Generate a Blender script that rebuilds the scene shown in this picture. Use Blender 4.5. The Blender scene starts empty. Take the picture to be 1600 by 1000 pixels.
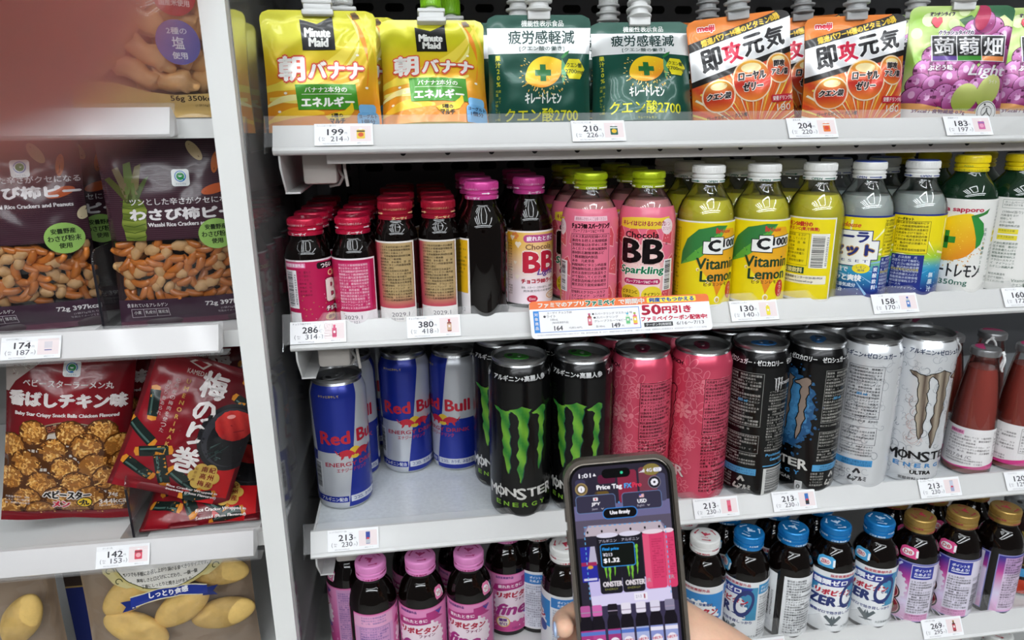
import bpy, bmesh, math, random
import numpy as np
from mathutils import Vector, Matrix
PI = math.pi
SC = bpy.context.scene
COL = SC.collection
ZC = 1.40                                   # camera height above the floor (m)

# ---------------------------------------------------------------- camera
cam = bpy.data.cameras.new('camera')
cam.sensor_width = 36.0
cam.lens = 24.975
cam.clip_start = 0.004
cam.dof.use_dof = True
cam.dof.focus_distance = 0.63
cam.dof.aperture_fstop = 8.5
camo = bpy.data.objects.new('camera', cam)
COL.objects.link(camo)
_r = (0.98995531, -0.14099251, -0.01046895)
_u = (0.04920982, 0.27420628, 0.96041101)
_f = (0.13254011, 0.95127915, -0.27839018)
camo.matrix_world = Matrix(((_r[0], _u[0], -_f[0], 0.0), (_r[1], _u[1], -_f[1], 0.0),
                            (_r[2], _u[2], -_f[2], ZC), (0, 0, 0, 1)))
SC.camera = camo

# ---------------------------------------------------------------- world, lights, exposure
wd = bpy.data.worlds.new('store_ambient')
SC.world = wd
wd.use_nodes = True
wd.node_tree.nodes['Background'].inputs[0].default_value = (1.0, 0.985, 0.97, 1)
wd.node_tree.nodes['Background'].inputs[1].default_value = 0.10
SC.view_settings.view_transform = 'Standard'
SC.view_settings.look = 'None'
SC.view_settings.gamma = 1.0
SC.view_settings.exposure = 0.0
LAMP_POWER = 21.0                          # emission strength of the ceiling light diffusers

# ---------------------------------------------------------------- helpers
def lin(h):
    if not isinstance(h, str):
        return h
    c = [int(h[i:i + 2], 16) / 255 for i in (0, 2, 4)]
    return tuple((x / 12.92 if x <= 0.04045 else ((x + 0.055) / 1.055) ** 2.4) for x in c)

def mixc(a, b, t):
    a, b = lin(a), lin(b)
    t = min(1, max(0, t))
    return tuple(a[i] + (b[i] - a[i]) * t for i in range(3))

MATS = {}
def mat(name, col='808080', rough=0.45, metal=0.0, coat=0.0, bump=0.0, bscale=60.0, var=0.0, spec=0.5, sss=0.0, emit=0.0, trans=0.0):
    if name in MATS:
        return MATS[name]
    m = bpy.data.materials.new(name)
    m.use_nodes = True
    nt = m.node_tree
    b = nt.nodes['Principled BSDF']
    c = lin(col)
    b.inputs['Base Color'].default_value = (*c, 1)
    b.inputs['Roughness'].default_value = rough
    b.inputs['Metallic'].default_value = metal
    b.inputs['Coat Weight'].default_value = coat
    b.inputs['Coat Roughness'].default_value = 0.06
    b.inputs['Specular IOR Level'].default_value = spec
    if trans:
        b.inputs['Transmission Weight'].default_value = trans
    if sss:
        b.inputs['Subsurface Weight'].default_value = sss
        b.inputs['Subsurface Radius'].default_value = (0.006, 0.002, 0.0012)
        b.inputs['Subsurface Scale'].default_value = 0.6
    if emit:
        b.inputs['Emission Color'].default_value = (*c, 1)
        b.inputs['Emission Strength'].default_value = emit
    if bump or var:
        tc = nt.nodes.new('ShaderNodeTexCoord')
        n = nt.nodes.new('ShaderNodeTexNoise')
        n.inputs['Scale'].default_value = bscale
        n.inputs['Detail'].default_value = 4
        nt.links.new(tc.outputs['Object'], n.inputs['Vector'])
        if bump:
            bp = nt.nodes.new('ShaderNodeBump')
            bp.inputs['Strength'].default_value = bump
            bp.inputs['Distance'].default_value = 0.002
            nt.links.new(n.outputs['Fac'], bp.inputs['Height'])
            nt.links.new(bp.outputs['Normal'], b.inputs['Normal'])
        if var:
            mx = nt.nodes.new('ShaderNodeMix')
            mx.data_type = 'RGBA'
            mx.inputs[6].default_value = (*[x * (1 - var) for x in c], 1)
            mx.inputs[7].default_value = (*[min(1, x * (1 + var)) for x in c], 1)
            nt.links.new(n.outputs['Fac'], mx.inputs[0])
            nt.links.new(mx.outputs[2], b.inputs['Base Color'])
    MATS[name] = m
    return m

def print_mat(name, rough, metal=0.0, coat=0.0, emit=0.0, bump=0.0, bscale=40.0, spec=0.5):
    """a printed surface: ink colours come from the printed shapes ('ink' attribute)"""
    if name in MATS:
        return MATS[name]
    m = mat(name, 'ffffff', rough, metal, coat, bump, bscale, 0.0, spec)
    nt = m.node_tree
    b = nt.nodes['Principled BSDF']
    a = nt.nodes.new('ShaderNodeAttribute')
    a.attribute_name = 'ink'
    nt.links.new(a.outputs['Color'], b.inputs['Base Color'])
    if emit:
        b.inputs['Base Color'].default_value = (0, 0, 0, 1)
        for l in list(b.inputs['Base Color'].links):
            nt.links.remove(l)
        nt.links.new(a.outputs['Color'], b.inputs['Emission Color'])
        b.inputs['Emission Strength'].default_value = emit
    return m

def clear_mat(name, tint='ffffff', gloss=0.10, rough=0.03, haze=0.0):
    """thin clear plastic or glass: see-through with fresnel reflection"""
    if name in MATS:
        return MATS[name]
    m = bpy.data.materials.new(name)
    m.use_nodes = True
    nt = m.node_tree
    nt.nodes.clear()
    out = nt.nodes.new('ShaderNodeOutputMaterial')
    t = nt.nodes.new('ShaderNodeBsdfTransparent')
    t.inputs[0].default_value = (*lin(tint), 1)
    g = nt.nodes.new('ShaderNodeBsdfGlossy')
    g.inputs['Roughness'].default_value = rough
    lw = nt.nodes.new('ShaderNodeLayerWeight')
    lw.inputs['Blend'].default_value = 0.25
    mr = nt.nodes.new('ShaderNodeMapRange')
    mr.inputs['To Min'].default_value = gloss * 0.4
    mr.inputs['To Max'].default_value = min(0.9, gloss * 6)
    nt.links.new(lw.outputs['Fresnel'], mr.inputs['Value'])
    mx = nt.nodes.new('ShaderNodeMixShader')
    nt.links.new(mr.outputs['Result'], mx.inputs[0])
    if haze:
        d = nt.nodes.new('ShaderNodeBsdfDiffuse')
        d.inputs[0].default_value = (0.86, 0.86, 0.86, 1)
        m2 = nt.nodes.new('ShaderNodeMixShader')
        m2.inputs[0].default_value = haze
        nt.links.new(t.outputs[0], m2.inputs[1])
        nt.links.new(d.outputs[0], m2.inputs[2])
        nt.links.new(m2.outputs[0], mx.inputs[1])
    else:
        nt.links.new(t.outputs[0], mx.inputs[1])
    nt.links.new(g.outputs[0], mx.inputs[2])
    nt.links.new(mx.outputs[0], out.inputs[0])
    MATS[name] = m
    return m

PAPER = print_mat('printed_paper_label', 0.38, coat=0.15)
CARD = print_mat('printed_card', 0.55)
FILM = print_mat('printed_glossy_film', 0.22, coat=0.12, spec=0.4)
FOIL = print_mat('printed_foil_pouch', 0.28, metal=0.25, coat=0.25)
CANP = print_mat('printed_can_lacquer', 0.24, metal=0.35, coat=0.15)
SCRN = print_mat('lit_screen', 0.2, emit=0.95)
CLEAR = clear_mat('clear_acrylic', 'fbfbfb', 0.10, 0.05, 0.03)
CHANNEL = clear_mat('clear_price_channel', 'fdfdfd', 0.035, 0.28, 0.05)
GLASS = clear_mat('clear_glass', 'f2f4f4', 0.16, 0.02)
BAGFILM = clear_mat('clear_bag_film', 'fcfcfc', 0.13, 0.035)
WHITE = mat('white_painted_steel', 'dcdcdb', 0.42, coat=0.1)
POSTW = mat('white_panel_edge', 'e6e6e4', 0.5)
GREYM = mat('grey_painted_steel', '9a9894', 0.4)
DARKM = mat('dark_steel', '26272a', 0.45, 0.3)
BLACKP = mat('black_plastic', '0c0c0e', 0.35)
AMBER = mat('dark_amber_glass', '0a0504', 0.05, spec=0.5)
ALU = mat('bare_aluminium', 'c9cacb', 0.26, 1.0)

# ---- geometry pieces: (verts Nx3, faces, material, corner colours or None, smooth)
class Piece:
    def __init__(s, v, f, m, col=None, smooth=False):
        s.v = np.asarray(v, float).reshape(-1, 3); s.f = f; s.m = m; s.col = col; s.smooth = smooth
    def moved(s, M):
        M = np.array(M)
        return Piece(s.v @ M[:3, :3].T + M[:3, 3], s.f, s.m, s.col, s.smooth)
    def at(s, x, y, z):
        return Piece(s.v + np.array((x, y, z)), s.f, s.m, s.col, s.smooth)

def make_mesh(name, pieces, sharp=None):
    if isinstance(pieces, Piece):
        pieces = [pieces]
    me = bpy.data.meshes.new(name)
    mats, off, V, F, MI, SM, CC = [], 0, [], [], [], [], []
    anyc = any(p.col is not None for p in pieces)
    for p in pieces:
        if p.m not in mats:
            mats.append(p.m)
        k = mats.index(p.m)
        V.append(p.v)
        nl = 0
        for f in p.f:
            F.append(tuple(i + off for i in f)); nl += len(f)
        off += len(p.v)
        MI += [k] * len(p.f); SM += [p.smooth] * len(p.f)
        if anyc:
            if p.col is not None:
                CC.append(p.col)
            else:
                CC.append(np.ones((nl, 4)))
    V = np.vstack(V)
    me.from_pydata(V.tolist(), [], F)
    for m in mats:
        me.materials.append(m)
    me.polygons.foreach_set('material_index', MI)
    me.polygons.foreach_set('use_smooth', SM)
    if anyc:
        a = me.color_attributes.new('ink', 'FLOAT_COLOR', 'CORNER')
        a.data.foreach_set('color', np.vstack(CC).astype(np.float32).ravel())
    if sharp:
        me.set_sharp_from_angle(angle=math.radians(sharp))
    me.update()
    return me

def part(name, pieces, parent=None, sharp=40, label=None):
    me = pieces if isinstance(pieces, bpy.types.Mesh) else make_mesh(name, pieces, sharp)
    o = bpy.data.objects.new(name, me)
    COL.objects.link(o)
    if parent:
        o.parent = parent
    if label:
        o['label'] = label
    return o

def tag(o, label, cat, group=None, kind=None):
    if label: o['label'] = label
    if cat: o['category'] = cat
    if group: o['group'] = group
    if kind: o['kind'] = kind
    return o

def thing(name, label, cat, loc=(0, 0, 0), rz=0.0, group=None, rx=0.0, ry=0.0):
    o = bpy.data.objects.new(name, None)
    COL.objects.link(o)
    o.empty_display_size = 0.02
    o.location = loc
    o.rotation_euler = (rx, ry, rz)
    return tag(o, label, cat, group)

KIDS = {}
def dup(root, loc, rz, label, group=None, rx=0.0, ry=0.0):
    """a copy of a thing with copies of its parts and sub-parts"""
    r = root.copy(); COL.objects.link(r)
    r.location = loc; r.rotation_euler = (rx, ry, rz); r['label'] = label
    if group: r['group'] = group
    if root.name not in KIDS:
        KIDS[root.name] = [(c, list(c.children)) for c in root.children]
    for c, subs in KIDS[root.name]:
        k = c.copy(); COL.objects.link(k); k.parent = r
        for g in subs:
            h = g.copy(); COL.objects.link(h); h.parent = k
    return r

def lathe(prof, m, seg=40, smooth=True):
    """revolve [(radius, z)] given in mm"""
    v, f = [], []
    n = len(prof)
    for (r, z) in prof:
        for k in range(seg):
            a = 2 * PI * k / seg
            v.append((r * math.sin(a) / 1000, -r * math.cos(a) / 1000, z / 1000))
    for i in range(n - 1):
        for k in range(seg):
            k2 = (k + 1) % seg
            f.append((i * seg + k, i * seg + k2, (i + 1) * seg + k2, (i + 1) * seg + k))
    if prof[0][0] > 0.01: f.append(tuple(range(seg - 1, -1, -1)))
    if prof[-1][0] > 0.01: f.append(tuple((n - 1) * seg + k for k in range(seg)))
    return Piece(v, f, m, None, smooth)

def box(x0, x1, y0, y1, z0, z1, m):
    v = [(x, y, z) for x in (x0, x1) for y in (y0, y1) for z in (z0, z1)]
    f = [(0, 1, 3, 2), (4, 6, 7, 5), (0, 4, 5, 1), (2, 3, 7, 6), (0, 2, 6, 4), (1, 5, 7, 3)]
    return Piece(v, f, m)

def rbox(x0, x1, y0, y1, z0, z1, m, r=0.001, seg=2):
    bm = bmesh.new()
    bmesh.ops.create_cube(bm, size=1)
    for v in bm.verts:
        v.co = Vector(((x0 + x1) / 2 + v.co.x * (x1 - x0), (y0 + y1) / 2 + v.co.y * (y1 - y0), (z0 + z1) / 2 + v.co.z * (z1 - z0)))
    bmesh.ops.bevel(bm, geom=bm.edges[:], offset=r, segments=seg, affect='EDGES', profile=0.5)
    return from_bm(bm, m, True)

def from_bm(bm, m, smooth=False):
    bm.verts.index_update()
    p = Piece([v.co[:] for v in bm.verts], [tuple(v.index for v in f.verts) for f in bm.faces], m, None, smooth)
    bm.free()
    return p

def prism(pts, axis, a0, a1, m, smooth=False):
    """extrude a 2D outline along x, y or z (outline in the two other axes, in order)"""
    n = len(pts)
    def P(p, a):
        return {'x': (a, p[0], p[1]), 'y': (p[0], a, p[1]), 'z': (p[0], p[1], a)}[axis]
    v = [P(p, a0) for p in pts] + [P(p, a1) for p in pts]
    f = [tuple(range(n)), tuple(range(2 * n - 1, n - 1, -1))] + [(i, (i + 1) % n, n + (i + 1) % n, n + i) for i in range(n)]
    f = [t[::-1] for t in f]
    return Piece(v, f, m, None, smooth)

def tube(path, r, m, seg=8, closed=False):
    P = [Vector(p) for p in path]
    n = len(P)
    v, f = [], []
    for i, p in enumerate(P):
        d = (P[(i + 1) % n] - P[i - 1]) if closed else (P[min(i + 1, n - 1)] - P[max(i - 1, 0)])
        d.normalize()
        a = d.orthogonal().normalized() if i == 0 else (a - d * a.dot(d)).normalized()
        b = d.cross(a)
        rr = r[i] if isinstance(r, (list, tuple)) else r
        for k in range(seg):
            t = 2 * PI * k / seg
            v.append((p + a * math.cos(t) * rr + b * math.sin(t) * rr)[:])
    for i in range(n if closed else n - 1):
        j = (i + 1) % n
        for k in range(seg):
            f.append((i * seg + k, i * seg + (k + 1) % seg, j * seg + (k + 1) % seg, j * seg + k))
    if not closed:
        f.append(tuple(range(seg - 1, -1, -1))); f.append(tuple((n - 1) * seg + k for k in range(seg)))
    return Piece(v, f, m, None, True)

def rrect(x0, y0, x1, y1, r, n=5):
    o = []
    for cx, cy, a in ((x1 - r, y1 - r, 0), (x0 + r, y1 - r, 90), (x0 + r, y0 + r, 180), (x1 - r, y0 + r, 270)):
        for k in range(n + 1):
            t = math.radians(a + 90 * k / n)
            o.append((cx + r * math.cos(t), cy + r * math.sin(t)))
    return o

# ---------------------------------------------------------------- printed artwork
_G = {}
def glyphs(s, res=2):
    k = (s, res)
    if k not in _G:
        c = bpy.data.curves.new('lettering', 'FONT')
        c.body = s; c.size = 1.0; c.resolution_u = res; c.fill_mode = 'FRONT'
        o = bpy.data.objects.new('lettering', c)
        me = o.to_mesh()
        v = np.array([q.co[:2] for q in me.vertices]).reshape(-1, 2)
        f = [tuple(p.vertices) for p in me.polygons]
        o.to_mesh_clear()
        bpy.data.objects.remove(o); bpy.data.curves.remove(c)
        _G[k] = (v, f)
    return _G[k]

CORPUS = ('名称炭酸飲料原材料名糖類果糖ぶどう糖液糖国内製造水あめ還元麦芽香料酸味料ビタミン内容量賞味期限缶底上部記載保存方法直射日光高温を'
          'さけて保存してください販売者製造所株式会社東京都文京区千葉県栄養成分表示熱量たんぱく質脂質炭水化物食塩相当量甘味料スクラロース'
          'カフェインナイアシンアルギニン高麗人参エキス乳幼児妊婦の方は飲用をお控えお客様相談室開栓後はお早めにお飲みください')

class Art:
    """flat artwork in mm (x right, y up, layer = paint order); wrapped on a surface by build()"""
    def __init__(s):
        s.v = [[], []]; s.f = [[], []]; s.c = [[], []]; s.n = [0, 0]; s.cols = []; s.ci = {}
    def _col(s, col):
        key = col if isinstance(col, (str, tuple)) else id(col)
        if key not in s.ci:
            s.ci[key] = len(s.cols); s.cols.append(col if callable(col) else lin(col))
        return s.ci[key]
    def add(s, vs, fs, col, l, fine=0):
        fine = 1 if fine else 0
        vs = np.asarray(vs, float).reshape(-1, 2)
        v = np.column_stack([vs, np.full(len(vs), float(l))])
        s.v[fine].append(v)
        n = s.n[fine]
        s.f[fine] += [tuple(i + n for i in f) for f in fs]
        s.c[fine] += [s._col(col)] * len(fs)
        s.n[fine] += len(vs)
        return s
    def poly(s, pts, col, l, fine=0):
        return s.add(pts, [tuple(range(len(pts)))], col, l, fine)
    def rect(s, x0, y0, x1, y1, col, l, r=0, fine=0):
        return s.poly(rrect(x0, y0, x1, y1, r) if r else [(x0, y0), (x1, y0), (x1, y1), (x0, y1)], col, l, fine)
    def frame(s, x0, y0, x1, y1, w, col, l):
        for a in ((x0, y0, x1, y0 + w), (x0, y1 - w, x1, y1), (x0, y0 + w, x0 + w, y1 - w), (x1 - w, y0 + w, x1, y1 - w)):
            s.rect(*a, col, l)
        return s
    def ell(s, cx, cy, rx, ry, col, l, n=28, rot=0, fine=0, a0=0, a1=360):
        c, q = math.cos(math.radians(rot)), math.sin(math.radians(rot))
        pts = []
        m = n if a1 - a0 >= 360 else n + 1
        for k in range(m):
            t = math.radians(a0 + (a1 - a0) * k / n)
            x, y = rx * math.cos(t), ry * math.sin(t)
            pts.append((cx + x * c - y * q, cy + x * q + y * c))
        return s.poly(pts, col, l, fine)
    def line(s, pts, w, col, l, fine=1):
        for (a, b) in zip(pts[:-1], pts[1:]):
            dx, dy = b[0] - a[0], b[1] - a[1]
            L = math.hypot(dx, dy) or 1
            nx, ny = -dy / L * w / 2, dx / L * w / 2
            s.poly([(a[0] + nx, a[1] + ny), (a[0] - nx, a[1] - ny), (b[0] - nx, b[1] - ny), (b[0] + nx, b[1] + ny)], col, l, fine)
        return s
    def T(s, text, cx, cy, h, col, l, w=None, b=0.0, out=None, rot=0, shear=0, fine=0, res=2):
        """lettering whose bounding box has height h (and width w) centred on cx, cy"""
        v, f = glyphs(text, res)
        if not len(v):
            return s
        lo, hi = v.min(0), v.max(0)
        k = h / max(1e-6, hi[1] - lo[1])
        kx = k if w is None else w / max(1e-6, hi[0] - lo[0])
        p = (v - (lo + hi) / 2) * np.array((kx, k))
        if shear: p[:, 0] += shear * p[:, 1]
        c, q = math.cos(math.radians(rot)), math.sin(math.radians(rot))
        p = np.column_stack([p[:, 0] * c - p[:, 1] * q + cx, p[:, 0] * q + p[:, 1] * c + cy])
        if out:
            for t in range(8):
                a = PI * t / 4
                s.add(p + np.array((math.cos(a), math.sin(a))) * out[1], f, out[0], l - 0.5, fine)
        if b:
            for dx, dy in ((b, 0), (-b, 0), (0, b * 0.7), (0, -b * 0.7)):
                s.add(p + np.array((dx, dy)), f, col, l, fine)
        else:
            s.add(p, f, col, l, fine)
        return s
    def TV(s, text, cx, ytop, h, col, l, step=None, b=0.0, fine=0):
        for i, ch in enumerate(text):
            if ch == 'ー': s.rect(cx - h * 0.06, ytop - i * (step or h * 1.1) - h * 0.9, cx + h * 0.06, ytop - i * (step or h * 1.1) - h * 0.1, col, l)
            elif ch != ' ': s.T(ch, cx, ytop - i * (step or h * 1.1) - h / 2, h * (0.9 if ord(ch) > 0x3000 else 0.75), col, l, b=b, fine=fine)
        return s
    def micro(s, x0, y0, x1, y1, h, col, l, seed=1, lead=1.35, fill=0.93, b=0.0):
        """a block of small print"""
        rnd = random.Random(seed)
        y = y1 - h / 2
        i = rnd.randrange(len(CORPUS))
        while y - h / 2 >= y0 - 1e-6:
            x = x0 + h / 2
            xe = x1 if rnd.random() > 0.25 else x0 + (x1 - x0) * rnd.uniform(0.45, 0.95)
            while x + h / 2 <= xe:
                ch = CORPUS[i % len(CORPUS)]; i += 1
                if rnd.random() < fill:
                    v, f = glyphs(ch, 1)
                    if len(v):
                        p = (v - np.array((0.5, 0.38))) * h + np.array((x, y))
                        s.add(p, f, col, l, 1)
                        if b: s.add(p + np.array((b, 0)), f, col, l, 1)
                x += h * 0.98
            y -= h * lead
        return s
    def bars(s, x0, y0, x1, y1, col, l, seed=3, horiz=False, n=38):
        rnd = random.Random(seed)
        L = (y1 - y0) if horiz else (x1 - x0)
        ws = [rnd.choice((1, 1, 2, 3)) for _ in range(n * 2)]
        k = L / sum(ws)
        p = 0.0
        for i, w in enumerate(ws):
            if i % 2 == 0:
                if horiz: s.rect(x0, y0 + p * k, x1, y0 + (p + w) * k, col, l, fine=0)
                else: s.rect(x0 + p * k, y0, x0 + (p + w) * k, y1, col, l, fine=1)
            p += w
        return s
    def build(s, m, surf, su=None, sv=None, clip=None, eps=0.00008, smooth=False):
        """wrap: surf(x_mm, y_mm, lift_m) -> X, Y, Z arrays"""
        out = []
        for fine in (0, 1):
            if not s.f[fine]:
                continue
            V = np.vstack(s.v[fine])
            F, C = s.f[fine], s.c[fine]
            if not fine or clip:
                bm = bmesh.new()
                lay = bm.faces.layers.int.new('c')
                bv = [bm.verts.new(p) for p in V]
                for f, c in zip(F, C):
                    try:
                        bm.faces.new([bv[i] for i in f])[lay] = c
                    except ValueError:
                        pass
                def cut(co, no, **k):
                    bmesh.ops.bisect_plane(bm, geom=bm.verts[:] + bm.edges[:] + bm.faces[:], dist=1e-5, plane_co=co, plane_no=no, **k)
                if clip:
                    cut((clip[0], 0, 0), (-1, 0, 0), clear_outer=True); cut((clip[2], 0, 0), (1, 0, 0), clear_outer=True)
                    cut((0, clip[1], 0), (0, -1, 0), clear_outer=True); cut((0, clip[3], 0), (0, 1, 0), clear_outer=True)
                if not fine and bm.verts:
                    xs = [q.co.x for q in bm.verts]; ys = [q.co.y for q in bm.verts]
                    if su:
                        k = math.floor(min(xs) / su) + 1
                        while k * su < max(xs): cut((k * su, 0, 0), (1, 0, 0)); k += 1
                    if sv:
                        k = math.floor(min(ys) / sv) + 1
                        while k * sv < max(ys): cut((0, k * sv, 0), (0, 1, 0)); k += 1
                bm.verts.index_update()
                V = np.array([q.co[:] for q in bm.verts]).reshape(-1, 3)
                F = [tuple(q.index for q in f.verts) for f in bm.faces]
                C = [f[lay] for f in bm.faces]
                bm.free()
            if not F:
                continue
            nl = sum(len(f) for f in F)
            cc = np.ones((nl, 4)); i = 0
            for f, c in zip(F, C):
                q = s.cols[c]
                n = len(f)
                if callable(q):
                    for j, t in enumerate(f): cc[i + j, :3] = lin(q(V[t, 0], V[t, 1]))
                else:
                    cc[i:i + n, :3] = q
                i += n
            X, Y, Z = surf(V[:, 0], V[:, 1], V[:, 2] * eps)
            out.append(Piece(np.column_stack([X, Y, Z]), F, m, cc, smooth))
        return out

def on_cyl(R, prof=None, lift=0.0001):
    """wrap around an upright round body; prof = [(r,z)] mm if the radius changes with height"""
    if prof:
        zs = np.array([p[1] for p in prof], float); rs = np.array([p[0] for p in prof], float)
    def f(x, y, z):
        r = (np.interp(y, zs, rs) if prof else R) / 1000 + z + lift
        a = x / R
        return r * np.sin(a), -r * np.cos(a), y / 1000
    return f

def on_flat(lift=0.0):
    """upright card facing the viewer"""
    return lambda x, y, z: (x / 1000, -z - lift, y / 1000)

def on_top(zt):
    """printed on a flat top, read from the front"""
    return lambda x, y, z: (x / 1000, y / 1000, zt / 1000 + z + 0.0001)

# ================================================================ the store: floor, ceiling, wall, lamps
def structure(name, pieces):
    o = part(name, pieces)
    o['kind'] = 'structure'
    return o

FLOORM = mat('vinyl_floor_tile', 'a6a49f', 0.35, var=0.08, bscale=3)
CEILM = mat('ceiling_board', 'e8e8e6', 0.8)
WALLM = mat('store_wall_paint', 'd9d8d4', 0.7, var=0.03, bscale=8)
structure('floor', box(-3.2, 3.4, -3.6, 1.06, -0.02, 0.0, FLOORM))
structure('ceiling', box(-3.2, 3.4, -3.6, 1.06, 2.7, 2.72, CEILM))
structure('wall_back', box(-3.2, 3.4, 1.0, 1.06, 0.0, 2.7, WALLM))
LAMP = mat('lamp_diffuser', 'f6fbff', 0.5, emit=LAMP_POWER)
LAMPH = mat('lamp_housing', 'f0f0ee', 0.5)
LN = ['white ceiling tube lamp over the snack side of the aisle, outermost of three parallel ones', 'white ceiling tube lamp in the middle of three parallel ones',
      'white ceiling tube lamp nearest the square lamp frame, of three parallel ones', 'white ceiling tube lamp forming the left side of the square lamp frame',
      'white ceiling tube lamp forming the right side of the square lamp frame', 'white ceiling tube lamp forming the side of the square frame nearest the shelves',
      'white ceiling tube lamp forming the side of the square frame farthest from the shelves', 'white ceiling tube lamp alone to the right of the square frame',  # the lone side lamp is added for overall light
      'long white ceiling lamp running along the aisle, nearer of two', 'long white ceiling lamp running along the aisle, farther of two']  # both long far lamps are added for frontal light on the labels
for i, (x0, x1, y0, y1) in enumerate(((-1.22, -1.14, -1.75, -0.35), (-0.92, -0.84, -1.75, -0.35), (-0.62, -0.54, -1.75, -0.35),
                                      (-0.20, -0.12, -1.65, -0.35), (0.62, 0.70, -1.65, -0.35), (-0.11, 0.61, -0.43, -0.35), (-0.11, 0.61, -1.65, -1.57),
                                      (1.5, 1.6, -1.9, -0.35), (-2.6, 2.6, -2.35, -2.17), (-2.6, 2.6, -3.1, -2.92))):
    t = thing('ceiling_lamp', LN[i], 'lamp',
              ((x0 + x1) / 2, (y0 + y1) / 2, 2.70), group='ceiling lamps of the store')
    hx, hy = (x1 - x0) / 2, (y1 - y0) / 2
    hs = part('housing', box(-hx, hx, -hy, hy, -0.03, 0, LAMPH), t)
    part('diffuser', box(-hx + 0.01, hx - 0.01, -hy + 0.01, hy - 0.01, -0.045, -0.03, LAMP), hs)

# ================================================================ display cooler (right) and snack rack (left)
Z1, Z2, Z3, Z4, Z5 = (ZC + z for z in (-0.013, -0.172, -0.368, -0.518, -0.676))
YB = 0.935
MIRROR = mat('polished_steel_lining', 'b0b0b0', 0.07, 0.55, coat=0.3, bump=0.015, bscale=30)
STEELD = mat('cooler_liner_grey', '67676a', 0.4, 0.35)
LINER = mat('cooler_back_liner', '737376', 0.42, 0.3)
HOLE = mat('slot_shadow_gap', '050505', 0.9)
XL = -0.104
cooler = tag(thing('display_cooler', '', 'x', (0, 0, 0)), 'open white display cooler with polished side lining holding the drink shelves', 'cooler')
side = part('side_panel', [box(-0.136, -0.1185, 0.545, 0.97, 0.0, 2.05, POSTW)], cooler, label='white upright side panel edge between snacks and drinks')
part('side_lining', [box(-0.1183, -0.1177, 0.556, 0.95, 0.10, 2.0, MIRROR)], cooler, label='polished steel inner lining that mirrors the bottles')
part('base', [rbox(-0.118, 1.35, 0.60, 0.96, 0.0, 0.16, WHITE, 0.004)], cooler)
part('top_canopy', [rbox(-0.118, 1.35, 0.60, 0.96, ZC + 0.45, ZC + 0.62, WHITE, 0.004)], cooler)
sl = []
for zz in (Z1, Z2, Z3, Z4, Z1 + 0.19):
    for k in range(26):
        x = -0.0447 + 0.0366 * k
        sl.append(prism(rrect(x - 0.0115, zz - 0.056, x + 0.0115, zz - 0.0465, 0.0045), 'y', 0.9444, 0.9449, HOLE))
part('back_panel', [box(-0.118, 1.35, 0.945, 0.96, 0.1, 2.05, LINER)] + sl, cooler, label='grey cooler back with rows of dark air slots')
up = [box(-0.088, -0.064, 0.925, 0.944, 0.2, 1.85, STEELD)]
for k in range(60):
    z = 0.6 + k * 0.021
    up.append(box(-0.079, -0.073, 0.9246, 0.9251, z, z + 0.013, HOLE))
part('slotted_upright', up, cooler)

def rail_pieces(x0, x1, y0, white=WHITE):
    """front rail: leaning price face with lower lip, relative to the shelf surface z=0"""
    prof = [(y0 - 0.0006, -0.0108), (y0 + 0.0012, -0.0098), (y0 + 0.0103, 0.0062), (y0 + 0.0128, 0.0062), (y0 + 0.0128, -0.0165), (y0 + 0.0035, -0.0165), (y0 + 0.0010, -0.0160), (y0 - 0.0012, -0.0145), (y0 - 0.0018, -0.0125)]
    return prism(prof, 'x', x0, x1, white)

def lip_pieces(x0, x1, y0, top=0.0128):
    """clear price channel: leaning front sheet, top lip and end caps"""
    a = [(y0 - 0.0008, -0.0096), (y0 + 0.0002, -0.0098), (y0 + 0.0101, 0.0064), (y0 + 0.0106 + (top - 0.007) * 0.3, top - 0.0003), (y0 + 0.0096 + (top - 0.007) * 0.3, top), (y0 + 0.0090, 0.0068)]
    p = [prism(a, 'x', x0 - 0.004, x1, CHANNEL)]
    p.append(prism([(y0 - 0.002, -0.0150), (y0 + 0.013, -0.0150), (y0 + 0.013, 0.0125), (y0 + 0.0110, 0.0125)], 'x', x0 - 0.0042, x0 - 0.0034, CLEAR))
    return p

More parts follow.
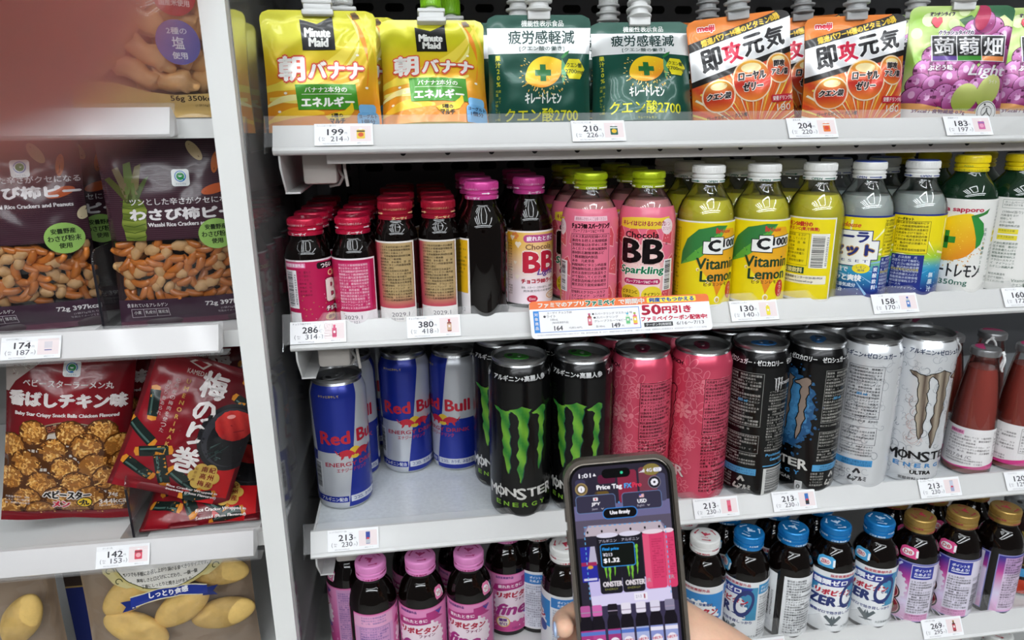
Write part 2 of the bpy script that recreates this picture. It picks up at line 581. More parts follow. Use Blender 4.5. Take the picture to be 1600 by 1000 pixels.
def drink_shelf(z, y0, label, x1=1.32, holes=False, frost=False, lip=0.0135):
    t = thing('display_shelf', label, 'shelf', (0, 0, z), group=None)
    top = mat('shelf_liner_worn', 'd9dee2', 0.3, var=0.16, bscale=260, coat=0.3) if frost else WHITE
    part('shelf_board', [box(XL, x1, y0 + 0.0128, YB, -0.004, -0.0003, WHITE), box(XL + 0.002, x1, y0 + 0.0128, YB, -0.0003, 0.0, top)], t)
    part('side_flange', [box(XL, XL + 0.0015, y0 + 0.012, YB, -0.0155, 0.0015, WHITE)], t)
    fr_ = part('front_rail', rail_pieces(XL - 0.001, x1, y0), t)
    part('price_channel', lip_pieces(XL - 0.003, x1, y0, lip), fr_, label='clear price channel along the shelf front')
    if holes:
        p = [box(-0.066, x1, y0 + 0.016, y0 + 0.019, -0.0245, -0.0155, mat('holder_strip', 'bdb7b4', 0.45))]
        k = 0
        while -0.0045 + 0.0366 * k < x1 - 0.02:
            x = -0.0045 + 0.0366 * k
            pts = [(x + 0.0026 * math.cos(a), -0.0158 + 0.0034 * math.sin(a)) for a in [PI + PI * q / 10 for q in range(11)]]
            p.append(prism(pts, 'y', y0 + 0.0155, y0 + 0.0159, HOLE)); k += 1
        part('holder_strip', p, t)
    # side bracket with foot, and a lamp end housing with its hook
    br = [(y0 + 0.004, -0.0165), (y0 + 0.0045, -0.026), (y0 + 0.022, -0.047), (YB - 0.01, -0.062), (YB - 0.01, -0.0155)]
    part('end_bracket', [prism(br, 'x', XL + 0.002, XL + 0.0035, WHITE), box(XL + 0.002, XL + 0.014, y0 + 0.022, YB - 0.02, -0.0485, -0.047, WHITE)], t)
    part('lamp_housing', [rbox(XL + 0.016, XL + 0.044, y0 + 0.030, y0 + 0.075, -0.042, -0.0155, mat('pale_plastic', 'b9b3ad', 0.5), 0.003)], t)
    part('hook', [tube([(XL + 0.050, y0 + 0.03, -0.0155), (XL + 0.0505, y0 + 0.03, -0.030), (XL + 0.052, y0 + 0.03, -0.044)], 0.0013, mat('pale_plastic'), 8),
                  tube([(XL + 0.044, y0 + 0.04, -0.030), (XL + 0.048, y0 + 0.04, -0.037), (XL + 0.044, y0 + 0.04, -0.043), (XL + 0.036, y0 + 0.04, -0.0445)], 0.0014, GREYM, 8)], t)
    return t
Y1, Y2, Y3, Y4, Y5 = 0.590, 0.580, 0.575, 0.550, 0.54
drink_shelf(Z1, Y1, 'white shelf with clear price channel carrying the jelly pouches', holes=True)
drink_shelf(Z2, Y2, 'white shelf with clear price channel carrying small tonic and lemon bottles')
drink_shelf(Z3, Y3, 'white shelf with scuffed top carrying the energy drink cans', frost=True)
drink_shelf(Z4, Y4, 'white shelf with tall clear lip carrying black tonic bottles at the bottom', lip=0.024)
drink_shelf(Z5, Y5, 'lowest white shelf carrying white capped bottles at the bottom right')
drink_shelf(Z1 + 0.190, Y1 + 0.02, 'upper white shelf above the jelly pouches')  # out of view, included to shade the back of the case

# ---- snack rack on the left
rack = tag(thing('snack_rack', '', 'x', (0, 0, 0)), 'dark backed snack rack to the left of the white side panel', 'rack')
part('back_panel', [box(-1.1, -0.137, 0.93, 0.945, 0.0, 2.05, mat('rack_back_grey', '8a8886', 0.5))], rack)
part('base', [rbox(-1.1, -0.137, 0.60, 0.93, 0.0, 0.16, WHITE, 0.004)], rack)
def snack_shelf(z, xr, label):
    t = thing('snack_shelf', label, 'shelf', (0, 0, z))
    y0 = 0.598
    part('shelf_board', [box(-1.05, -0.138, y0 + 0.022, 0.928, -0.016, -0.001, WHITE)], t)
    fr_ = part('front_rail', [prism([(y0, -0.012), (y0 + 0.010, 0.008), (y0 + 0.013, 0.008), (y0 + 0.022, 0.0), (y0 + 0.022, -0.013), (y0 + 0.003, -0.0145)], 'x', -1.05, xr - 0.004, mat('white_rail_plastic', 'd9d6d6', 0.28, coat=0.3))], t)
    part('price_channel', [prism([(y0 - 0.0018, -0.0135), (y0 + 0.0092, 0.0085), (y0 + 0.0105, 0.011), (y0 + 0.0098, 0.0112), (y0 + 0.008, 0.0085)], 'x', -1.05, xr, CHANNEL),
                           prism([(y0 - 0.002, -0.0155), (y0 + 0.012, -0.0155), (y0 + 0.012, -0.0145), (y0 - 0.002, -0.0145)], 'x', -1.05, xr + 0.003, CHANNEL)], fr_)
    return t
ZL1, ZL2, ZL3, ZL4 = (ZC + z for z in (0.000, -0.177, -0.377, -0.56))
snack_shelf(ZL1, -0.178, 'white snack shelf at the top left under the rice cracker bag')
snack_shelf(ZL2, -0.163, 'white snack shelf under the brown wasabi cracker bags')
snack_shelf(ZL3, -0.156, 'white snack shelf under the red snack bags')
snack_shelf(ZL4, -0.15, 'white snack shelf under the sponge cake packs')

def divider(x, y0, z, h, d, label):
    t = thing('shelf_divider', label, 'divider', (x, y0, z), group='clear dividers of the snack rack')
    o = rrect(0, 0, d, h, 0.012, 6)
    o = [(0, 0), (d, 0), (d, h)] + [(0.012 + 0.012 * math.cos(a), h - 0.012 + 0.012 * math.sin(a)) for a in [PI / 2 + PI / 2 * q / 6 for q in range(7)]]
    part('clear_plate', [prism(o, 'x', -0.0006, 0.0006, CLEAR)], t)
    part('dark_edge', [box(-0.0009, 0.0009, 0.0, 0.0012, 0.0, h - 0.012, mat('divider_edge', '2a2830', 0.3))], t, label='dark front edge')
    part('foot', [box(-0.012, 0.012, 0.0, d * 0.8, 0.0, 0.0012, CLEAR)], t)
divider(-0.265, 0.624, ZL2, 0.072, 0.25, 'clear divider with dark edge between the two brown wasabi bags')
divider(-0.272, 0.626, ZL3, 0.062, 0.25, 'clear divider with dark edge between the noodle ball and plum cracker bags')
divider(-0.146, 0.626, ZL3, 0.075, 0.25, 'clear divider against the white panel beside the plum cracker bags')

# ================================================================ price tags
def price_tag(x, y0, z, name, p1, p2, pic, label, big='213'):
    t = thing('price_tag', label, 'price tag', (x, y0 + 0.0040, z - 0.0012), group='shelf price tags', rx=math.radians(-29.7))
    a = Art()
    W, H = 45.5, 18.8
    a.rect(-W / 2, -H / 2, W / 2, H / 2, 'f4f4f6', 0)
    a.rect(5, -6.2, W / 2 - 1.5, H / 2 - 2.2, 'eedfe0', 1)
    a.T(name, -W / 2 + 9.5, 7.6, 1.7, '77757e', 1, w=min(15, 1.7 * len(name)), fine=1)
    a.T('1個当り', -2, 5.6, 0.9, '9a98a0', 1, fine=1)
    a.T(p1, -6.5, 2.1, 5.2, '2e2c38', 1, w=12.5, b=0.16)
    a.T('円', 1.6, 1.0, 1.8, '77757e', 1)
    a.T('(', -W / 2 + 4, -3.8, 4.2, '77757e', 1)
    a.T('税込', -W / 2 + 7, -3.0, 1.3, '88868f', 1, fine=1); a.T('8%', -W / 2 + 7, -4.8, 1.2, '88868f', 1, fine=1)
    a.T(p2, -5.5, -3.7, 4.2, '55535f', 1, w=9.5, b=0.05)
    a.T('円', 1.2, -4.6, 1.5, '77757e', 1); a.T(')', 3.2, -3.8, 4.2, '77757e', 1)
    a.T('4902179012345678 6-30', -10, -7.9, 0.9, '9a98a0', 1, fine=1)
    a.T('画像はイメージ', 14, -7.6, 1.0, '88868f', 1, fine=1)
    pic(a, 13.2, 0.6)
    part('card', a.build(CARD, on_flat(0.0003), eps=0.00004) + [box(-W / 2000, W / 2000, -0.0002, 0.0002, -H / 2000, H / 2000, mat('tag_card', 'f0f0f2', 0.5))], t)
    return t
def pic_bottle(body, cap, lab):
    def f(a, x, y):
        a.rect(x - 1.0, y + 3.6, x + 1.0, y + 5.2, cap, 2); a.rect(x - 1.8, y - 5.6, x + 1.8, y + 2.6, body, 2, r=0.8)
        a.rect(x - 1.8, y - 4.6, x + 1.8, y + 1.2, lab, 3); a.rect(x - 0.9, y - 2, x + 0.9, y + 0, 'f4e8e8', 4); a.rect(x - 0.8, y + 2.4, x + 0.8, y + 3.7, body, 2)
    return f
def pic_can(c1, c2, tall=1.0):
    def f(a, x, y):
        a.rect(x - 1.9, y - 5.4, x + 1.9, y + 5.4, c1, 2, r=0.5); a.poly([(x - 1.9, y - 5), (x + 1.9, y - 5), (x + 1.9, y), (x - 1.9, y - 1.5)], c2, 3)
        a.rect(x - 1.2, y - 1.4, x + 1.2, y + 0.2, 'd43c50', 4); a.rect(x - 1.7, y + 5.0, x + 1.7, y + 5.6, 'b8b8bc', 4)
    return f
def pic_pouch(c1, c2, c3):
    def f(a, x, y):
        a.rect(x - 3.2, y - 4.5, x + 3.2, y + 3.4, c1, 2, r=0.7); a.rect(x - 1, y + 3.2, x + 1, y + 5, 'f0f0f0', 2)
        a.ell(x, y - 1, 2.2, 1.9, c2, 3, n=14); a.rect(x - 3.2, y + 1.4, x + 3.2, y + 2.5, c3, 3)
    return f
def pic_none(a, x, y):
    a.rect(x - 3.0, y - 1.5, x + 3.0, y + 4, 'd7d0d6', 2); a.rect(x - 2.8, y - 3.4, x + 2.8, y - 2.6, '5a5a9a', 2)
TG = [
 (-0.050, Y1, Z1, 'ミニッツメイド 朝バナナ', '199', '214', pic_pouch('e8c84a', 'd85a30', '303030'), 'white price tag reading 199 under the white capped banana pouch'),
 (0.157, Y1, Z1, 'キレートレモンクエン酸', '210', '226', pic_pouch('1e5a4c', 'e8c030', 'e8ece8'), 'white price tag reading 210 under the green lemon pouches'),
 (0.347, Y1, Z1, '即攻元気', '204', '220', pic_pouch('e0782c', 'd8402c', 'f0f0f0'), 'white price tag reading 204 under the orange pouches'),
 (0.496, Y1, Z1, '蒟蒻畑ライト', '183', '197', pic_pouch('d26aa0', 'e8a0c0', '8a6ab0'), 'white price tag reading 183 under the grape pouches'),
 (-0.082, Y2, Z2, 'チョコラBBプラス', '286', '314', pic_bottle('d8587e', 'd8587e', 'c8406a'), 'white price tag reading 286 under the small pink capped bottles'),
 (0.014, Y2, Z2, 'チョコラBBハイパー', '380', '418', pic_bottle('8a3a34', 'c04050', 'c8a080'), 'white price tag reading 380 under the gold label bottles'),
 (0.303, Y2, Z2, 'C1000ビタミンレモン', '130', '140', pic_bottle('e6d23a', 'f2f2f2', 'e8d820'), 'white price tag reading 130 under the yellow vitamin lemon bottles'),
 (0.442, Y2, Z2, 'ソーダ', '158', '170', pic_bottle('b8c4c8', '2c4aa8', '4a7ac0'), 'white price tag reading 158 under the blue and yellow soda bottles'),
 (0.577, Y2, Z2, 'キレートレモン', '160', '172', pic_bottle('3a6a4a', 'e8d020', 'f0f0ec'), 'white price tag reading 160 under the lemon bottle with yellow cap'),
 (-0.067, Y3, Z3, 'レッドブルエナジー250', '213', '230', pic_can('1e3a9a', 'b8bcc4'), 'white price tag reading 213 with a blue silver can picture'),
 (0.279, Y3, Z3, 'モンスター パイプライン', '213', '230', pic_can('e0607e', 'd4486c'), 'white price tag reading 213 with a pink can picture'),
 (0.360, Y3, Z3, 'モンスター ゼロシュガー', '213', '230', pic_can('2a6ab8', '1a1a20'), 'white price tag reading 213 with a blue black can picture'),
 (0.518, Y3, Z3, 'モンスター ウルトラ', '213', '230', pic_can('c4c8d8', 'a0a4c4'), 'white price tag reading 213 with a pale silver can picture'),
 (0.615, Y3, Z3, 'ファイブミニ', '120', '129', pic_bottle('a84a3a', 'b0b0b0', 'f0e0e4'), 'white price tag reading 120 under the rose fibre drink bottles'),
 (0.527, Y4, Z4, 'リポビタンD8', '269', '295', pic_bottle('5a2a24', 'a07a3a', 'b83a4a'), 'white price tag reading 269 under the gold capped bottles'),
 (0.330, Y4, Z4, 'リポビタンZERO', '162', '178', pic_bottle('3a2a24', '3a7ac0', 'e8ecf0'), 'white price tag half cut by the bottom frame under blue capped bottles'),
]
for q in TG:
    price_tag(*q)
price_tag(-0.313, 0.597, ZL2 - 0.001, '◇わさび柿ピー', '174', '187', pic_none, 'white price tag reading 174 under the brown wasabi bags')
price_tag(-0.273, 0.597, ZL3 - 0.001, 'ラーメン丸', '142', '153', pic_pouch('d83a54', 'e8a0a8', '7a2a34'), 'white price tag reading 142 under the red snack bags')

# ---- coupon strip
t = thing('promotion_strip', 'long white coupon card with orange header in front of the pink sparkling bottles', 'promotion card', (0.177, Y2 - 0.0035, Z2 + 0.002), rx=math.radians(-29.7))
a = Art()
W, H = 162, 33
a.poly(rrect(-W / 2, -H / 2, W / 2, H / 2, 4), 'f3f2f4', 0)
a.poly([(-W / 2, 9.5), (W / 2, 9.5), (W / 2, 13.5)] + [(W / 2 - 3 + 3 * math.cos(q), H / 2 - 3 + 3 * math.sin(q)) for q in (0.3, 0.8, 1.2, 1.57)] + [(-W / 2 + 3, H / 2), (-W / 2 + 0.5, H / 2 - 1.5)], 'ec7434', 1)
a.T('ファミマのアプリ', -53, 12.8, 4.4, 'f8f4ee', 2, w=40, b=0.3); a.T('ファミペイ', -18, 12.8, 4.8, '1a8a6a', 2, w=26, b=0.45, out=('f8f4ee', 0.8))
a.T('で期間中', 10, 12.8, 4.6, 'f8f4ee', 2, w=23, b=0.3)
a.rect(24, 10.6, 69, 15.4, 'f6e23a', 2, r=1); a.T('何度でもつかえる', 46.5, 13, 3.8, '1a5ab8', 3, w=41, b=0.3)
a.frame(-78, -11.5, 16, 7.8, 0.5, '3a7ad0', 1); a.rect(-78, -11.5, -73, 7.8, '2a86d8', 2); a.TV('対象商品', -75.5, 6.2, 3.2, 'f4f4f4', 3, step=4.0, b=0.1)
a.T('エーザイ チョコラBB', -55, 5.6, 2.0, '44444c', 2, fine=1); a.T('●ライト', -64, 2.6, 2.4, '33333a', 2, fine=1)
a.T('100mL', -60, -0.4, 1.8, '55555c', 2, fine=1); a.T('[指定医薬部外品]', -55, -3.2, 2.0, '44444c', 2, fine=1)
a.T('164', -57, -8, 4.0, '2c2c34', 2, b=0.15); a.T('円(税込180円)', -42, -8.4, 2.0, '55555c', 2, fine=1)
pic_bottle('a84434', 'c05a88', 'd87a8a')(a, -29, -1.5)
a.T('●スパークリング マスカット味', -1.5 - 7, 2.9, 2.1, '33333a', 2, w=36, fine=1); a.T('●スパークリング', -14.5, -0.4, 2.1, '33333a', 2, w=22, fine=1)
a.T('グレープフルーツ&ピーチ味', -8, -3.6, 2.1, '33333a', 2, w=34, fine=1); a.T('各140mL', -20, -8.2, 2.0, '55555c', 2, fine=1)
a.T('149', -6, -8, 4.0, '2c2c34', 2, b=0.15); a.T('円', 0, -8.8, 1.8, '55555c', 2)
pic_bottle('d8e6d0', '4ab0d0', '6ac080')(a, 5, -2.5); pic_bottle('e0688a', '9ab030', 'e8c83a')(a, 11.5, -2.5)
a.T('50', 27, 4.2, 8.4, 'd81e4a', 2, w=17, b=0.7); a.T('円引き', 50, 3.6, 6.4, 'd81e4a', 2, w=26, b=0.5)
a.T('ファミペイクーポン配信中!', 47, -3.8, 4.2, 'd81e4a', 2, w=60, b=0.3)
a.rect(19, -11, 45, -7.2, '26262c', 2); a.T('クーポン利用期間', 32, -9.1, 2.4, 'f0f0f0', 3, w=23); a.T('6/16〜7/13', 61, -9.0, 3.0, '33333a', 2, w=25)
a.micro(-76, -15.4, 76, -12.8, 1.5, '9a9aa2', 2, 5)
part('card', a.build(CARD, on_flat(0.0003), eps=0.00004) + [prism([(p[0] / 1000, p[1] / 1000) for p in rrect(-W / 2, -H / 2, W / 2, H / 2, 4)], 'y', -0.0002, 0.0006, mat('tag_card'))], t)

# ================================================================ drink cans
def can_profile(h, R):
    return [(R - 6.5, 0.6), (R - 4.6, 0.0), (R - 3.4, 0.5), (R - 0.9, 4.2), (R, 7.5), (R, h - 17), (R - 0.35, h - 14.5), (R - 1.6, h - 10.5),
            (R - 3.2, h - 6.5), (R - 4.2, h - 4.2), (R - 4.4, h - 3.4)]
def lid_profile(h, R):
    return [(R - 4.4, h - 3.6), (R - 3.1, h - 3.1), (R - 2.7, h - 2.2), (R - 2.9, h - 0.5), (R - 3.6, h), (R - 4.3, h - 0.5), (R - 5.0, h - 4.0), (R - 6.0, h - 5.2),
            (R - 7.0, h - 4.4), (R - 8.4, h - 4.2), (8.0, h - 4.2), (0.0, h - 4.2)]
LIDM = mat('lid_aluminium', 'a9abad', 0.3, 1.0)
def make_can(name, label, art, h, R, tabcol, group, base='c9cacb'):
    t = thing(name, label, 'drink can', group=group)
    pr = can_profile(h, R)
    lac = art.build(CANP, on_cyl(R, pr, 0.00008), su=2.6, sv=3.5, smooth=True)
    inner = [(q[0] - (0.45 if 2 < q[1] < h - 7 else 0), q[1]) for q in pr]
    part('can_body', [lathe(inner, ALU, 56)] + lac, t, sharp=None)
    lid = part('lid', [lathe(lid_profile(h, R), LIDM, 48), prism([(q[0] / 1000, q[1] / 1000) for q in [(9.5 * math.cos(k * PI / 12), -7.5 + 8.5 * math.sin(k * PI / 12)) for k in range(24)]], 'z', (h - 4.3) / 1000, (h - 3.95) / 1000, LIDM)], t, sharp=35)
    tb = mat('pull_tab_' + tabcol, tabcol, 0.28, 0.75)
    o = [(7.6 * math.cos(k * PI / 14) * (1 if math.sin(k * PI / 14) > 0 else 0.86), 2.5 + 12.0 * math.sin(k * PI / 14)) for k in range(28)]
    pt = prism([(q[0] / 1000, q[1] / 1000) for q in o], 'z', (h - 3.7) / 1000, (h - 2.7) / 1000, tb)
    hole = prism([(3.7 * math.cos(k * PI / 8) / 1000, (9.2 + 2.5 * math.sin(k * PI / 8)) / 1000) for k in range(16)], 'z', (h - 2.72) / 1000, (h - 2.62) / 1000, mat('tab_hole', '2a2a2c', 0.5, 0.5))
    riv = lathe([(2.2, h - 4), (2.2, h - 2.3), (1.6, h - 2.0), (0, h - 2.0)], LIDM, 14)
    M = Matrix.Rotation(math.radians({'3a8a32': 70, '8a2a4a': 75, '2f6fae': 50}.get(tabcol, 100)), 4, 'Z')
    part('pull_tab', [pt.moved(M), hole.moved(M), riv], lid)
    return t

def jag(pts, seed, amp=0.35, n=3):
    """roughen an outline like a torn scratch"""
    rnd = random.Random(seed); o = []
    for a, b in zip(pts, pts[1:] + pts[:1]):
        for k in range(n):
            q = k / n
            o.append((a[0] + (b[0] - a[0]) * q + rnd.uniform(-amp, amp), a[1] + (b[1] - a[1]) * q + rnd.uniform(-amp, amp) * 0.6))
    return o
CLAW = [  # three torn strokes, x right, y up, about 44 wide and 68 tall, origin top left
 [(0, 0), (4, -0.6), (7.5, -2.5), (11, -3), (15.5, -2.2), (13.4, -5), (13.2, -9), (14.2, -14), (13.2, -18), (14.6, -25), (13.8, -31), (15.2, -38), (13.8, -46), (14.4, -54), (12.6, -60), (11.2, -55), (10.2, -47), (8.0, -41), (9.2, -36), (7.8, -30), (8.8, -24), (7.2, -18), (7.6, -10), (5.6, -5), (2.6, -3)],
 [(13.5, -1.8), (17.5, -0.8), (21, 0.6), (23.5, 1.8), (26.5, 0.6), (30.5, -1.2), (28.6, -3.6), (28.8, -8), (27.4, -14), (28.4, -21), (27.0, -27), (28.6, -32), (26.2, -39), (26.6, -46), (24.6, -54), (23.8, -61), (22.0, -68), (21.4, -62), (19.6, -55), (21.2, -48), (19.2, -42), (20.8, -36), (20.2, -30), (21.6, -24), (20.4, -17), (21.4, -11), (19.6, -6), (17, -3.6)],
 [(30.8, -4.2), (34.5, -2.6), (37.5, -0.2), (40.2, 1.2), (43.2, -0.4), (43.6, -3.2), (41.8, -7), (42.6, -13), (40.6, -18), (41.8, -24), (40.0, -30), (41.6, -36), (39.6, -43), (38.6, -50), (36.4, -57), (35.8, -50), (37.0, -44), (35.2, -38), (37.2, -31), (36.0, -25), (37.4, -18), (36.2, -12), (37.6, -8), (35.4, -5.6), (32.4, -5.2)]]
def claw(a, cx, ytop, k, cols, l, seed=4, outline=None, edge=None, ky=None):
    ky = ky or k
    for i, st in enumerate(CLAW):
        P = [(cx + (x - 21.8) * k, ytop + y * ky) for x, y in st]
        P = jag(P, seed + i, 0.28 * k)
        if outline:
            mx = sum(p[0] for p in P) / len(P)
            for t in range(8):
                q = PI * t / 4
                a.poly([(p[0] + outline[1] * math.cos(q), p[1] + outline[1] * math.sin(q)) for p in P], outline[0], l - 0.5)
        if edge: a.poly([(p[0] + 0.7 * k, p[1] - 0.2) for p in P], edge, l - 0.3)
        a.poly(P, cols[i % len(cols)] if isinstance(cols, list) else cols, l)
def monster_word(a, cx, y, h, w, col, l, out=None):
    n = 7; s = 'MONSTER'; k = w / (n - 0.2)
    hs = (1.15, 0.95, 0.85, 1.2, 0.9, 0.88, 1.15)
    x = cx - w / 2 + k / 2
    for ch, q in zip(s, hs):
        a.T(ch, x, y - (q - 1) * h * 0.35, h * q, col, l, w=k * (1.0 if ch in 'MN' else 0.84), b=0.5, out=out, shear=-0.06)
        if ch == 'O': a.line([(x, y + h * 0.78), (x, y - h * 0.75)], 1.0, col, l)
        x += k

# --- blue and silver can
def art_redbull():
    R = 26.5; C = 2 * PI * R; q = C / 4
    a = Art()
    BL, SI = '1c2f96', 'c3c6cc'
    a.rect(-C / 2, 3, C / 2, 128, SI, 0)
    lo, mid, hi = 9.0, 62.0, 128.0
    for s in (0, 2 * q):
        for o in ((0, 1),):
            for sh in (-C, 0, C):
                x0 = s + sh
                if -C / 2 - q <= x0 - q and x0 <= C / 2 + q + 1: pass
                # upper left blue field and lower right blue field of one face
                P1 = [(x0 - q + 3, mid), (x0 - 1, mid), (x0 + 7, hi), (x0 - q - 4, hi)]
                P2 = [(x0 - 9, lo - 5), (x0 + q - 4, lo - 5), (x0 + q + 3, mid), (x0 - 1, mid)]
                for P in (P1, P2):
                    a.poly(P, BL, 1)
    for s in (0, 2 * q):
        for sh in (-C, 0):
            x = s + sh
            if not (-C / 2 <= x < C / 2): continue
            a.T('Red Bull', x - 1, 77, 12.6, 'c8283c', 3, w=62, b=0.7)
            a.ell(x + 0.5, 60.5, 6.2, 6.2, 'e8c23c', 3, n=22)
            bull = [(-13, 0), (-11.5, 2.2), (-9, 3.4), (-5.5, 3.8), (-2.6, 2.6), (-0.6, 1.0), (0.6, -0.6), (-0.8, -1.6), (-2.2, -1.2), (-3.0, -2.8), (-4.2, -4.2), (-5.0, -3.2), (-5.2, -1.6), (-7.8, -1.4), (-9.0, -3.4), (-10.6, -4.4), (-10.6, -3.2), (-10.2, -1.6), (-11.6, -0.6), (-13.6, 3.2), (-15.2, 4.0), (-14.2, 2.6)]
            for m in (1, -1):
                a.poly([(x + 0.3 + m * (p[0] * 1.25 - 0.4), 59.8 + p[1] * 1.25) for p in bull], 'c8283c', 4)
            a.T('ENERGY DRINK', x, 49.5, 4.2, 'b83048', 3, w=58, b=0.15)
            a.T('エナジードリンク', x - 3, 43.6, 4.0, 'b83048', 3, w=30, b=0.12)
            a.T('キリッと冷やして', x - 21, 119, 2.4, 'd8c060', 3, w=20, b=0.08)
            a.rect(x - q - 4, 9.5, x - 8.6, 16, BL, 2); a.T('アルギニン配合', x - 23.5, 12.8, 4.0, 'dfe2ea', 3, w=27, b=0.1)
            a.rect(x - 6.6, 9.5, x + q - 5.5, 16, 'd6dae4', 2); a.T('ココロ、カラダ、みなぎる。', x + 15, 12.8, 4.0, '28348a', 3, w=38, b=0.1)
            a.rect(x + q - 3, 18, x + q + 8, 52, 'e0e2e6', 2); a.bars(x + q - 1.8, 24, x + q + 6, 50, '26262c', 3, horiz=True)
    return a

def art_green():
    R = 28.7; C = 2 * PI * R
    a = Art()
    a.rect(-C / 2, 2.5, C / 2, 151.5, '0a0a0b', 0)
    def g(x, y):
        return mixc('2c8230', '7cba3a', (math.sin(y * 0.21 + x * 0.3) + 1) / 2)
    claw(a, 0, 114, 1.22, g, 2, 4, edge='1d5a46', ky=1.1)
    monster_word(a, 0, 29, 9.5, 70, 'e6e4e0', 2)
    for i, ch in enumerate('ENERGY'):
        a.T(ch, -22.5 + i * 9.0, 17.0, 4.2, '86b83a', 2, w=5.2, b=0.3)
    for x in (-60, 0, 60):
        a.T('アルギニン+高麗人参', x, 142.4, 5.0, 'dcdcdc', 2, w=52, b=0.22)
    a.T('炭酸飲料', -20, 6.5, 3.0, '9aa09a', 2, w=12); a.T('355ml', 18, 6.5, 2.6, '9aa09a', 2)
    a.micro(40, 60, 74, 128, 2.3, '6f9a5a', 2, 7); a.micro(-76, 20, -42, 120, 2.3, '9a9a98', 2, 9)
    a.bars(46, 18, 70, 40, 'b8b8b8', 2, 5)
    return a

def flower(a, x, y, r, col, l, n=6):
    for k in range(n):
        q = 2 * PI * k / n
        pts = [(x + r * (0.3 + 0.7 * math.sin(t)) * math.cos(q + (t - PI / 2) * 0.32), y + r * (0.3 + 0.7 * math.sin(t)) * math.sin(q + (t - PI / 2) * 0.32)) for t in [PI * i / 8 for i in range(9)]]
        a.line(pts, 0.6, col, l)
    a.ell(x, y, r * 0.2, r * 0.2, col, l, n=10)
def art_pink():
    R = 28.7; C = 2 * PI * R
    a = Art()
    a.rect(-C / 2, 2.5, C / 2, 151.5, 'd44a66', 0)
    rnd = random.Random(12)
    LN = 'ee8292'
    for k in range(62):
        flower(a, rnd.uniform(-C / 2 + 6, C / 2 - 6), rnd.uniform(12, 140), rnd.uniform(5, 13), LN, 1, rnd.choice((5, 6, 7)))
    for k in range(60):
        x, y = rnd.uniform(-C / 2 + 8, C / 2 - 8), rnd.uniform(12, 138); d = rnd.uniform(0, 6.28)
        for m in (-1, 1):
            a.line([(x + 9 * t * math.cos(d) - m * 2.6 * math.sin(PI * t) * math.sin(d), y + 9 * t * math.sin(d) + m * 2.6 * math.sin(PI * t) * math.cos(d)) for t in [i / 7 for i in range(8)]], 0.55, LN, 1)
    for (x, y) in ((17, 96), (-60, 70)):
        for k in range(7):
            q = k * 2 * PI / 7
            a.ell(x + 5.6 * math.cos(q), y + 5.6 * math.sin(q), 3.2, 1.7, 'f0909a', 1.4, n=12, rot=math.degrees(q))
        a.ell(x, y, 2.2, 2.2, 'f0909a', 1.5, n=12)
    claw(a, -18, 118, 1.22, 'd8566e', 3, 4, outline=('1c0c10', 0.9), ky=1.1)
    monster_word(a, -14, 33, 9, 68, 'f2e6e4', 4, out=('26090f', 0.7))
    for i, ch in enumerate('ENERGY'):
        a.T(ch, -36.5 + i * 9.0, 22, 4.0, '2a0a12', 4, w=4.8, b=0.25)
    a.T('PIPELINE PUNCH', -8, 143, 3.4, '2a0a12', 4, w=44, b=0.2)
    a.rect(36.5, 74, 71, 130, 'd85872', 2); a.frame(36.5, 74, 71, 130, 0.4, '2a0a12', 3)
    a.micro(37.4, 75, 70.2, 128.8, 2.75, '220810', 3, 3, 1.22, 0.97, b=0.12); a.micro(36.5, 38, 71, 72.5, 2.75, '220810', 3, 4, 1.22, 0.97, b=0.12)
    a.micro(36.5, 12, 71, 36.5, 2.75, '220810', 3, 5, 1.22, 0.97, b=0.12)
    return a

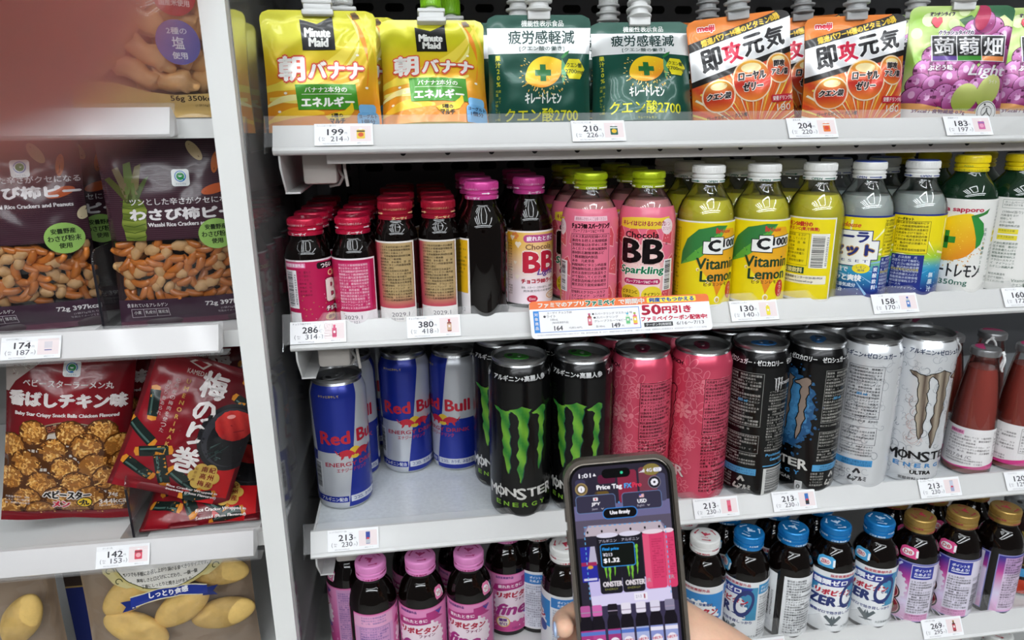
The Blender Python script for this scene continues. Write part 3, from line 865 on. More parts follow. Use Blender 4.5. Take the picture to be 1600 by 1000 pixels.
def art_zero():
    R = 28.7; C = 2 * PI * R
    a = Art()
    a.rect(-C / 2, 2.5, C / 2, 151.5, '0a0a0c', 0)
    rnd = random.Random(3)
    # blue haze behind the scratches
    a.poly(jag([(4 + 27 * math.cos(t), 88 + 40 * math.sin(t)) for t in [i * PI / 10 for i in range(20)]], 3, 3, 3), '2a5c8c', 0.8)
    a.poly(jag([(4 + 20 * math.cos(t), 91 + 32 * math.sin(t)) for t in [i * PI / 10 for i in range(20)]], 5, 3, 3), '4a92c8', 0.9)
    for k in range(420):
        x, y = rnd.gauss(4, 14), rnd.gauss(88, 22)
        d = math.hypot((x - 4) / 30, (y - 88) / 44)
        if d < 1.15:
            r = rnd.uniform(1.0, 3.4) * (1.2 - 0.6 * d)
            c = mixc('58a4dc', '1c3f66', d * 0.9 + rnd.uniform(-0.25, 0.2))
            a.poly(jag([(x + r * math.cos(t), y + r * math.sin(t)) for t in [i * PI / 3 for i in range(6)]], k, r * 0.3, 1), tuple(c), 1 + (k % 40) * 0.02)
    claw(a, -2, 122, 1.22, '9d8a7e', 4, 4, outline=('0a0a0c', 1.0), ky=1.12)
    monster_word(a, -5, 33, 9, 66, 'e8e6e2', 4)
    for i, ch in enumerate('ENERGY'):
        a.T(ch, -25 + i * 9.0, 23.0, 4.0, '4a96d0', 4, w=4.8, b=0.25)
    a.T('ZERO SUGAR', -2, 15.5, 3.6, 'c8c8c8', 4, w=34, b=0.1)
    a.rect(19.5, 4.5, 26.5, 14.5, 'd8d8d8', 3, r=1); a.T('0', 23, 8.4, 4.8, '101014', 4, b=0.3); a.T('カロリー', 23, 12.6, 1.6, '101014', 4, w=5)
    for x in (-60, 0, 60):
        a.T('ゼロシュガー・ゼロカロリー', x, 142.4, 5.0, 'e2e2e2', 2, w=55, b=0.2)
    # side and back print: story column, bar code, recycling mark
    claw(a, 84 - C, 128, 0.22, 'd8d8d8', 4, 4); a.T('MONSTER', 94 - C, 122, 3.0, 'd8d8d8', 4, w=16, b=0.2)
    a.micro(76 - C, 52, 102 - C, 115, 2.3, 'b8b6b0', 3, 17, 1.25); a.T('Positively', 88 - C, 48, 3.4, '5aa8dc', 4, w=20, b=0.2); a.T('Guaranteed', 91 - C, 43.5, 3.0, '5aa8dc', 4, w=16, b=0.2)
    a.rect(77 - C, 5, 103 - C, 34, 'dcdcda', 3); a.bars(80 - C, 6, 101 - C, 33, '16161a', 4, 6, horiz=True)
    a.rect(76 - C, 36, 104 - C, 37.2, '5aa8dc', 3)
    return a
def back_block(a, x0, ink, line, blue='5aa8dc', seed=2, wide=33):
    """ingredients column with blue notice band and aluminium recycling mark"""
    x1 = x0 + wide
    a.frame(x0, 78, x1, 132, 0.35, line, 3); a.micro(x0 + 0.8, 79, x1 - 0.6, 130.6, 2.55, ink, 3, seed, 1.28, 0.97, b=0.06)
    a.T('355 ml', x0 + wide * 0.45, 103.5, 2.6, blue, 3.4, w=9, b=0.2)
    a.micro(x0, 71, x1, 76.5, 2.4, ink, 3, seed + 1); a.frame(x0, 50, x1, 69, 0.35, line, 3); a.micro(x0 + 0.8, 51, x1 - 0.6, 68.4, 2.4, ink, 3, seed + 2)
    a.micro(x0, 34.5, x1, 49, 2.3, ink, 3, seed + 3)
    a.rect(x0 - 3, 26.5, x1, 33.5, blue, 3); a.T('お早めにお飲みください。', x0 + wide * 0.55, 31.3, 2.6, '12304a', 4, w=wide * 0.8); a.T('凍結すると破れることがあります。', x0 + wide * 0.55, 28.3, 2.4, '12304a', 4, w=wide * 0.85)
    cx, cy = x0 + wide * 0.58, 16.5
    tri = [(0, 9), (2.6, 9), (8.2, 0.5), (5.6, -1.2), (1.2, 5.6), (-3.4, 0), (-1.2, -1.4), (-8.2, -1.6), (-5.8, 4.2), (-4.4, 2.2)]
    a.poly([(cx + p[0] * 0.8, cy + 1 + p[1] * 0.8) for p in [(-4.6, 2.6), (-0.8, 8.6), (1.8, 8.6), (5.2, 2.8), (2.8, 1.4), (0.5, 5.4), (-2.2, 1.0)]], ink, 4)
    a.poly([(cx + p[0] * 0.8, cy + p[1] * 0.8) for p in [(-6.6, 0.4), (-9.4, -5.2), (-8.4, -7.4), (-3.0, -7.4), (-3.0, -9.4), (0.4, -6.2), (-3.0, -3.2), (-3.0, -5.0), (-6.8, -5.0), (-4.6, -0.6)]], ink, 4)
    a.T('アルミ', cx + 4.4, cy - 3.4, 4.6, ink, 4, w=11, b=0.3)
    a.micro(x0 - 4, 9, x0 + wide * 0.32, 25, 2.3, ink, 3, seed + 5)
def art_zero_full():
    a = art_zero()
    back_block(a, 37, 'c2c0ba', 'a8a8a4', seed=21)
    return a

def art_ultra():
    R = 28.7; C = 2 * PI * R
    a = Art()
    a.rect(-C / 2, 2.5, C / 2, 151.5, 'dfe1e4', 0)
    rnd = random.Random(8)
    for k in range(260):
        x, y = rnd.uniform(-C / 2 + 6, C / 2 - 6), rnd.uniform(10, 138)
        r = rnd.uniform(2, 7); s0 = rnd.uniform(0, 6.28); sg = rnd.choice((-1, 1))
        pts = [(x + r * (1 - t * 0.75) * math.cos(s0 + sg * t * 5), y + r * (1 - t * 0.75) * math.sin(s0 + sg * t * 5)) for t in [i / 9 for i in range(10)]]
        a.line(pts, rnd.uniform(0.35, 0.9), rnd.choice(('b9bdc2', 'c2c6ca', 'a4a8ae')), 1)
    for k in range(24):
        x, y = rnd.gauss(-14, 4), rnd.uniform(40, 100); r = rnd.uniform(2, 6); s0 = rnd.uniform(0, 6)
        a.line([(x + r * math.cos(s0 + t), y + 1.3 * r * math.sin(s0 + t)) for t in [i * 0.35 for i in range(8)]], 0.35, 'c99a8e' if k % 2 else 'b4a8a4', 1.3)
    def st(x, y):
        return mixc('5c4a40', 'bdb09c', (math.sin(x * 0.7 + y * 0.05) + 1) / 2)
    claw(a, 4, 122, 1.3, st, 3, 4, outline=('141216', 0.8), ky=1.18)
    monster_word(a, 0, 33, 9.4, 70, '16161a', 4)
    for i, ch in enumerate('ENERGY'):
        a.T(ch, -24.5 + i * 9.8, 22.5, 4.2, '4a90cc', 4, w=5.6, b=0.35)
    a.T('ULTRA', -1, 14.8, 4.0, '16161a', 4, w=20, b=0.35)
    a.T('炭酸飲料・355ml', -6, 7.5, 3.6, '3a3a40', 4, w=30, b=0.1)
    for x in (-60, 0, 60):
        a.T('アルギニン+ゼロシュガー', x, 142.6, 5.0, '2c3a58', 2, w=55, b=0.2)
    a.T('ENERGY', 38, 56, 4, '4a90cc', 4, w=24, b=0.4, rot=90)
    back_block(a, 44, '35353a', '6a6a70', '4aa0dc', seed=31)
    return a

# ================================================================ bottles
def spun_cap(r, h, z0, m, kn=0, style='knurl'):
    """screw cap (mm): knurled band on top, grooves and tamper ring below"""
    z1 = z0 + h
    prof = [(r - 0.9, z0), (r + 0.1, z0 + 0.2), (r + 0.3, z0 + 2.6), (r - 0.9, z0 + 3.3), (r - 0.9, z0 + 3.9), (r + 0.1, z0 + 4.5), (r + 0.1, z0 + 6.1), (r - 1.0, z0 + 6.8), (r - 1.0, z0 + 7.5),
            (r + 0.15, z0 + 8.2), (r + 0.1, z1 - 1.4), (r - 0.3, z1 - 0.5), (r - 1.2, z1), (r - 2.4, z1 - 0.15), (0, z1 - 0.15)]
    p = [lathe(prof, m, 44)]
    rib = []
    n = 60
    for k in range(n):
        a = 2 * PI * k / n
        c, s = math.cos(a), math.sin(a)
        q = box(-0.00022, 0.00022, -(r + 0.35) / 1000, -(r - 0.3) / 1000, (z0 + 8.6) / 1000, (z1 - 1.7) / 1000, m)
        rib.append(q.moved(Matrix.Rotation(a, 4, 'Z')))
    return p + rib

def body_profile(kind):
    if kind == 'bb50':      # 92 mm
        return [(15, 0.8), (17, 0), (18.2, 0.8), (19, 3), (19, 58), (18.4, 63), (16.6, 68), (13.8, 72.5), (12.8, 75), (12.8, 82)]
    if kind == 'hyper':     # 104 mm
        return [(14, 0.8), (16, 0), (17.2, 0.8), (17.8, 3), (17.8, 74), (17.0, 79), (14.8, 83.5), (13.0, 86), (12.8, 94)]
    if kind == 'light':     # 118 mm
        return [(17, 0.8), (20, 0), (21.4, 0.8), (22, 3), (22, 74), (21.6, 79), (20.0, 85), (16.8, 91), (13.6, 96.5), (12.8, 100), (12.8, 108)]
    if kind == 'lipo':      # 118 mm
        return [(17, 0.8), (20, 0), (21.8, 0.8), (22.4, 3), (22.4, 72), (22.2, 78), (21.2, 84), (19.0, 90), (15.4, 96), (13.2, 99.5), (12.9, 102), (12.9, 108)]
    if kind == 'spark':     # 123 mm
        return [(19, 0.8), (22.5, 0), (24.2, 1), (25, 4), (25, 78), (24.6, 84), (23.2, 91), (20.4, 97), (16.0, 103), (13.6, 106.5), (12.9, 109), (12.9, 114)]
    if kind == 'c1000':     # 127 mm
        return [(19, 0.8), (23, 0), (24.8, 1), (25.6, 4), (25.6, 78), (25.3, 83), (24.2, 89), (21.6, 95.5), (17.0, 102), (14.0, 107), (12.9, 111), (12.9, 118)]
    if kind == 'kire':      # 131 mm
        return [(19, 0.8), (23, 0), (24.8, 1), (25.6, 4), (25.6, 88), (25.2, 93), (23.8, 99), (20.8, 105), (16.4, 110), (13.6, 113.5), (12.9, 116), (12.9, 122)]

def cap_art(a, r, z0, ink, kind):
    C = 2 * PI * r
    for k in range(3):
        x = -C / 2 + C / 3 * (k + 0.5)
        if kind == 'eisai':
            a.T('エーザイ', x, z0 + 1.5, 2.3, ink, 1, w=13, b=0.12)
            a.poly([(x + 8, z0 + 5.0), (x + 13, z0 + 5.0), (x + 13, z0 + 4.4), (x + 15.5, z0 + 5.4), (x + 13, z0 + 6.4), (x + 13, z0 + 5.8), (x + 8, z0 + 5.8)], ink, 1)
            a.T('キケン!ご注意ください', x - 4, z0 + 8.9, 1.7, ink, 1, w=20, fine=1)
        elif kind == 'open':
            a.T('OPEN', x, z0 + 1.5, 2.1, ink, 1, w=9, b=0.12)
            a.poly([(x + 7, z0 + 1.1), (x + 16, z0 + 1.1), (x + 16, z0 + 0.5), (x + 19, z0 + 1.5), (x + 16, z0 + 2.5), (x + 16, z0 + 1.9), (x + 7, z0 + 1.9)], ink, 1)
        elif kind == 'taisho':
            a.T('ご注意 開栓時', x, z0 + 1.5, 2.0, ink, 1, w=15, b=0.08); a.T('大正製薬', x + 14, z0 + 5.3, 1.8, ink, 1, w=9, b=0.08)
        elif kind == 'lemon':
            a.T('キレートレモンキレートレモン', x, z0 + 1.4, 2.0, ink, 1, w=C / 3 - 1)
            a.T('POKKA', x, z0 + 5.2, 1.6, ink, 1)
def cap_top(a, r, ink, kind):
    if kind == 'taisho':
        for q in (20, 140, 260):
            a.poly([((r - 4.2 + d) * math.cos(math.radians(q + t)) , (r - 4.2 + d) * math.sin(math.radians(q + t))) for d, t in ((0.6, 0), (0.6, 40), (1.6, 40), (0, 55), (-1.6, 40), (-0.6, 40), (-0.6, 0))], ink, 1)
        for m in (-1, 1):
            a.poly([(0, -3), (m * 1.2, -1), (m * 5, 2.5), (m * 3.6, 4), (m * 1.5, 2.0), (m * 0.4, 4.2), (0, 1.5)], ink, 1)
        a.T('大正製薬', 0, -4.8, 1.8, ink, 1, w=7)
    elif kind == 'eisai':
        a.T('チョコラBB', 0, 1.5, 2.6, ink, 1, w=13, b=0.12); a.T('エーザイ', 0, -3, 2.2, ink, 1, w=9)
    elif kind == 'ring':
        for k in range(24):
            q0, q1 = 2 * PI * k / 24, 2 * PI * (k + 1) / 24
            a.poly([(6.2 * math.cos(q0), 6.2 * math.sin(q0)), (6.2 * math.cos(q1), 6.2 * math.sin(q1)), (5.6 * math.cos(q1), 5.6 * math.sin(q1)), (5.6 * math.cos(q0), 5.6 * math.sin(q0))], ink, 1)
        a.T('開', 0, 0, 4, ink, 1)

def make_bottle(name, label, kind, art, capm, capz, caph, capink, capkind, group, glass=AMBER, liquid=None, fill=0, film=None, papermat=None, neck=None, topkind=None, su=2.6):
    t = thing(name, label, 'bottle', group=group)
    pr = body_profile(kind)
    Rm = max(p[0] for p in pr)
    if liquid is None:
        part('glass_body', [lathe(pr, glass, 44)], t)
    else:
        part('glass_body', [lathe(pr, glass, 44)], t)
        zs = [p[1] for p in pr]; rs = [p[0] for p in pr]
        lp = [(max(1, np.interp(z, zs, rs) - 1.3), z) for z in [1.5, 4, 20, 40, 60, 75, 80, 85, 90, 93, 96, 99, 102, 105] if z < fill] + [(np.interp(fill, zs, rs) - 1.3, fill)]
        part('liquid', [lathe(lp, liquid, 40)], t)
    r = 14.2
    cp = spun_cap(r, caph, capz, capm)
    ca = Art(); cap_art(ca, r + 0.12, capz, capink, capkind)
    cp += ca.build(CARD, on_cyl(r + 0.12, None, 0.00006), su=1.5)
    tk = topkind or capkind
    if tk in ('taisho', 'eisai', 'ring'):
        ct = Art(); cap_top(ct, r, capink, tk); cp += ct.build(CARD, on_top(capz + caph - 0.1))
    part('cap', cp, t)
    if art:
        part('label', art.build(papermat or PAPER, on_cyl(Rm, film and pr, 0.00025), su=su, sv=4.0, smooth=True), t, sharp=None)
    if neck:
        na = neck
        part('neck_sticker', na.build(PAPER, on_cyl(21, pr, 0.0003), su=2, sv=2.5), t)
    return t

# ---- printed labels (x = 0 is the middle of the front)
def art_bbplus():
    a = Art(); CR, PK = 'b8104e', 'e07aa6'
    a.rect(-56, 2, 56, 59, 'f0e4ea', 0); a.rect(-54.6, 2, 54.6, 57.6, CR, 1)
    a.rect(-54, 52.6, -34, 56.6, PK, 2); a.T('指定医薬部外品', -44, 54.6, 2.7, 'f8e8f0', 3, w=18, b=0.1)
    a.rect(-53.6, 18, -42, 50.5, 'f2eef0', 2); a.bars(-52.4, 20, -46, 49.5, '22202a', 3, 4, horiz=True); a.T('4987028155373', -43.6, 34, 1.7, '33303a', 3, w=26, rot=90)
    a.rect(-53, 3, -41, 14.5, 'f2eef0', 2)
    a.micro(-40, 26, -29, 50, 2.0, '5a0a2c', 2, 3, 1.6, 0.9)
    a.T('つらい', -16, 53.6, 4, 'f4f0f0', 4, w=11, b=0.25); a.rect(-25, 51, -6, 56.4, '14080c', 2, r=2)
    a.T('Chocola', -2, 46.5, 5.0, 'f4d9a0', 3, w=26, b=0.2)
    a.T('BB', -2, 32, 18, 'f6efe8', 3, w=30, b=1.2, out=('8a0a34', 1.9)); a.T('plus', 6, 22, 4.2, 'f2d8a0', 4, w=13, b=0.2, shear=0.25)
    a.T('チョコラBBプラス', -2, 16.5, 4.4, 'fbf6f4', 3, w=34, b=0.35, out=('2a0614', 0.7))
    rnd = random.Random(5)
    for k in range(46):
        a.ell(rnd.uniform(-40, 28), rnd.uniform(8, 30), 0.5, 0.5, rnd.choice(('b89a50', '8a8a40', 'e0a0b8')), 2, n=6, fine=1)
    a.ell(-14, 9, 7, 3.4, 'd8a878', 3); a.T('疲れ', -14, 9, 3.0, '6a1024', 4, w=8, b=0.15); a.ell(2, 6.5, 8.5, 3.8, 'b9a2cc', 3); a.T('肌あれ', 2, 6.5, 3.0, '4a2a6a', 4, w=11, b=0.15)
    a.rect(22, 15, 50, 55.5, 'c82866', 2); a.micro(22.8, 15.6, 49.4, 54.6, 2.15, 'f6dde8', 3, 5, 1.22, 0.97); a.rect(21, 2, 54.6, 13.5, 'efe6ea', 2)
    a.T('2029.1', 33, 8.6, 3.4, '6a646c', 3, w=15); a.T('RK321', 33, 4.4, 2.4, '8a848c', 3, w=10)
    return a
def art_hyper():
    a = Art()
    def g(x, y): return mixc('c14858', 'b59a6c', min(1, max(0, (y - 16) / 10)) * min(1, max(0, (x - 15) / 7)))
    a.rect(-52, 3, 48, 72, 'ece6e2', 0); a.rect(-50.5, 3, 46.5, 70.6, '8a1c2c', 1)
    a.rect(12, 15, 46, 70.6, g, 1.5); a.micro(17, 19, 45.5, 68.5, 2.1, '3a2c1c', 2.5, 6, 1.2, 0.97, b=0.05)
    a.rect(12, 3, 46.5, 15, 'eeeae8', 2); a.T('2029.1', 33, 9.5, 3.6, '6a646c', 3, w=15); a.T('HJ108', 30, 5.4, 2.4, '8a848c', 3, w=10)
    a.rect(-50.5, 3, -48, 70, 'b8862c', 2); a.rect(-46.5, 32, -38, 66, 'eee8e4', 2); a.bars(-45.5, 33, -40, 65, '22202a', 3, 9, horiz=True); a.rect(-46.5, 4, -38, 28, 'c8a4b4', 2)
    a.T('Chocola', -10, 58, 5, 'f0d8a0', 3, w=26, b=0.2); a.T('BB', -10, 44, 17, 'f0d890', 3, w=28, b=1.2); a.T('Hyper', -8, 30, 5, 'f0e8e0', 3, w=20, b=0.3); a.T('チョコラBBハイパー', -10, 21, 4, 'f6f0ea', 3, w=32, b=0.3)
    return a
def art_bblight():
    a = Art()
    def g(x, y): return mixc('f4e8ee', 'ecb81c', min(1, max(0, (y - 24) / 34)) * (0.72 + 0.28 * min(1, abs(x + 2) / 24)))
    a.rect(-46, 4, 46, 71.5, 'f2ecec', 0); a.rect(-44.6, 4, 44.6, 70, g, 1)
    a.micro(-43, 12, -24, 63, 2.0, '6a5230', 2, 3, 1.22, 0.95)
    a.rect(-14, 61, 20, 68, 'b84a88', 2, r=3.4); a.T('疲れたときに', 3, 64.5, 4.2, 'faf0f4', 3, w=28, b=0.25)
    a.T('Chocola', 1, 57, 4.8, '7a4a3a', 3, w=26, b=0.15)
    a.T('BB', 2, 43, 18, 'c01c38', 3, w=31, b=1.3, out=('f6e8e4', 1.9)); a.T('Light', 8, 33, 7, '5a3a90', 4, w=18, b=0.25, shear=0.35)
    a.T('チョコラBBライト', 2, 25.5, 4.0, 'b8203c', 3, w=36, b=0.35)
    a.T('発熱、スポーツ・日常の疲れに、栄養補給', 1, 19.6, 2.2, '4a4044', 3, w=34); a.T('肉体疲労時の栄養補給', 1, 16.4, 2.2, '4a4044', 3, w=30)
    for (x, y, q) in ((-19, 60, 2.8), (-25, 66, 2.2), (-20, 30, 2), (-26, 36, 1.6), (-22, 43, 1.5)):
        a.ell(x - q * 0.5, y, q * 0.62, q * 0.62, 'f6ead8', 2, n=12); a.ell(x + q * 0.5, y, q * 0.62, q * 0.62, 'f6ead8', 2, n=12); a.poly([(x - q * 1.05, y - 0.2), (x + q * 1.05, y - 0.2), (x, y - q * 1.6)], 'f6ead8', 2)
    for k in range(5):
        t = k * 2 * PI / 5; a.ell(-22 + 2.4 * math.cos(t), 67 + 2.0 * math.sin(t), 1.5, 1.5, 'e88a4a', 2, n=10)
    a.ell(16, 11, 8.5, 4.2, 'f4e6d8', 2); a.ell(16, 11, 7.8, 3.6, 'c87838', 2.5); a.ell(16, 11, 7.0, 3.0, 'f6e8da', 2.6); a.T('カロリー', 16, 11, 3.0, '8a4a28', 3, w=11); a.ell(-6, 9, 5, 3.4, 'c02040', 2); a.T('Eisai', -6, 9, 2.4, 'f8eef0', 3)
    a.rect(26, 24, 44, 70, 'eab41a', 2); a.T('100mL', 33, 66, 2.4, '4a3a1a', 3); a.micro(29, 36, 43.5, 63, 2.1, '4a3a1a', 3, 8, 1.6, 0.8); a.rect(26, 4, 44.6, 22, 'f0e9ea', 2); a.T('2029.2', 34, 9, 3.4, '6a646c', 3, w=13)
    return a
def art_sparkling():
    a = Art(); C = 2 * PI * 25
    a.rect(-C / 2, 4, C / 2, 93.5, 'e46e88', 0)
    # citrus wedges
    for i in range(10):
        x0 = -C / 2 + C / 10 * i + 6
        for y0 in (18, 44, 70):
            x = x0 + (6 if (y0 == 44) else 0)
            d = 0.5 + 0.4 * math.sin(i * 2 + y0)
            pts = [(x - 5.2, y0 - 6), (x + 5.6, y0 - 9), (x + 6.2, y0 + 1), (x + 2.5, y0 + 7.5), (x - 3.5, y0 + 4)]
            a.poly([(p[0] + (p[0] - x) * 0.12, p[1] + (p[1] - y0) * 0.14) for p in pts], 'f0a0a8', 1); a.poly(pts, 'd8505e', 1.3)
            for k in range(4): a.ell(x - 2 + 2.2 * (k % 2) + 0.6 * k, y0 - 3 + 2.0 * (k // 2) + 0.3 * k, 0.55, 0.7, 'ee9aa0', 1.6, n=7, fine=1)
    # front panel
    a.ell(0, 32, 21, 30, 'eab0b0', 1.8, n=30); a.ell(0, 32, 17, 25, 'f4d4ce', 1.9, n=30)
    a.poly([(-24, 76.5), (-24, 83.5), (-12, 85), (0, 85.5), (14, 84.6), (24, 85.6), (22, 76.5), (10, 75), (0, 75.5), (-12, 75)], 'eccb3c', 2)
    a.T('キレイはじける5つの力', -1, 80, 4.4, 'a01848', 3, w=39, b=0.2); a.ell(21.5, 77, 6.4, 7, 'f2d8dc', 3); a.T('ノン', 21.5, 79.3, 3, 'b03a5c', 4, w=6); a.T('カフェイン', 21.5, 75.4, 3, 'b03a5c', 4, w=10)
    a.T('Chocola', -2, 70, 5.4, '2a1216', 3, w=30, b=0.22)
    a.T('BB', -1, 55.5, 20, '120a0c', 3, w=37, b=1.5, out=('f2ccc8', 2.3)); a.T('Sparkling', -1, 38, 8.2, '1d7a50', 4, w=40, b=0.4, shear=0.12, out=('f4eee8', 0.9)); a.T('®', 21, 62, 2.4, '120a0c', 3)
    a.rect(-17, 26, 16, 31, 'b82a62', 3, r=2.4); a.T('グレープフルーツ&ピーチ味', -0.5, 28.5, 2.9, 'f8e8ec', 4, w=29, b=0.1)
    a.ell(-11, 16.5, 9.5, 8.5, 'e6c832', 3); a.T('ビタミンC', -11, 19, 3.6, '4a3208', 4, w=14, b=0.1); a.T('1500mg', -11, 13.5, 3.8, '4a3208', 4, w=13, b=0.15); a.ell(9, 16.0, 9.5, 8.5, 'e8d038', 3.2); a.T('ナイアシン', 9, 17, 3.4, '4a3208', 4, w=14, b=0.1)
    # back panel
    xb = 52
    a.rect(xb - 18, 5, xb + 18, 90, 'e2718b', 2); a.rect(xb - 15, 83.6, xb + 15, 87.6, 'f2c8d4', 3); a.T('開栓時ふき出しにご注意ください', xb, 85.6, 2.8, '9a2a50', 4, w=27)
    a.T('チョコラBB スパークリング', xb, 79.6, 4.6, '260a12', 4, w=34, b=0.3); a.T('グレープフルーツ&ピーチ味', xb - 2, 75.4, 3.2, '260a12', 4, w=27)
    a.frame(xb - 17, 24, xb + 17, 72.6, 0.3, '260a12', 3); a.micro(xb - 16.4, 24.5, xb + 16.4, 72, 2.9, '260a12', 3, 6, 1.22, 0.98, b=0.08); a.micro(xb - 17, 6, xb + 17, 23, 2.9, '260a12', 3, 9, 1.22, 0.98, b=0.08)
    a.rect(xb - 33, 20, xb - 22, 48, 'f0eaea', 2); a.bars(xb - 31.5, 21, xb - 24.5, 47, '22202a', 3, 9, horiz=True)
    return a
LEAF, LEAF2 = '2f7a3a', '5aa83c'
def art_c1000():
    a = Art()
    a.rect(-67, 3, 55, 80, 'eeeade', 0); a.rect(-67, 5, 55, 78.6, 'ecd70e', 1)
    # lemon-drop and leaf
    a.poly([(-14, 58), (-6, 70), (8, 74), (24, 73), (32, 60), (30, 44), (20, 32), (12, 22), (7, 12), (3, 24), (-6, 34), (-13, 44)], 'ecac1c', 2)
    def og(x, y): return mixc('e6861c', 'f0b828', (y - 14) / 40)
    a.poly([(-8, 40), (0, 48), (26, 46), (20, 33), (12, 22), (7.5, 13), (3, 24), (-4, 33)], og, 2.2)
    a.poly([(-28, 40), (-27, 52), (-22, 64), (-12, 73), (4, 76.5), (14, 76), (8, 70), (-4, 58), (-16, 48)], LEAF, 2.4); a.poly([(-28, 40), (-16, 52), (-2, 64), (14, 76), (8, 66), (-2, 54), (-12, 46)], LEAF2, 2.6)
    a.line([(-28, 40), (-14, 54), (2, 67), (14, 76)], 0.6, 'a8cc7a', 2.8)
    for (x, y, q) in ((-2, 27, 2.4), (7.6, 9.5, 3.0), (-11, 37, 1.6)):
        a.ell(x, y, q * 0.85, q, 'f4efd8', 3, n=16); a.ell(x + 0.3, y - 0.3, q * 0.55, q * 0.7, 'd8b048', 3.2, n=14)
    a.T('h', 4.5, 72, 4.6, 'c83a30', 3, b=0.5); a.T('House', 12, 71.4, 3.6, 'c83a30', 3, w=11, b=0.15, shear=0.3)
    a.poly([(-8, 51), (-8, 63), (-2, 63), (-2, 66.5), (11, 66.5), (11, 64.5), (30, 66.5), (30, 56), (11, 54), (11, 50)], '0f1014', 3); a.poly([(-7.3, 51.7), (-7.3, 62.3), (-1.3, 62.3), (-1.3, 65.8), (10.3, 65.8), (10.3, 63.8), (29.3, 65.8), (29.3, 56.7), (10.3, 54.7), (10.3, 51.0)], 'f2f2ee', 3.4)
    a.T('C', 2.4, 58.6, 9.6, '0f1014', 4, w=10, b=0.9); a.T('1000', 19.4, 60.4, 6.6, '0f1014', 4, w=17, b=0.55)
    a.T('Vitamin', 8, 42.5, 9.8, '173f24', 4, w=41, b=0.42); a.T('Lemon', 9, 31, 9.4, '173f24', 4, w=35, b=0.42); a.T('ビタミンレモン', 8, 23.8, 3.2, '5a2a10', 4, w=26, b=0.1)
    a.ell(22, 17, 5, 8, 'c8302c', 3); a.TV('すっぱい', 22, 23, 3.0, 'f8f0e0', 4)
    a.frame(-42, 52, -30, 73, 0.3, '5a5220', 2); a.micro(-41.5, 52.6, -30.4, 72.4, 1.9, '4a4418', 2.4, 4, 1.4); a.micro(-42, 9, -30, 50, 2.0, '4a4418', 2.4, 5, 1.5, 0.8)
    return a
def art_c1000_back():
    """same wrap seen from its back: the panel beside the seam"""
    a = Art()
    a.rect(-60, 3, 24, 80, 'eeeade', 0); a.rect(-60, 5, 22.6, 78.6, 'ecd70e', 1)
    a.T('レモン50個分の', -10, 74, 4.2, 'c8342c', 3, w=25, b=0.25); a.T('ビタミンC(果汁換算)', -7, 69.4, 3.8, 'c8342c', 3, w=31, b=0.15)
    a.frame(-22, 36, 1, 65.5, 0.3, '6a6220', 2); a.micro(-21.4, 36.4, 0.6, 65, 2.5, '5a5220', 3, 8, 1.35, 0.8)
    a.rect(2.6, 34, 18.5, 65.5, 'f0eee4', 2); a.bars(4, 35, 14.5, 63.5, '22222a', 3, 11, horiz=True, n=34); a.T('4530503024523', 17, 49, 1.8, '33333a', 3, w=27, rot=90)
    a.rect(-22.6, 28.4, -1, 34.4, '1d4a36', 2); a.T('炭酸飲料', -12, 31.4, 4.6, 'e8e0a8', 3, w=19, b=0.2)
    a.rect(-23, 19, 19, 27, 'efe8d4', 2, r=1); a.T('お客様相談センター0120-80-9924', -3, 24.9, 2.4, '3a3a40', 3, w=37, b=0.06); a.T('https://www.house-wf.co.jp', -7, 21.2, 2.4, '3a3a40', 3, w=29, b=0.05)
    return a
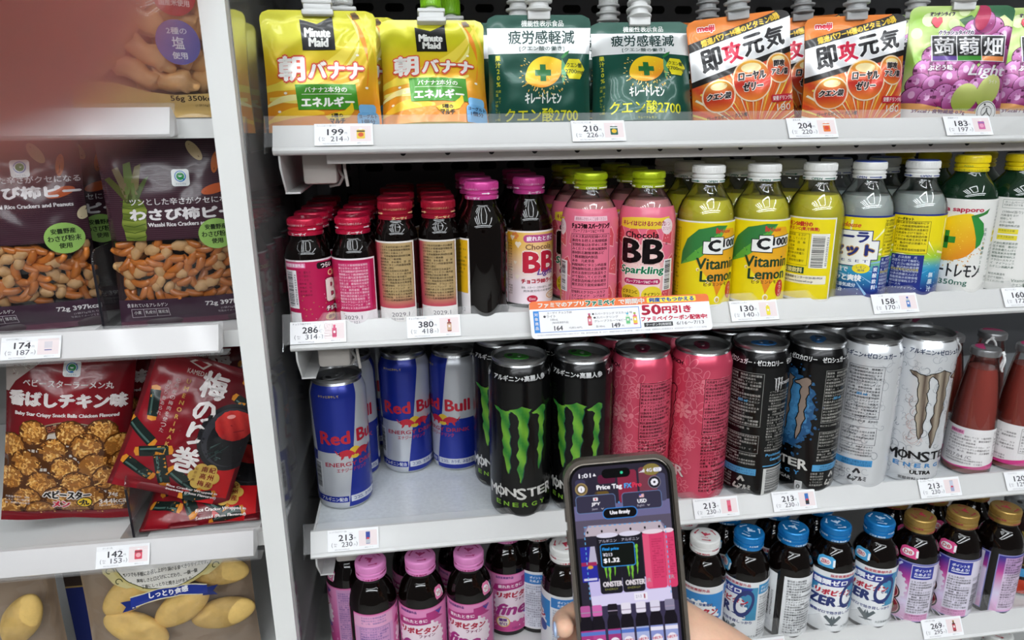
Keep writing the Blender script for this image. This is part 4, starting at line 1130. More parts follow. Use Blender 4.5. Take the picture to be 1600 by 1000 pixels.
def art_soda():
    a = Art(); C = 2 * PI * 25.6
    def g(x, y):
        if y > 40: return mixc('9ccc3a', 'f0dc14', (y - 40) / 14)
        if y > 30: return mixc('2a9ac8', '9ccc3a', (y - 30) / 10)
        return mixc('12247a', '2a9ac8', (y - 10) / 20)
    a.rect(-C / 2, 3, C / 2, 80, '1c2c86', 0); a.rect(-C / 2, 3, C / 2, 78.4, g, 1)
    for x0 in (-C / 2 + 40, 0, C / 2 - 4):
        for k in range(18):
            t = math.radians(20 * k + 7); L = 34 + 8 * (k % 3)
            c, s_ = math.cos(t), math.sin(t)
            x, y = x0, 34
            p = [(x + 12 * c, y + 12 * s_), (x + L * c - 1.1 * s_, y + L * s_ + 1.1 * c), (x + L * c + 1.1 * s_, y + L * s_ - 1.1 * c)]
            if min(q[1] for q in p) > 4 and max(q[1] for q in p) < 78: a.poly(p, 'f4f2c0' if p[1][1] > 40 else '8ab8e0', 1.6)
    rnd = random.Random(2)
    for k in range(120):
        a.ell(rnd.uniform(-C / 2, C / 2), rnd.uniform(6, 42), 0.45, 0.45, 'b8dcf0', 1.8, n=6, fine=1)
    # logo block
    a.T('House', 2, 71.5, 4.2, 'd8622c', 3, w=16, b=0.25, shear=0.3)
    a.poly([(-22, 44), (-22, 66), (20, 66), (20, 57), (27, 57), (27, 40), (21, 40), (21, 34), (-18, 34), (-18, 44)], 'f4f4f0', 2.5); a.poly([(-22.8, 43.2), (-22.8, 66.8), (20.8, 66.8), (20.8, 57.8), (27.8, 57.8), (27.8, 39.2), (21.8, 39.2), (21.8, 33.2), (-18.8, 33.2), (-18.8, 43.2)], '18246a', 2.3)
    a.T('ソーラ', 0, 60.4, 9.0, '1a2a74', 3, w=34, b=0.8); a.T('セット', 4, 48.4, 10.0, '1a2a74', 3, w=38, b=0.9, out=('c89a3a', 1.4)); a.T('リ', -19.5, 49, 9, '1a2a74', 3, w=6, b=0.7); a.T('R E S E T', 4, 38.4, 2.4, '1a2a74', 3, w=30)
    a.T('刺激で', -5, 30, 5.0, 'e8eef6', 3, w=16, b=0.25); a.ell(14, 31.5, 7.5, 4.5, 'f0dc2a', 2.8); a.T('レモン', 14, 32.8, 2.6, '1a2a74', 3.4, w=8); a.T('風味', 14, 29.8, 2.4, '1a2a74', 3.4, w=6)
    a.T('ピリッと爽快', -2, 22.5, 6.0, 'f4f6fa', 3, w=34, b=0.4); a.T('スパイス香気成分', -4, 15.5, 3.6, 'dfe8f4', 3, w=30, b=0.15); a.T('3種配合', -8, 10.5, 3.6, 'dfe8f4', 3, w=16, b=0.15)
    a.rect(24, 10, 29.5, 34, '24489a', 2.6, r=1); a.TV('炭酸飲料', 26.7, 33, 4.6, 'e8eef6', 3, step=5.6, b=0.15)
    a.TV('無果汁', 68, 26, 5.4, 'd8e8f4', 3, step=6.6, b=0.2)
    # ingredients column
    xb = 46
    a.rect(xb - 15, 43, xb + 15, 77.4, 'ecd81a', 2.2); a.T('ソーダセット', xb - 7, 75.2, 2.8, '33300a', 3, w=14, b=0.2); a.frame(xb - 14.6, 43.4, xb + 14.8, 73.4, 0.3, '33300a', 3); a.micro(xb - 14, 44, xb + 14.4, 73, 2.5, '33300a', 3, 14, 1.25, 0.98, b=0.06)
    a.rect(xb - 15, 5, xb + 13, 42, '1a2c80', 2.2); a.micro(xb - 14, 6, xb + 12.5, 41, 2.7, 'dbe4f2', 3, 15, 1.2, 0.98, b=0.05); a.rect(xb - 14, 26.6, xb + 13, 29.2, '1a2c80', 3.2); a.micro(xb - 14, 26.8, xb + 13, 29.2, 2.4, 'e8d83a', 4, 16)
    return a
def lemon_shape(a, cx, cy, w, h, l, rot=20):
    c, s_ = math.cos(math.radians(rot)), math.sin(math.radians(rot))
    P = []
    for k in range(40):
        t = 2 * PI * k / 40
        r = 1 + 0.20 * max(0, math.cos(t)) ** 10 + 0.14 * max(0, -math.cos(t)) ** 8
        x, y = w / 2 * r * math.cos(t), h / 2 * math.sin(t)
        P.append((cx + x * c - y * s_, cy + x * s_ + y * c))
    def g(x, y): return mixc('e08a14', 'f0cc1c', ((x - cx) * -0.5 + (y - cy)) / h + 0.55)
    a.poly(P, g, l)
    rnd = random.Random(1)
    for k in range(26):
        t = rnd.uniform(0, 6.28); q = rnd.uniform(0, 0.42)
        a.ell(cx + w * q * math.cos(t), cy + h * q * math.sin(t), 0.4, 0.3, 'f6dc60', l + 0.2, n=6, fine=1)
def art_kire():
    a = Art()
    a.rect(-66, 3, 66, 92, 'e9e8e4', 0)
    a.T('Pokka sapporo', -3, 82, 5.4, 'c02848', 2, w=46, b=0.3)
    lemon_shape(a, 0, 56, 42, 40, 2, rot=62); a.poly([(10, 77), (16, 76), (22, 70), (24, 60), (22, 50), (18, 46), (17, 56), (14, 66)], '2a8a3a', 2.5); a.poly([(10, 77), (20, 80), (26, 84), (24, 79), (15, 75)], '2f7a30', 2.6)
    for (w, h) in ((17, 6), (6, 17)):
        a.rect(-8 - w / 2, 54 - h / 2, -8 + w / 2, 54 + h / 2, '1f8432', 3)
    rnd = random.Random(4)
    for k in range(46):
        t = rnd.uniform(PI * 0.9, PI * 2.2); q = rnd.uniform(20, 29)
        a.ell(q * 0.95 * math.cos(t), 52 + q * math.sin(t) * 0.85, 1.0, 0.5, rnd.choice(('e0b050', 'ecc878', 'd89a40')), 2, n=7, rot=math.degrees(t), fine=1)
    for k in range(6): a.line([(-16 + 3 * k, 40 - 1.5 * math.sin(k)), (-6 + 3 * k, 35 + 1.6 * math.cos(k * 2)), (6 + 3 * k, 37 + k)], 0.7, 'e8a83c', 2.2)
    a.T('キレートレモン', -1, 25, 12.5, '26262a', 3, w=52, b=0.35)
    a.T('クエン酸', -22, 14, 4.0, '2a6a58', 3, w=14); a.T('1350mg', 2, 13, 6.4, '2a6a58', 3, w=27, b=0.12)
    a.TV('炭酸入り・果汁20%', 25, 66, 3.4, '5a7a6a', 3, step=4.4); 
    # side text
    x = 40
    a.frame(36, 82, 54, 90, 0.3, '7a8a80', 2); a.T('ホームページ', 45, 87.6, 2.2, '5a6a60', 3, w=14); a.micro(37, 82.6, 53, 86, 1.9, '5a6a60', 3, 3)
    a.T('(100ml当り)', 45, 78.5, 3, '5a6a60', 3, w=16); a.micro(36, 64, 54, 76.5, 2.4, '5a6a60', 3, 4, 1.35); a.rect(36, 58, 52, 62.5, 'e8d83a', 2); a.rect(36, 52, 52, 56.5, 'e8d83a', 2); a.micro(36.5, 59, 51.5, 62, 2.2, '6a6a2a', 3, 5); a.micro(36.5, 53, 51.5, 56, 2.2, '6a6a2a', 3, 6)
    a.micro(34, 22, 54, 50, 2.5, '4a6a5a', 3, 7, 1.3); a.micro(34, 8, 50, 20, 2.4, '5a6a60', 3, 8, 1.5)
    a.T('Vitamin C', 62, 13.5, 3.0, '4a6a5a', 3); a.T('クエン酸', 61, 9, 3.0, '4a6a5a', 3)
    return a

# ---- dark tonic bottle labels (row nearest the bottom)
def gearring(a, cx, cy, r, col, l, n=26):
    P = []
    for k in range(n * 2):
        t0 = 2 * PI * k / (n * 2); q = r if k % 2 else r * 0.93
        for d in (0, 0.8): P.append((cx + q * math.cos(t0 + d * PI / n), cy + q * 0.95 * math.sin(t0 + d * PI / n)))
    a.poly(P, col, l)
def eagle(a, x, y, k, col, l):
    for m in (-1, 1): a.poly([(x, y - 2.4 * k), (x + m * 1.0 * k, y - 0.8 * k), (x + m * 3.6 * k, y + 2.0 * k), (x + m * 2.6 * k, y + 3.0 * k), (x + m * 1.0 * k, y + 1.4 * k), (x + m * 0.3 * k, y + 3 * k), (x, y + 1 * k)], col, l)
def art_fine():
    a = Art()
    a.rect(-67, 6, 67, 74, 'd4609c', 0)
    def g(x, y): return mixc('c03a84', 'df8abc', (y - 8) / 60)
    a.rect(-66, 7, 66, 73, g, 1)
    rnd = random.Random(7)
    for k in range(30): a.ell(rnd.uniform(-26, 28), rnd.uniform(10, 40), 0.8, 0.8, 'eab0d0', 1.4, n=7, fine=1)
    a.T('指定医薬部外品', -12, 70.5, 2.8, '5a2a7a', 3, w=18, b=0.1); eagle(a, 19, 66.5, 1.1, '4a3a9a', 3)
    gearring(a, 0, 40, 24, 'f0dfe8', 1.6, 22)
    a.poly([(-25, 55), (-22, 62), (-8, 64), (6, 65), (6, 69), (22, 70), (18, 64), (24, 60), (10, 60), (10, 57), (-6, 56), (-18, 54)], 'b02a78', 2); a.T('疲れたときに', -6, 60.4, 3.8, 'f8e8f0', 3, w=25, b=0.2, rot=3)
    a.T('リポビタン', -1, 50, 6.4, 'b4143c', 3, w=37, b=0.6, shear=0.1); a.T('ファイン', 6, 43.8, 3.4, '8a2a5a', 3, w=15, b=0.2)
    a.T('fine', -4, 33, 13, 'a82a80', 3, w=32, b=0.9, shear=0.35)
    a.ell(-14, 18, 7.2, 6.4, 'e8b84a', 2); a.ell(-14, 18, 6.2, 5.5, 'f6ecd8', 2.4); a.T('糖類', -14, 20.2, 3.6, '6a2a8a', 3, w=8, b=0.25); a.T('ゼロ', -14, 15.6, 3.8, '6a2a8a', 3, w=8, b=0.25)
    a.ell(14, 27, 6.4, 3.2, '3a3aa0', 2); a.T('ローヤル', 14, 27, 2.4, 'f0e8f8', 3, w=9); a.ell(15, 19, 6, 3.0, 'e8a8d0', 2); a.T('美容成分', 15, 19, 2.4, '6a2a6a', 3, w=9); a.T('100mL', 0, 10, 2.6, '6a2a6a', 3)
    a.rect(30, 8, 66, 72, 'd29ac6', 2); a.micro(31.8, 10.6, 64, 69, 2.1, '463a90', 3, 4, 1.22, 0.95)
    a.rect(-66, 8, -27, 72, 'd29ac6', 2); a.frame(-60, 10, -31, 59, 0.3, '4a3a8a', 3); a.micro(-59.5, 10.6, -31.5, 58.4, 2.3, '463a90', 3, 12, 1.2, 0.97, b=0.06); a.rect(-66, 60, -27, 72, 'e2a4c8', 2.6); a.micro(-58, 61, -34, 71, 2.2, '463a90', 3, 5)
    return a
def art_lipo_d():
    a = Art(); a.rect(-66, 6, 66, 74, 'e8e8ea', 0)
    a.T('指定医薬部外品', -2, 70, 3.0, 'b83a50', 3, w=26, b=0.12); a.rect(-28, 36, 28, 66, '2a86cc', 1); gearring(a, 0, 36, 24, 'eceef0', 1.5, 24)
    a.T('疲労回復・栄養補給', 0, 54, 3.2, '2a4a8a', 3, w=30, b=0.12); a.T('リポビタン', 0, 46, 7.4, 'b81432', 3, w=42, b=0.7, shear=0.15); a.T('D', 2, 29, 18, 'b81432', 3, w=18, b=1.2); a.ell(18, 34, 6, 6, '2a4a9a', 2)
    a.rect(30, 8, 56, 72, 'dfe2ec', 1.5); a.micro(31, 9, 55, 58, 2.2, '4a4a6a', 3, 5, 1.25); a.rect(29, 60, 56, 71, '2a7ac4', 2); a.T('ポイントを', 43, 67.6, 2.8, 'f0f4fa', 3, w=14, b=0.12); a.T('ためよう!', 43, 63.6, 2.8, 'f0f4fa', 3, w=14, b=0.12); a.rect(-58, 8, -32, 72, 'dfe2ec', 1.5); a.micro(-57, 9, -33, 70, 2.2, '4a4a6a', 3, 6, 1.25)
    return a
def art_lipo_zero():
    a = Art(); a.rect(-67, 5, 67, 74, 'e8eaec', 0)
    a.T('指定医薬部外品', 6, 70.6, 3.0, 'b83a50', 3, w=26, b=0.12)
    a.rect(-27, 30, 27, 68, '3a8cb4', 1); gearring(a, -4, 40, 22, 'eef0f2', 1.5, 22)
    a.poly([(-27, 58), (-27, 67), (22, 67), (15, 58)], '2a3490', 2); a.T('糖類ゼロ', -6, 62.5, 6.0, 'f4f6fa', 3, w=33, b=0.4)
    a.T('リポビタン', -1, 51, 6.4, 'b81432', 3, w=37, b=0.6, shear=0.12)
    a.T('ZER', -12, 40.5, 10, '22306e', 3, w=26, b=1.0, shear=0.1)
    for k in range(26):
        t0, t1 = 2 * PI * k / 26, 2 * PI * (k + 1) / 26
        def p(r, t): return (14 + r * 9.5 * math.cos(t) + 3.0 * math.sin(t), 49 + r * 16 * math.sin(t))
        a.poly([p(1, t0), p(1, t1), p(0.7, t1), p(0.7, t0)], '22306e', 3.4)
    a.T('ゼロ', 14, 47, 3, '22306e', 4, w=7, b=0.15); a.poly([(2, 36), (14, 33), (18, 33), (6, 37)], '22306e', 3)
    a.T('糖類ゼロで効き目しっかり', 0, 27.5, 3.4, '26347a', 3, w=46, b=0.15); eagle(a, 0, 17, 2.4, '5a6468', 3); a.ell(0, 13, 6.5, 0.8, '5a6468', 2.5); a.T('大正製薬株式会社', 20, 11, 2.8, '5a6468', 3, w=22)
    a.rect(27.5, 5, 66, 74, 'e6e8ea', 1.5); a.rect(27.5, 60, 46, 71, '2f8cc0', 2); a.T('ポイントを', 37, 67.4, 2.8, 'f0f4fa', 3, w=14, b=0.12); a.T('ためよう!', 37, 63.4, 2.8, 'f0f4fa', 3, w=14, b=0.12); a.micro(29, 8, 47, 58, 2.5, '3a3c44', 3, 8, 1.2, 0.97, b=0.08)
    a.bars(50, 22, 60, 54, '22222a', 3, 13, horiz=True, n=32); a.T('4987306047372', 63, 38, 2.0, '33333a', 3, w=30, rot=90); a.rect(50, 10, 64, 18, 'd6d8dc', 3); a.micro(-64, 8, -34, 71, 2.5, '3a3c44', 3, 18, 1.2, 0.97, b=0.08)
    return a
def art_d8():
    a = Art()
    def g(x, y):
        if y > 52: return mixc('c03a90', '2a2c8c', (y - 52) / 18)
        return mixc('e0a8d4', 'd8cfe8', (y - 8) / 20) if y < 28 else mixc('d8cfe8', 'c03a90', (y - 28) / 26 if x < 24 else 0.1)
    a.rect(-67, 5, 67, 74, '8a8ac0', 0); a.rect(-66, 6, 66, 72.6, g, 1)
    gearring(a, -4, 42, 25, 'dcd6e4', 1.5, 22); eagle(a, 8, 67, 1.6, 'd8dcf0', 2)
    a.T('リポビタン', -14, 56, 6, 'a8202c', 3, w=34, b=0.5); a.T('D', -4, 46, 10, 'a8202c', 3, w=9, b=0.8, out=('e8e4e0', 0.9))
    for (x, y, r1, c) in ((4, 34, 11, '14080a'), (4, 34, 9.6, 'd8a4a0'), (4, 34, 8.8, '8a1428'), (4, 34, 5.4, '6a6a2c'), (5, 17, 12.5, '14080a'), (5, 17, 11, 'd8a4a0'), (5, 17, 10.2, '8a1428'), (5, 17, 6.4, '6a6a2c')):
        a.ell(x, y, r1, r1 * 0.92, c, 2 + 0.2 * (11 - r1) if r1 < 11 else 2, n=26)
    for k in range(9):
        t = math.radians(200 + k * 16); a.poly([(6 + 10 * math.cos(t), 12 + 4 * math.sin(t)), (6 + 26 * math.cos(t + 0.04), 12 + 12 * math.sin(t + 0.04)), (6 + 26 * math.cos(t - 0.04), 12 + 12 * math.sin(t - 0.04))], 'f0e4f2', 1.8)
    a.rect(22, 6, 62, 72, 'dcd6e6', 1.6); a.rect(22.6, 56, 44, 71, '24309a', 2); a.T('ポイントを', 33, 66.6, 3.2, 'f0f2fa', 3, w=16, b=0.15); a.T('ためよう!', 33, 62, 3.2, 'f0f2fa', 3, w=16, b=0.15); a.rect(25, 58.4, 41, 59.4, 'f0f2fa', 3)
    a.rect(22, 6, 46, 14, 'd89ac4', 2); a.micro(23, 15, 46, 54, 2.5, '2c2c34', 3, 10, 1.2, 0.97, b=0.06); a.micro(23, 7, 45, 13.6, 2.4, '7a2a5a', 3, 11)
    a.rect(47.5, 48, 61, 52, 'b8b4c4', 2); a.bars(48.5, 12, 57, 45, '22222a', 3, 15, horiz=True, n=32); a.T('4987306020054', 60, 28, 1.9, '33333a', 3, w=30, rot=90)
    a.rect(-60, 8, -33, 71, 'd8c4dc', 2); a.rect(-60, 52, -33, 71, 'c09ac8', 2.3); a.micro(-59, 9, -34, 70, 2.5, '3a2c44', 3, 19, 1.2, 0.97, b=0.05)
    return a
def sticker(col, txt, ink='c83a50', w=7.6, h=5.6, y=84, x=0):
    a = Art()
    a.poly([(x - w, y - h * 0.5), (x - w * 0.8, y - h), (x + w * 0.8, y - h), (x + w, y - h * 0.5), (x + w, y + h * 0.6), (x + w * 0.6, y + h), (x - w * 0.6, y + h), (x - w, y + h * 0.6)], col, 0)
    a.ell(x - 1, y, w * 0.66, h * 0.6, 'eef0f2', 1, n=18); a.T(txt, x - 1, y, h * 0.62, ink, 2, w=w * 0.9, b=0.15); a.rect(x + w * 0.74, y - h * 0.7, x + w * 0.98, y + h * 0.5, 'eef0f2', 1)
    return a

# ================================================================ stock the drink shelves
class Stock:
    """first placement builds the product, later ones copy it"""
    def __init__(s, make, R):
        s.make, s.R, s.root = make, R, None
    def put(s, x, y, z, c, label):
        az = math.atan2(x, y)
        rz = -az - c / s.R
        if s.root is None:
            s.root = s.make(label)
            s.root.location = (x, y, z); s.root.rotation_euler = (0, 0, rz)
            return s.root
        return dup(s.root, (x, y, z), rz, label)

RED_CAP = mat('crimson_cap', 'c31640', 0.32, 0.35, coat=0.3)
DRED_CAP = mat('red_metal_cap', 'b8203c', 0.28, 0.55, coat=0.3)
PINK_CAP = mat('pink_cap', 'd2489a', 0.32, 0.3, coat=0.3)
LIME_CAP = mat('lime_cap', 'b2c41c', 0.28, 0.5, coat=0.3)
WHITE_CAP = mat('white_cap', 'e4e4e2', 0.38, coat=0.2)
YEL_CAP = mat('yellow_cap', 'e6cf10', 0.36, coat=0.2)
PALEPINK_CAP = mat('pale_pink_cap', 'e08cc6', 0.36, 0.1, coat=0.2)
BLUE_CAP = mat('blue_metal_cap', '1c84cc', 0.26, 0.5, coat=0.3)
GOLD_CAP = mat('gold_metal_cap', 'b4924e', 0.3, 0.65, coat=0.2)
LIQ_Y = mat('yellow_liquid', 'd6cc3c', 0.2, sss=0.25)
LIQ_P = mat('pink_liquid', 'd08a8c', 0.2, sss=0.2)
LIQ_W = mat('cloudy_liquid', 'b8beba', 0.2, sss=0.2)
LIQ_R = mat('rose_liquid', 'a8483e', 0.15, sss=0.2)
GREEN_GLASS = mat('green_glass', '0b2a17', 0.05, spec=0.6, coat=0.4)

G = lambda s: s
plus = Stock(lambda l: make_bottle('tonic_bottle', l, 'bb50', art_bbplus(), RED_CAP, 78, 14, 'f2e6ea', 'eisai', 'small pink label tonic bottles'), 19)
hyper = Stock(lambda l: make_bottle('tonic_bottle', l, 'hyper', art_hyper(), DRED_CAP, 89, 15, 'e8c890', 'eisai', 'gold label tonic bottles', topkind='none'), 17.8)
light = Stock(lambda l: make_bottle('tonic_bottle', l, 'light', art_bblight(), PINK_CAP, 103, 15, 'f4e6f0', 'eisai', 'yellow label tonic bottles', topkind='none'), 22)
ORD = ['front', 'second', 'third', 'fourth', 'fifth', 'sixth']
rnd = random.Random(11)
def lane(st, xs, y0, z, cs, n, step, fmt):
    """n bottles one behind another; fmt has {0} for the place in the lane"""
    for i in range(n):
        c = cs[i] if i < len(cs) else rnd.uniform(-50, 50)
        st.put(xs + (rnd.uniform(-0.002, 0.003) if i else 0), y0 + i * step, z, c, fmt.format(ORD[i]))
lane(plus, -0.088, 0.608, Z2, (-31, 20, -10), 5, 0.0395, 'small dark tonic bottle, crimson label and cap, {0} in the leftmost drink lane')
lane(plus, -0.0495, 0.608, Z2, (38, -5, 30), 5, 0.0395, 'small dark tonic bottle, crimson label and cap, {0} in the second drink lane')
lane(hyper, -0.0135, 0.6065, Z2, (33, 0, 20), 5, 0.037, 'dark tonic bottle, gold label and red cap, {0} in the third drink lane')
lane(hyper, 0.0225, 0.6065, Z2, (33, 10, -20), 5, 0.037, 'dark tonic bottle, gold label and red cap, {0} in the fourth drink lane')
lane(light, 0.060, 0.611, Z2, (58, 0), 3, 0.0455, 'tall dark tonic bottle turned to bare glass, pink cap, {0} in the fifth drink lane')
lane(light, 0.1065, 0.645, Z2, (-9, 20), 3, 0.0455, 'tall dark tonic bottle, yellow flowered label, pink cap, {0} in the sixth drink lane')

spark = Stock(lambda l: make_bottle('sparkling_bottle', l, 'spark', art_sparkling(), LIME_CAP, 109, 14, 'f4f6e8', 'open', 'pink sparkling drink bottles', GLASS, LIQ_P, 99, film=True, papermat=FILM), 25)
lane(spark, 0.156, 0.613, Z2, (51, 0), 3, 0.052, 'pink sparkling bottle turned to ingredient print, lime cap, {0} in its lane')
lane(spark, 0.2085, 0.613, Z2, (2, 30), 3, 0.052, 'pink sparkling bottle showing black double letters, lime cap, {0} in its lane')
vit = Stock(lambda l: make_bottle('lemon_drink_bottle', l, 'c1000', art_c1000(), WHITE_CAP, 112, 15, '1d6a58', 'open', 'yellow vitamin lemon bottles', GLASS, LIQ_Y, 97), 25.6)
vitb = Stock(lambda l: make_bottle('lemon_drink_bottle', l, 'c1000', art_c1000_back(), WHITE_CAP, 112, 15, '1d6a58', 'open', 'yellow vitamin lemon bottles', GLASS, LIQ_Y, 99), 25.6)
lane(vit, 0.264, 0.614, Z2, (-7, 10), 3, 0.053, 'yellow vitamin lemon bottle, white cap, {0} in the lane right of the sparkling bottles')
lane(vit, 0.317, 0.614, Z2, (-2, 10), 3, 0.053, 'yellow vitamin lemon bottle, white cap, {0} in the middle lemon lane')
vitb.put(0.371, 0.614, Z2, 4, 'yellow lemon bottle turned to its bar code, white cap')
for i in (1, 2): vit.put(0.371, 0.614 + 0.053 * i, Z2, 20 * i, 'yellow vitamin lemon bottle, %s back behind the bar code bottle' % ORD[i])
soda_top = mat('blue_cap_top', '2444a0', 0.35, coat=0.2)
def mk_soda(l):
    t = make_bottle('soda_bottle', l, 'c1000', art_soda(), WHITE_CAP, 112, 15, '26408f', 'open', 'blue and yellow soda bottles', GLASS, LIQ_W, 97)
    part('cap_disc', [lathe([(12.9, 126.2), (13.6, 126.5), (13.4, 127.2), (12.6, 127.5), (0, 127.5)], soda_top, 36)], t, label='blue disc on top of the white cap')
    return t
soda = Stock(mk_soda, 25.6)
lane(soda, 0.4205, 0.615, Z2, (11, 0), 2, 0.053, 'blue yellow soda bottle showing its big logo, white blue cap, {0} in its lane')
lane(soda, 0.474, 0.615, Z2, (47, 0), 2, 0.053, 'blue yellow soda bottle turned to ingredient print, white blue cap, {0} in its lane')
kire = Stock(lambda l: make_bottle('lemon_soda_bottle', l, 'kire', art_kire(), YEL_CAP, 116, 15, '3a7a3a', 'lemon', 'green lemon soda bottles', GREEN_GLASS), 25.6)
lane(kire, 0.5245, 0.615, Z2, (4, 10), 3, 0.053, 'green glass lemon soda bottle, white label, yellow cap, {0} in its lane')
lane(kire, 0.578, 0.615, Z2, (46, 10), 2, 0.053, 'green glass lemon soda bottle at right edge, label turned, {0} in its lane')

# ---- cans
rb = Stock(lambda l: make_can('energy_drink_can', l, art_redbull(), 134, 26.5, '9a9c9e', 'blue and silver energy cans'), 26.5)
rb.put(-0.0785, 0.6535, Z3, -11, 'blue silver can standing alone at the front of the shelf')
rb.put(-0.073, 0.712, Z3, 8, 'blue silver can directly behind the front one at the left')
rb.put(-0.047, 0.785, Z3, 30, 'blue silver can deep in shadow behind the left pair')
rb.put(-0.0164, 0.7165, Z3, -8, 'blue silver can in the middle, set back on the bare shelf')
rb.put(0.037, 0.714, Z3, 15, 'blue silver can with silver upper half beside the black green cans')
gm = Stock(lambda l: make_can('energy_drink_can', l, art_green(), 157, 28.7, '3a8a32', 'black cans with green claw mark'), 28.7)
gm.put(0.0915, 0.6115, Z3, 0, 'black can with green claw mark, left one of the front pair')
gm.put(0.1505, 0.6105, Z3, 6, 'black can with green claw mark, right one of the front pair')
gm.put(0.0815, 0.6700, Z3, 4, 'black can with green claw mark, behind the left one and jutting out left')
gm.put(0.1465, 0.6690, Z3, 10, 'black can with green claw mark, behind the right one of the pair')
pk = Stock(lambda l: make_can('energy_drink_can', l, art_pink(), 157, 28.7, '8a2a4a', 'pink flowered energy cans'), 28.7)
pk.put(0.2095, 0.6130, Z3, 37, 'pink flowered can next to the black green can, print block facing out')
pk.put(0.2690, 0.6130, Z3, 32, 'pink flowered can next to the black blue can, letters at its left')
pk.put(0.2045, 0.6710, Z3, 10, 'pink flowered can behind the left pink can')
pk.put(0.2645, 0.6710, Z3, 20, 'pink flowered can behind the right pink can')
zs = Stock(lambda l: make_can('energy_drink_can', l, art_zero_full(), 157, 28.7, '2f6fae', 'black and blue energy cans'), 28.7)
zs.put(0.3275, 0.6120, Z3, 64, 'black can turned to white ingredient print and bar code')
zs.put(0.3860, 0.6115, Z3, 26, 'black can with blue haze and brown claw mark')
zs.put(0.3225, 0.6700, Z3, 20, 'black blue can behind the one showing its bar code')
zs.put(0.3810, 0.6695, Z3, 40, 'black blue can behind the one with blue haze')
ul = Stock(lambda l: make_can('energy_drink_can', l, art_ultra(), 157, 28.7, '2c2c30', 'white scrolled energy cans'), 28.7)
ul.put(0.4440, 0.6110, Z3, 62, 'white scrolled can turned to black ingredient print')
ul.put(0.5030, 0.6120, Z3, -15, 'white scrolled can showing dark claw mark and big letters')
ul.put(0.4385, 0.6690, Z3, 20, 'white scrolled can behind the one with ingredient print')
ul.put(0.4975, 0.6700, Z3, 0, 'white scrolled can behind the one with the claw mark')

# ---- rose fibre drink with pull cap
def mk_fibre(l):
    t = thing('fibre_drink_bottle', l, 'bottle', group='rose fibre drink bottles')
    pr = [(17, 0.8), (20, 0), (22.2, 1), (22.8, 4), (22.2, 30), (21.2, 52), (19.6, 75), (17.4, 95), (14.8, 112), (12.9, 122), (12.4, 128), (12.9, 129.5), (12.9, 131)]
    part('glass_body', [lathe(pr, GLASS, 44)], t)
    z_ = [p[1] for p in pr]; r_ = [p[0] for p in pr]
    part('liquid', [lathe([(np.interp(z, z_, r_) - 1.4, z) for z in (2, 6, 30, 52, 75, 95, 110, 114)], LIQ_R, 40)], t)
    a = Art(); C = 2 * PI * 22.6
    a.rect(-C / 2 + 1, 8, C / 2 - 1, 52, 'e9e6e6', 0)
    a.poly([(-C / 2 + 1, 8), (C / 2 - 1, 8), (C / 2 - 1, 16), (30, 15), (10, 11.5), (-14, 9.2), (-C / 2 + 1, 9)], 'd23a86', 1)
    a.rect(-24, 44.5, -9, 49, 'e8a0c4', 1); a.T('栄養成分表示', -16.5, 46.8, 2.6, 'a02a68', 2, w=13, b=0.1)
    a.micro(-24, 25, 20, 44, 2.3, '44383e', 2, 4, 1.45, 0.9); a.T('2027.04 /C', -12, 20.5, 3.4, '6a646a', 2, w=26); a.micro(-24, 11, 14, 18, 2.2, '44383e', 2, 6, 1.4, 0.9); a.frame(23, 22, 52, 49, 0.3, '5a4a50', 2); a.micro(24, 23, 51, 48, 2.3, '44383e', 2, 7, 1.4)
    part('label', a.build(PAPER, on_cyl(22.6, pr, 0.0002), su=2.5, sv=5), t, sharp=None)
    part('cap', [lathe([(13.2, 127.5), (13.9, 128), (13.9, 132.5), (13.3, 134.4), (11.5, 135.2), (0, 135.2)], mat('cap_aluminium', 'b4b4b6', 0.3, 0.9), 40),
                 prism([(0.0102 * math.cos(q), 0.0102 * math.sin(q)) for q in [PI * 0.55 + PI * 0.9 * k / 10 for k in range(11)]], 'z', 0.13525, 0.1354, mat('cap_pink_print', 'b82a6a', 0.4))], t)
    part('pull_ring', [tube([(0.0155 + 0.0006 * math.sin(3 * q), -0.004 + 0.0050 * math.cos(q), 0.121 + 0.0085 * math.sin(q)) for q in [2 * PI * k / 20 for k in range(20)]], 0.0011, mat('white_plastic', 'e4e4e4', 0.4), 8, True),
                       tube([(0.0128, -0.002, 0.130), (0.0146, -0.003, 0.132), (0.0156, -0.004, 0.1295)], 0.0016, mat('white_plastic'), 8)], t, label='white plastic pull ring')
    return t
fb = Stock(mk_fibre, 22.6)
fb.put(0.5735, 0.613, Z3, -3, 'rose fibre drink bottle with metal pull cap beside the white scrolled can')
fb.put(0.6260, 0.613, Z3, 17, 'rose fibre drink bottle cut by the right edge of the photo')
fb.put(0.5720, 0.661, Z3, 20, 'rose fibre drink bottle behind the one beside the white scrolled can')
fb.put(0.6230, 0.661, Z3, 30, 'rose fibre drink bottle second back at the right edge')
fb.put(0.5710, 0.709, Z3, 5, 'rose fibre drink bottle third back behind the white scrolled can side')

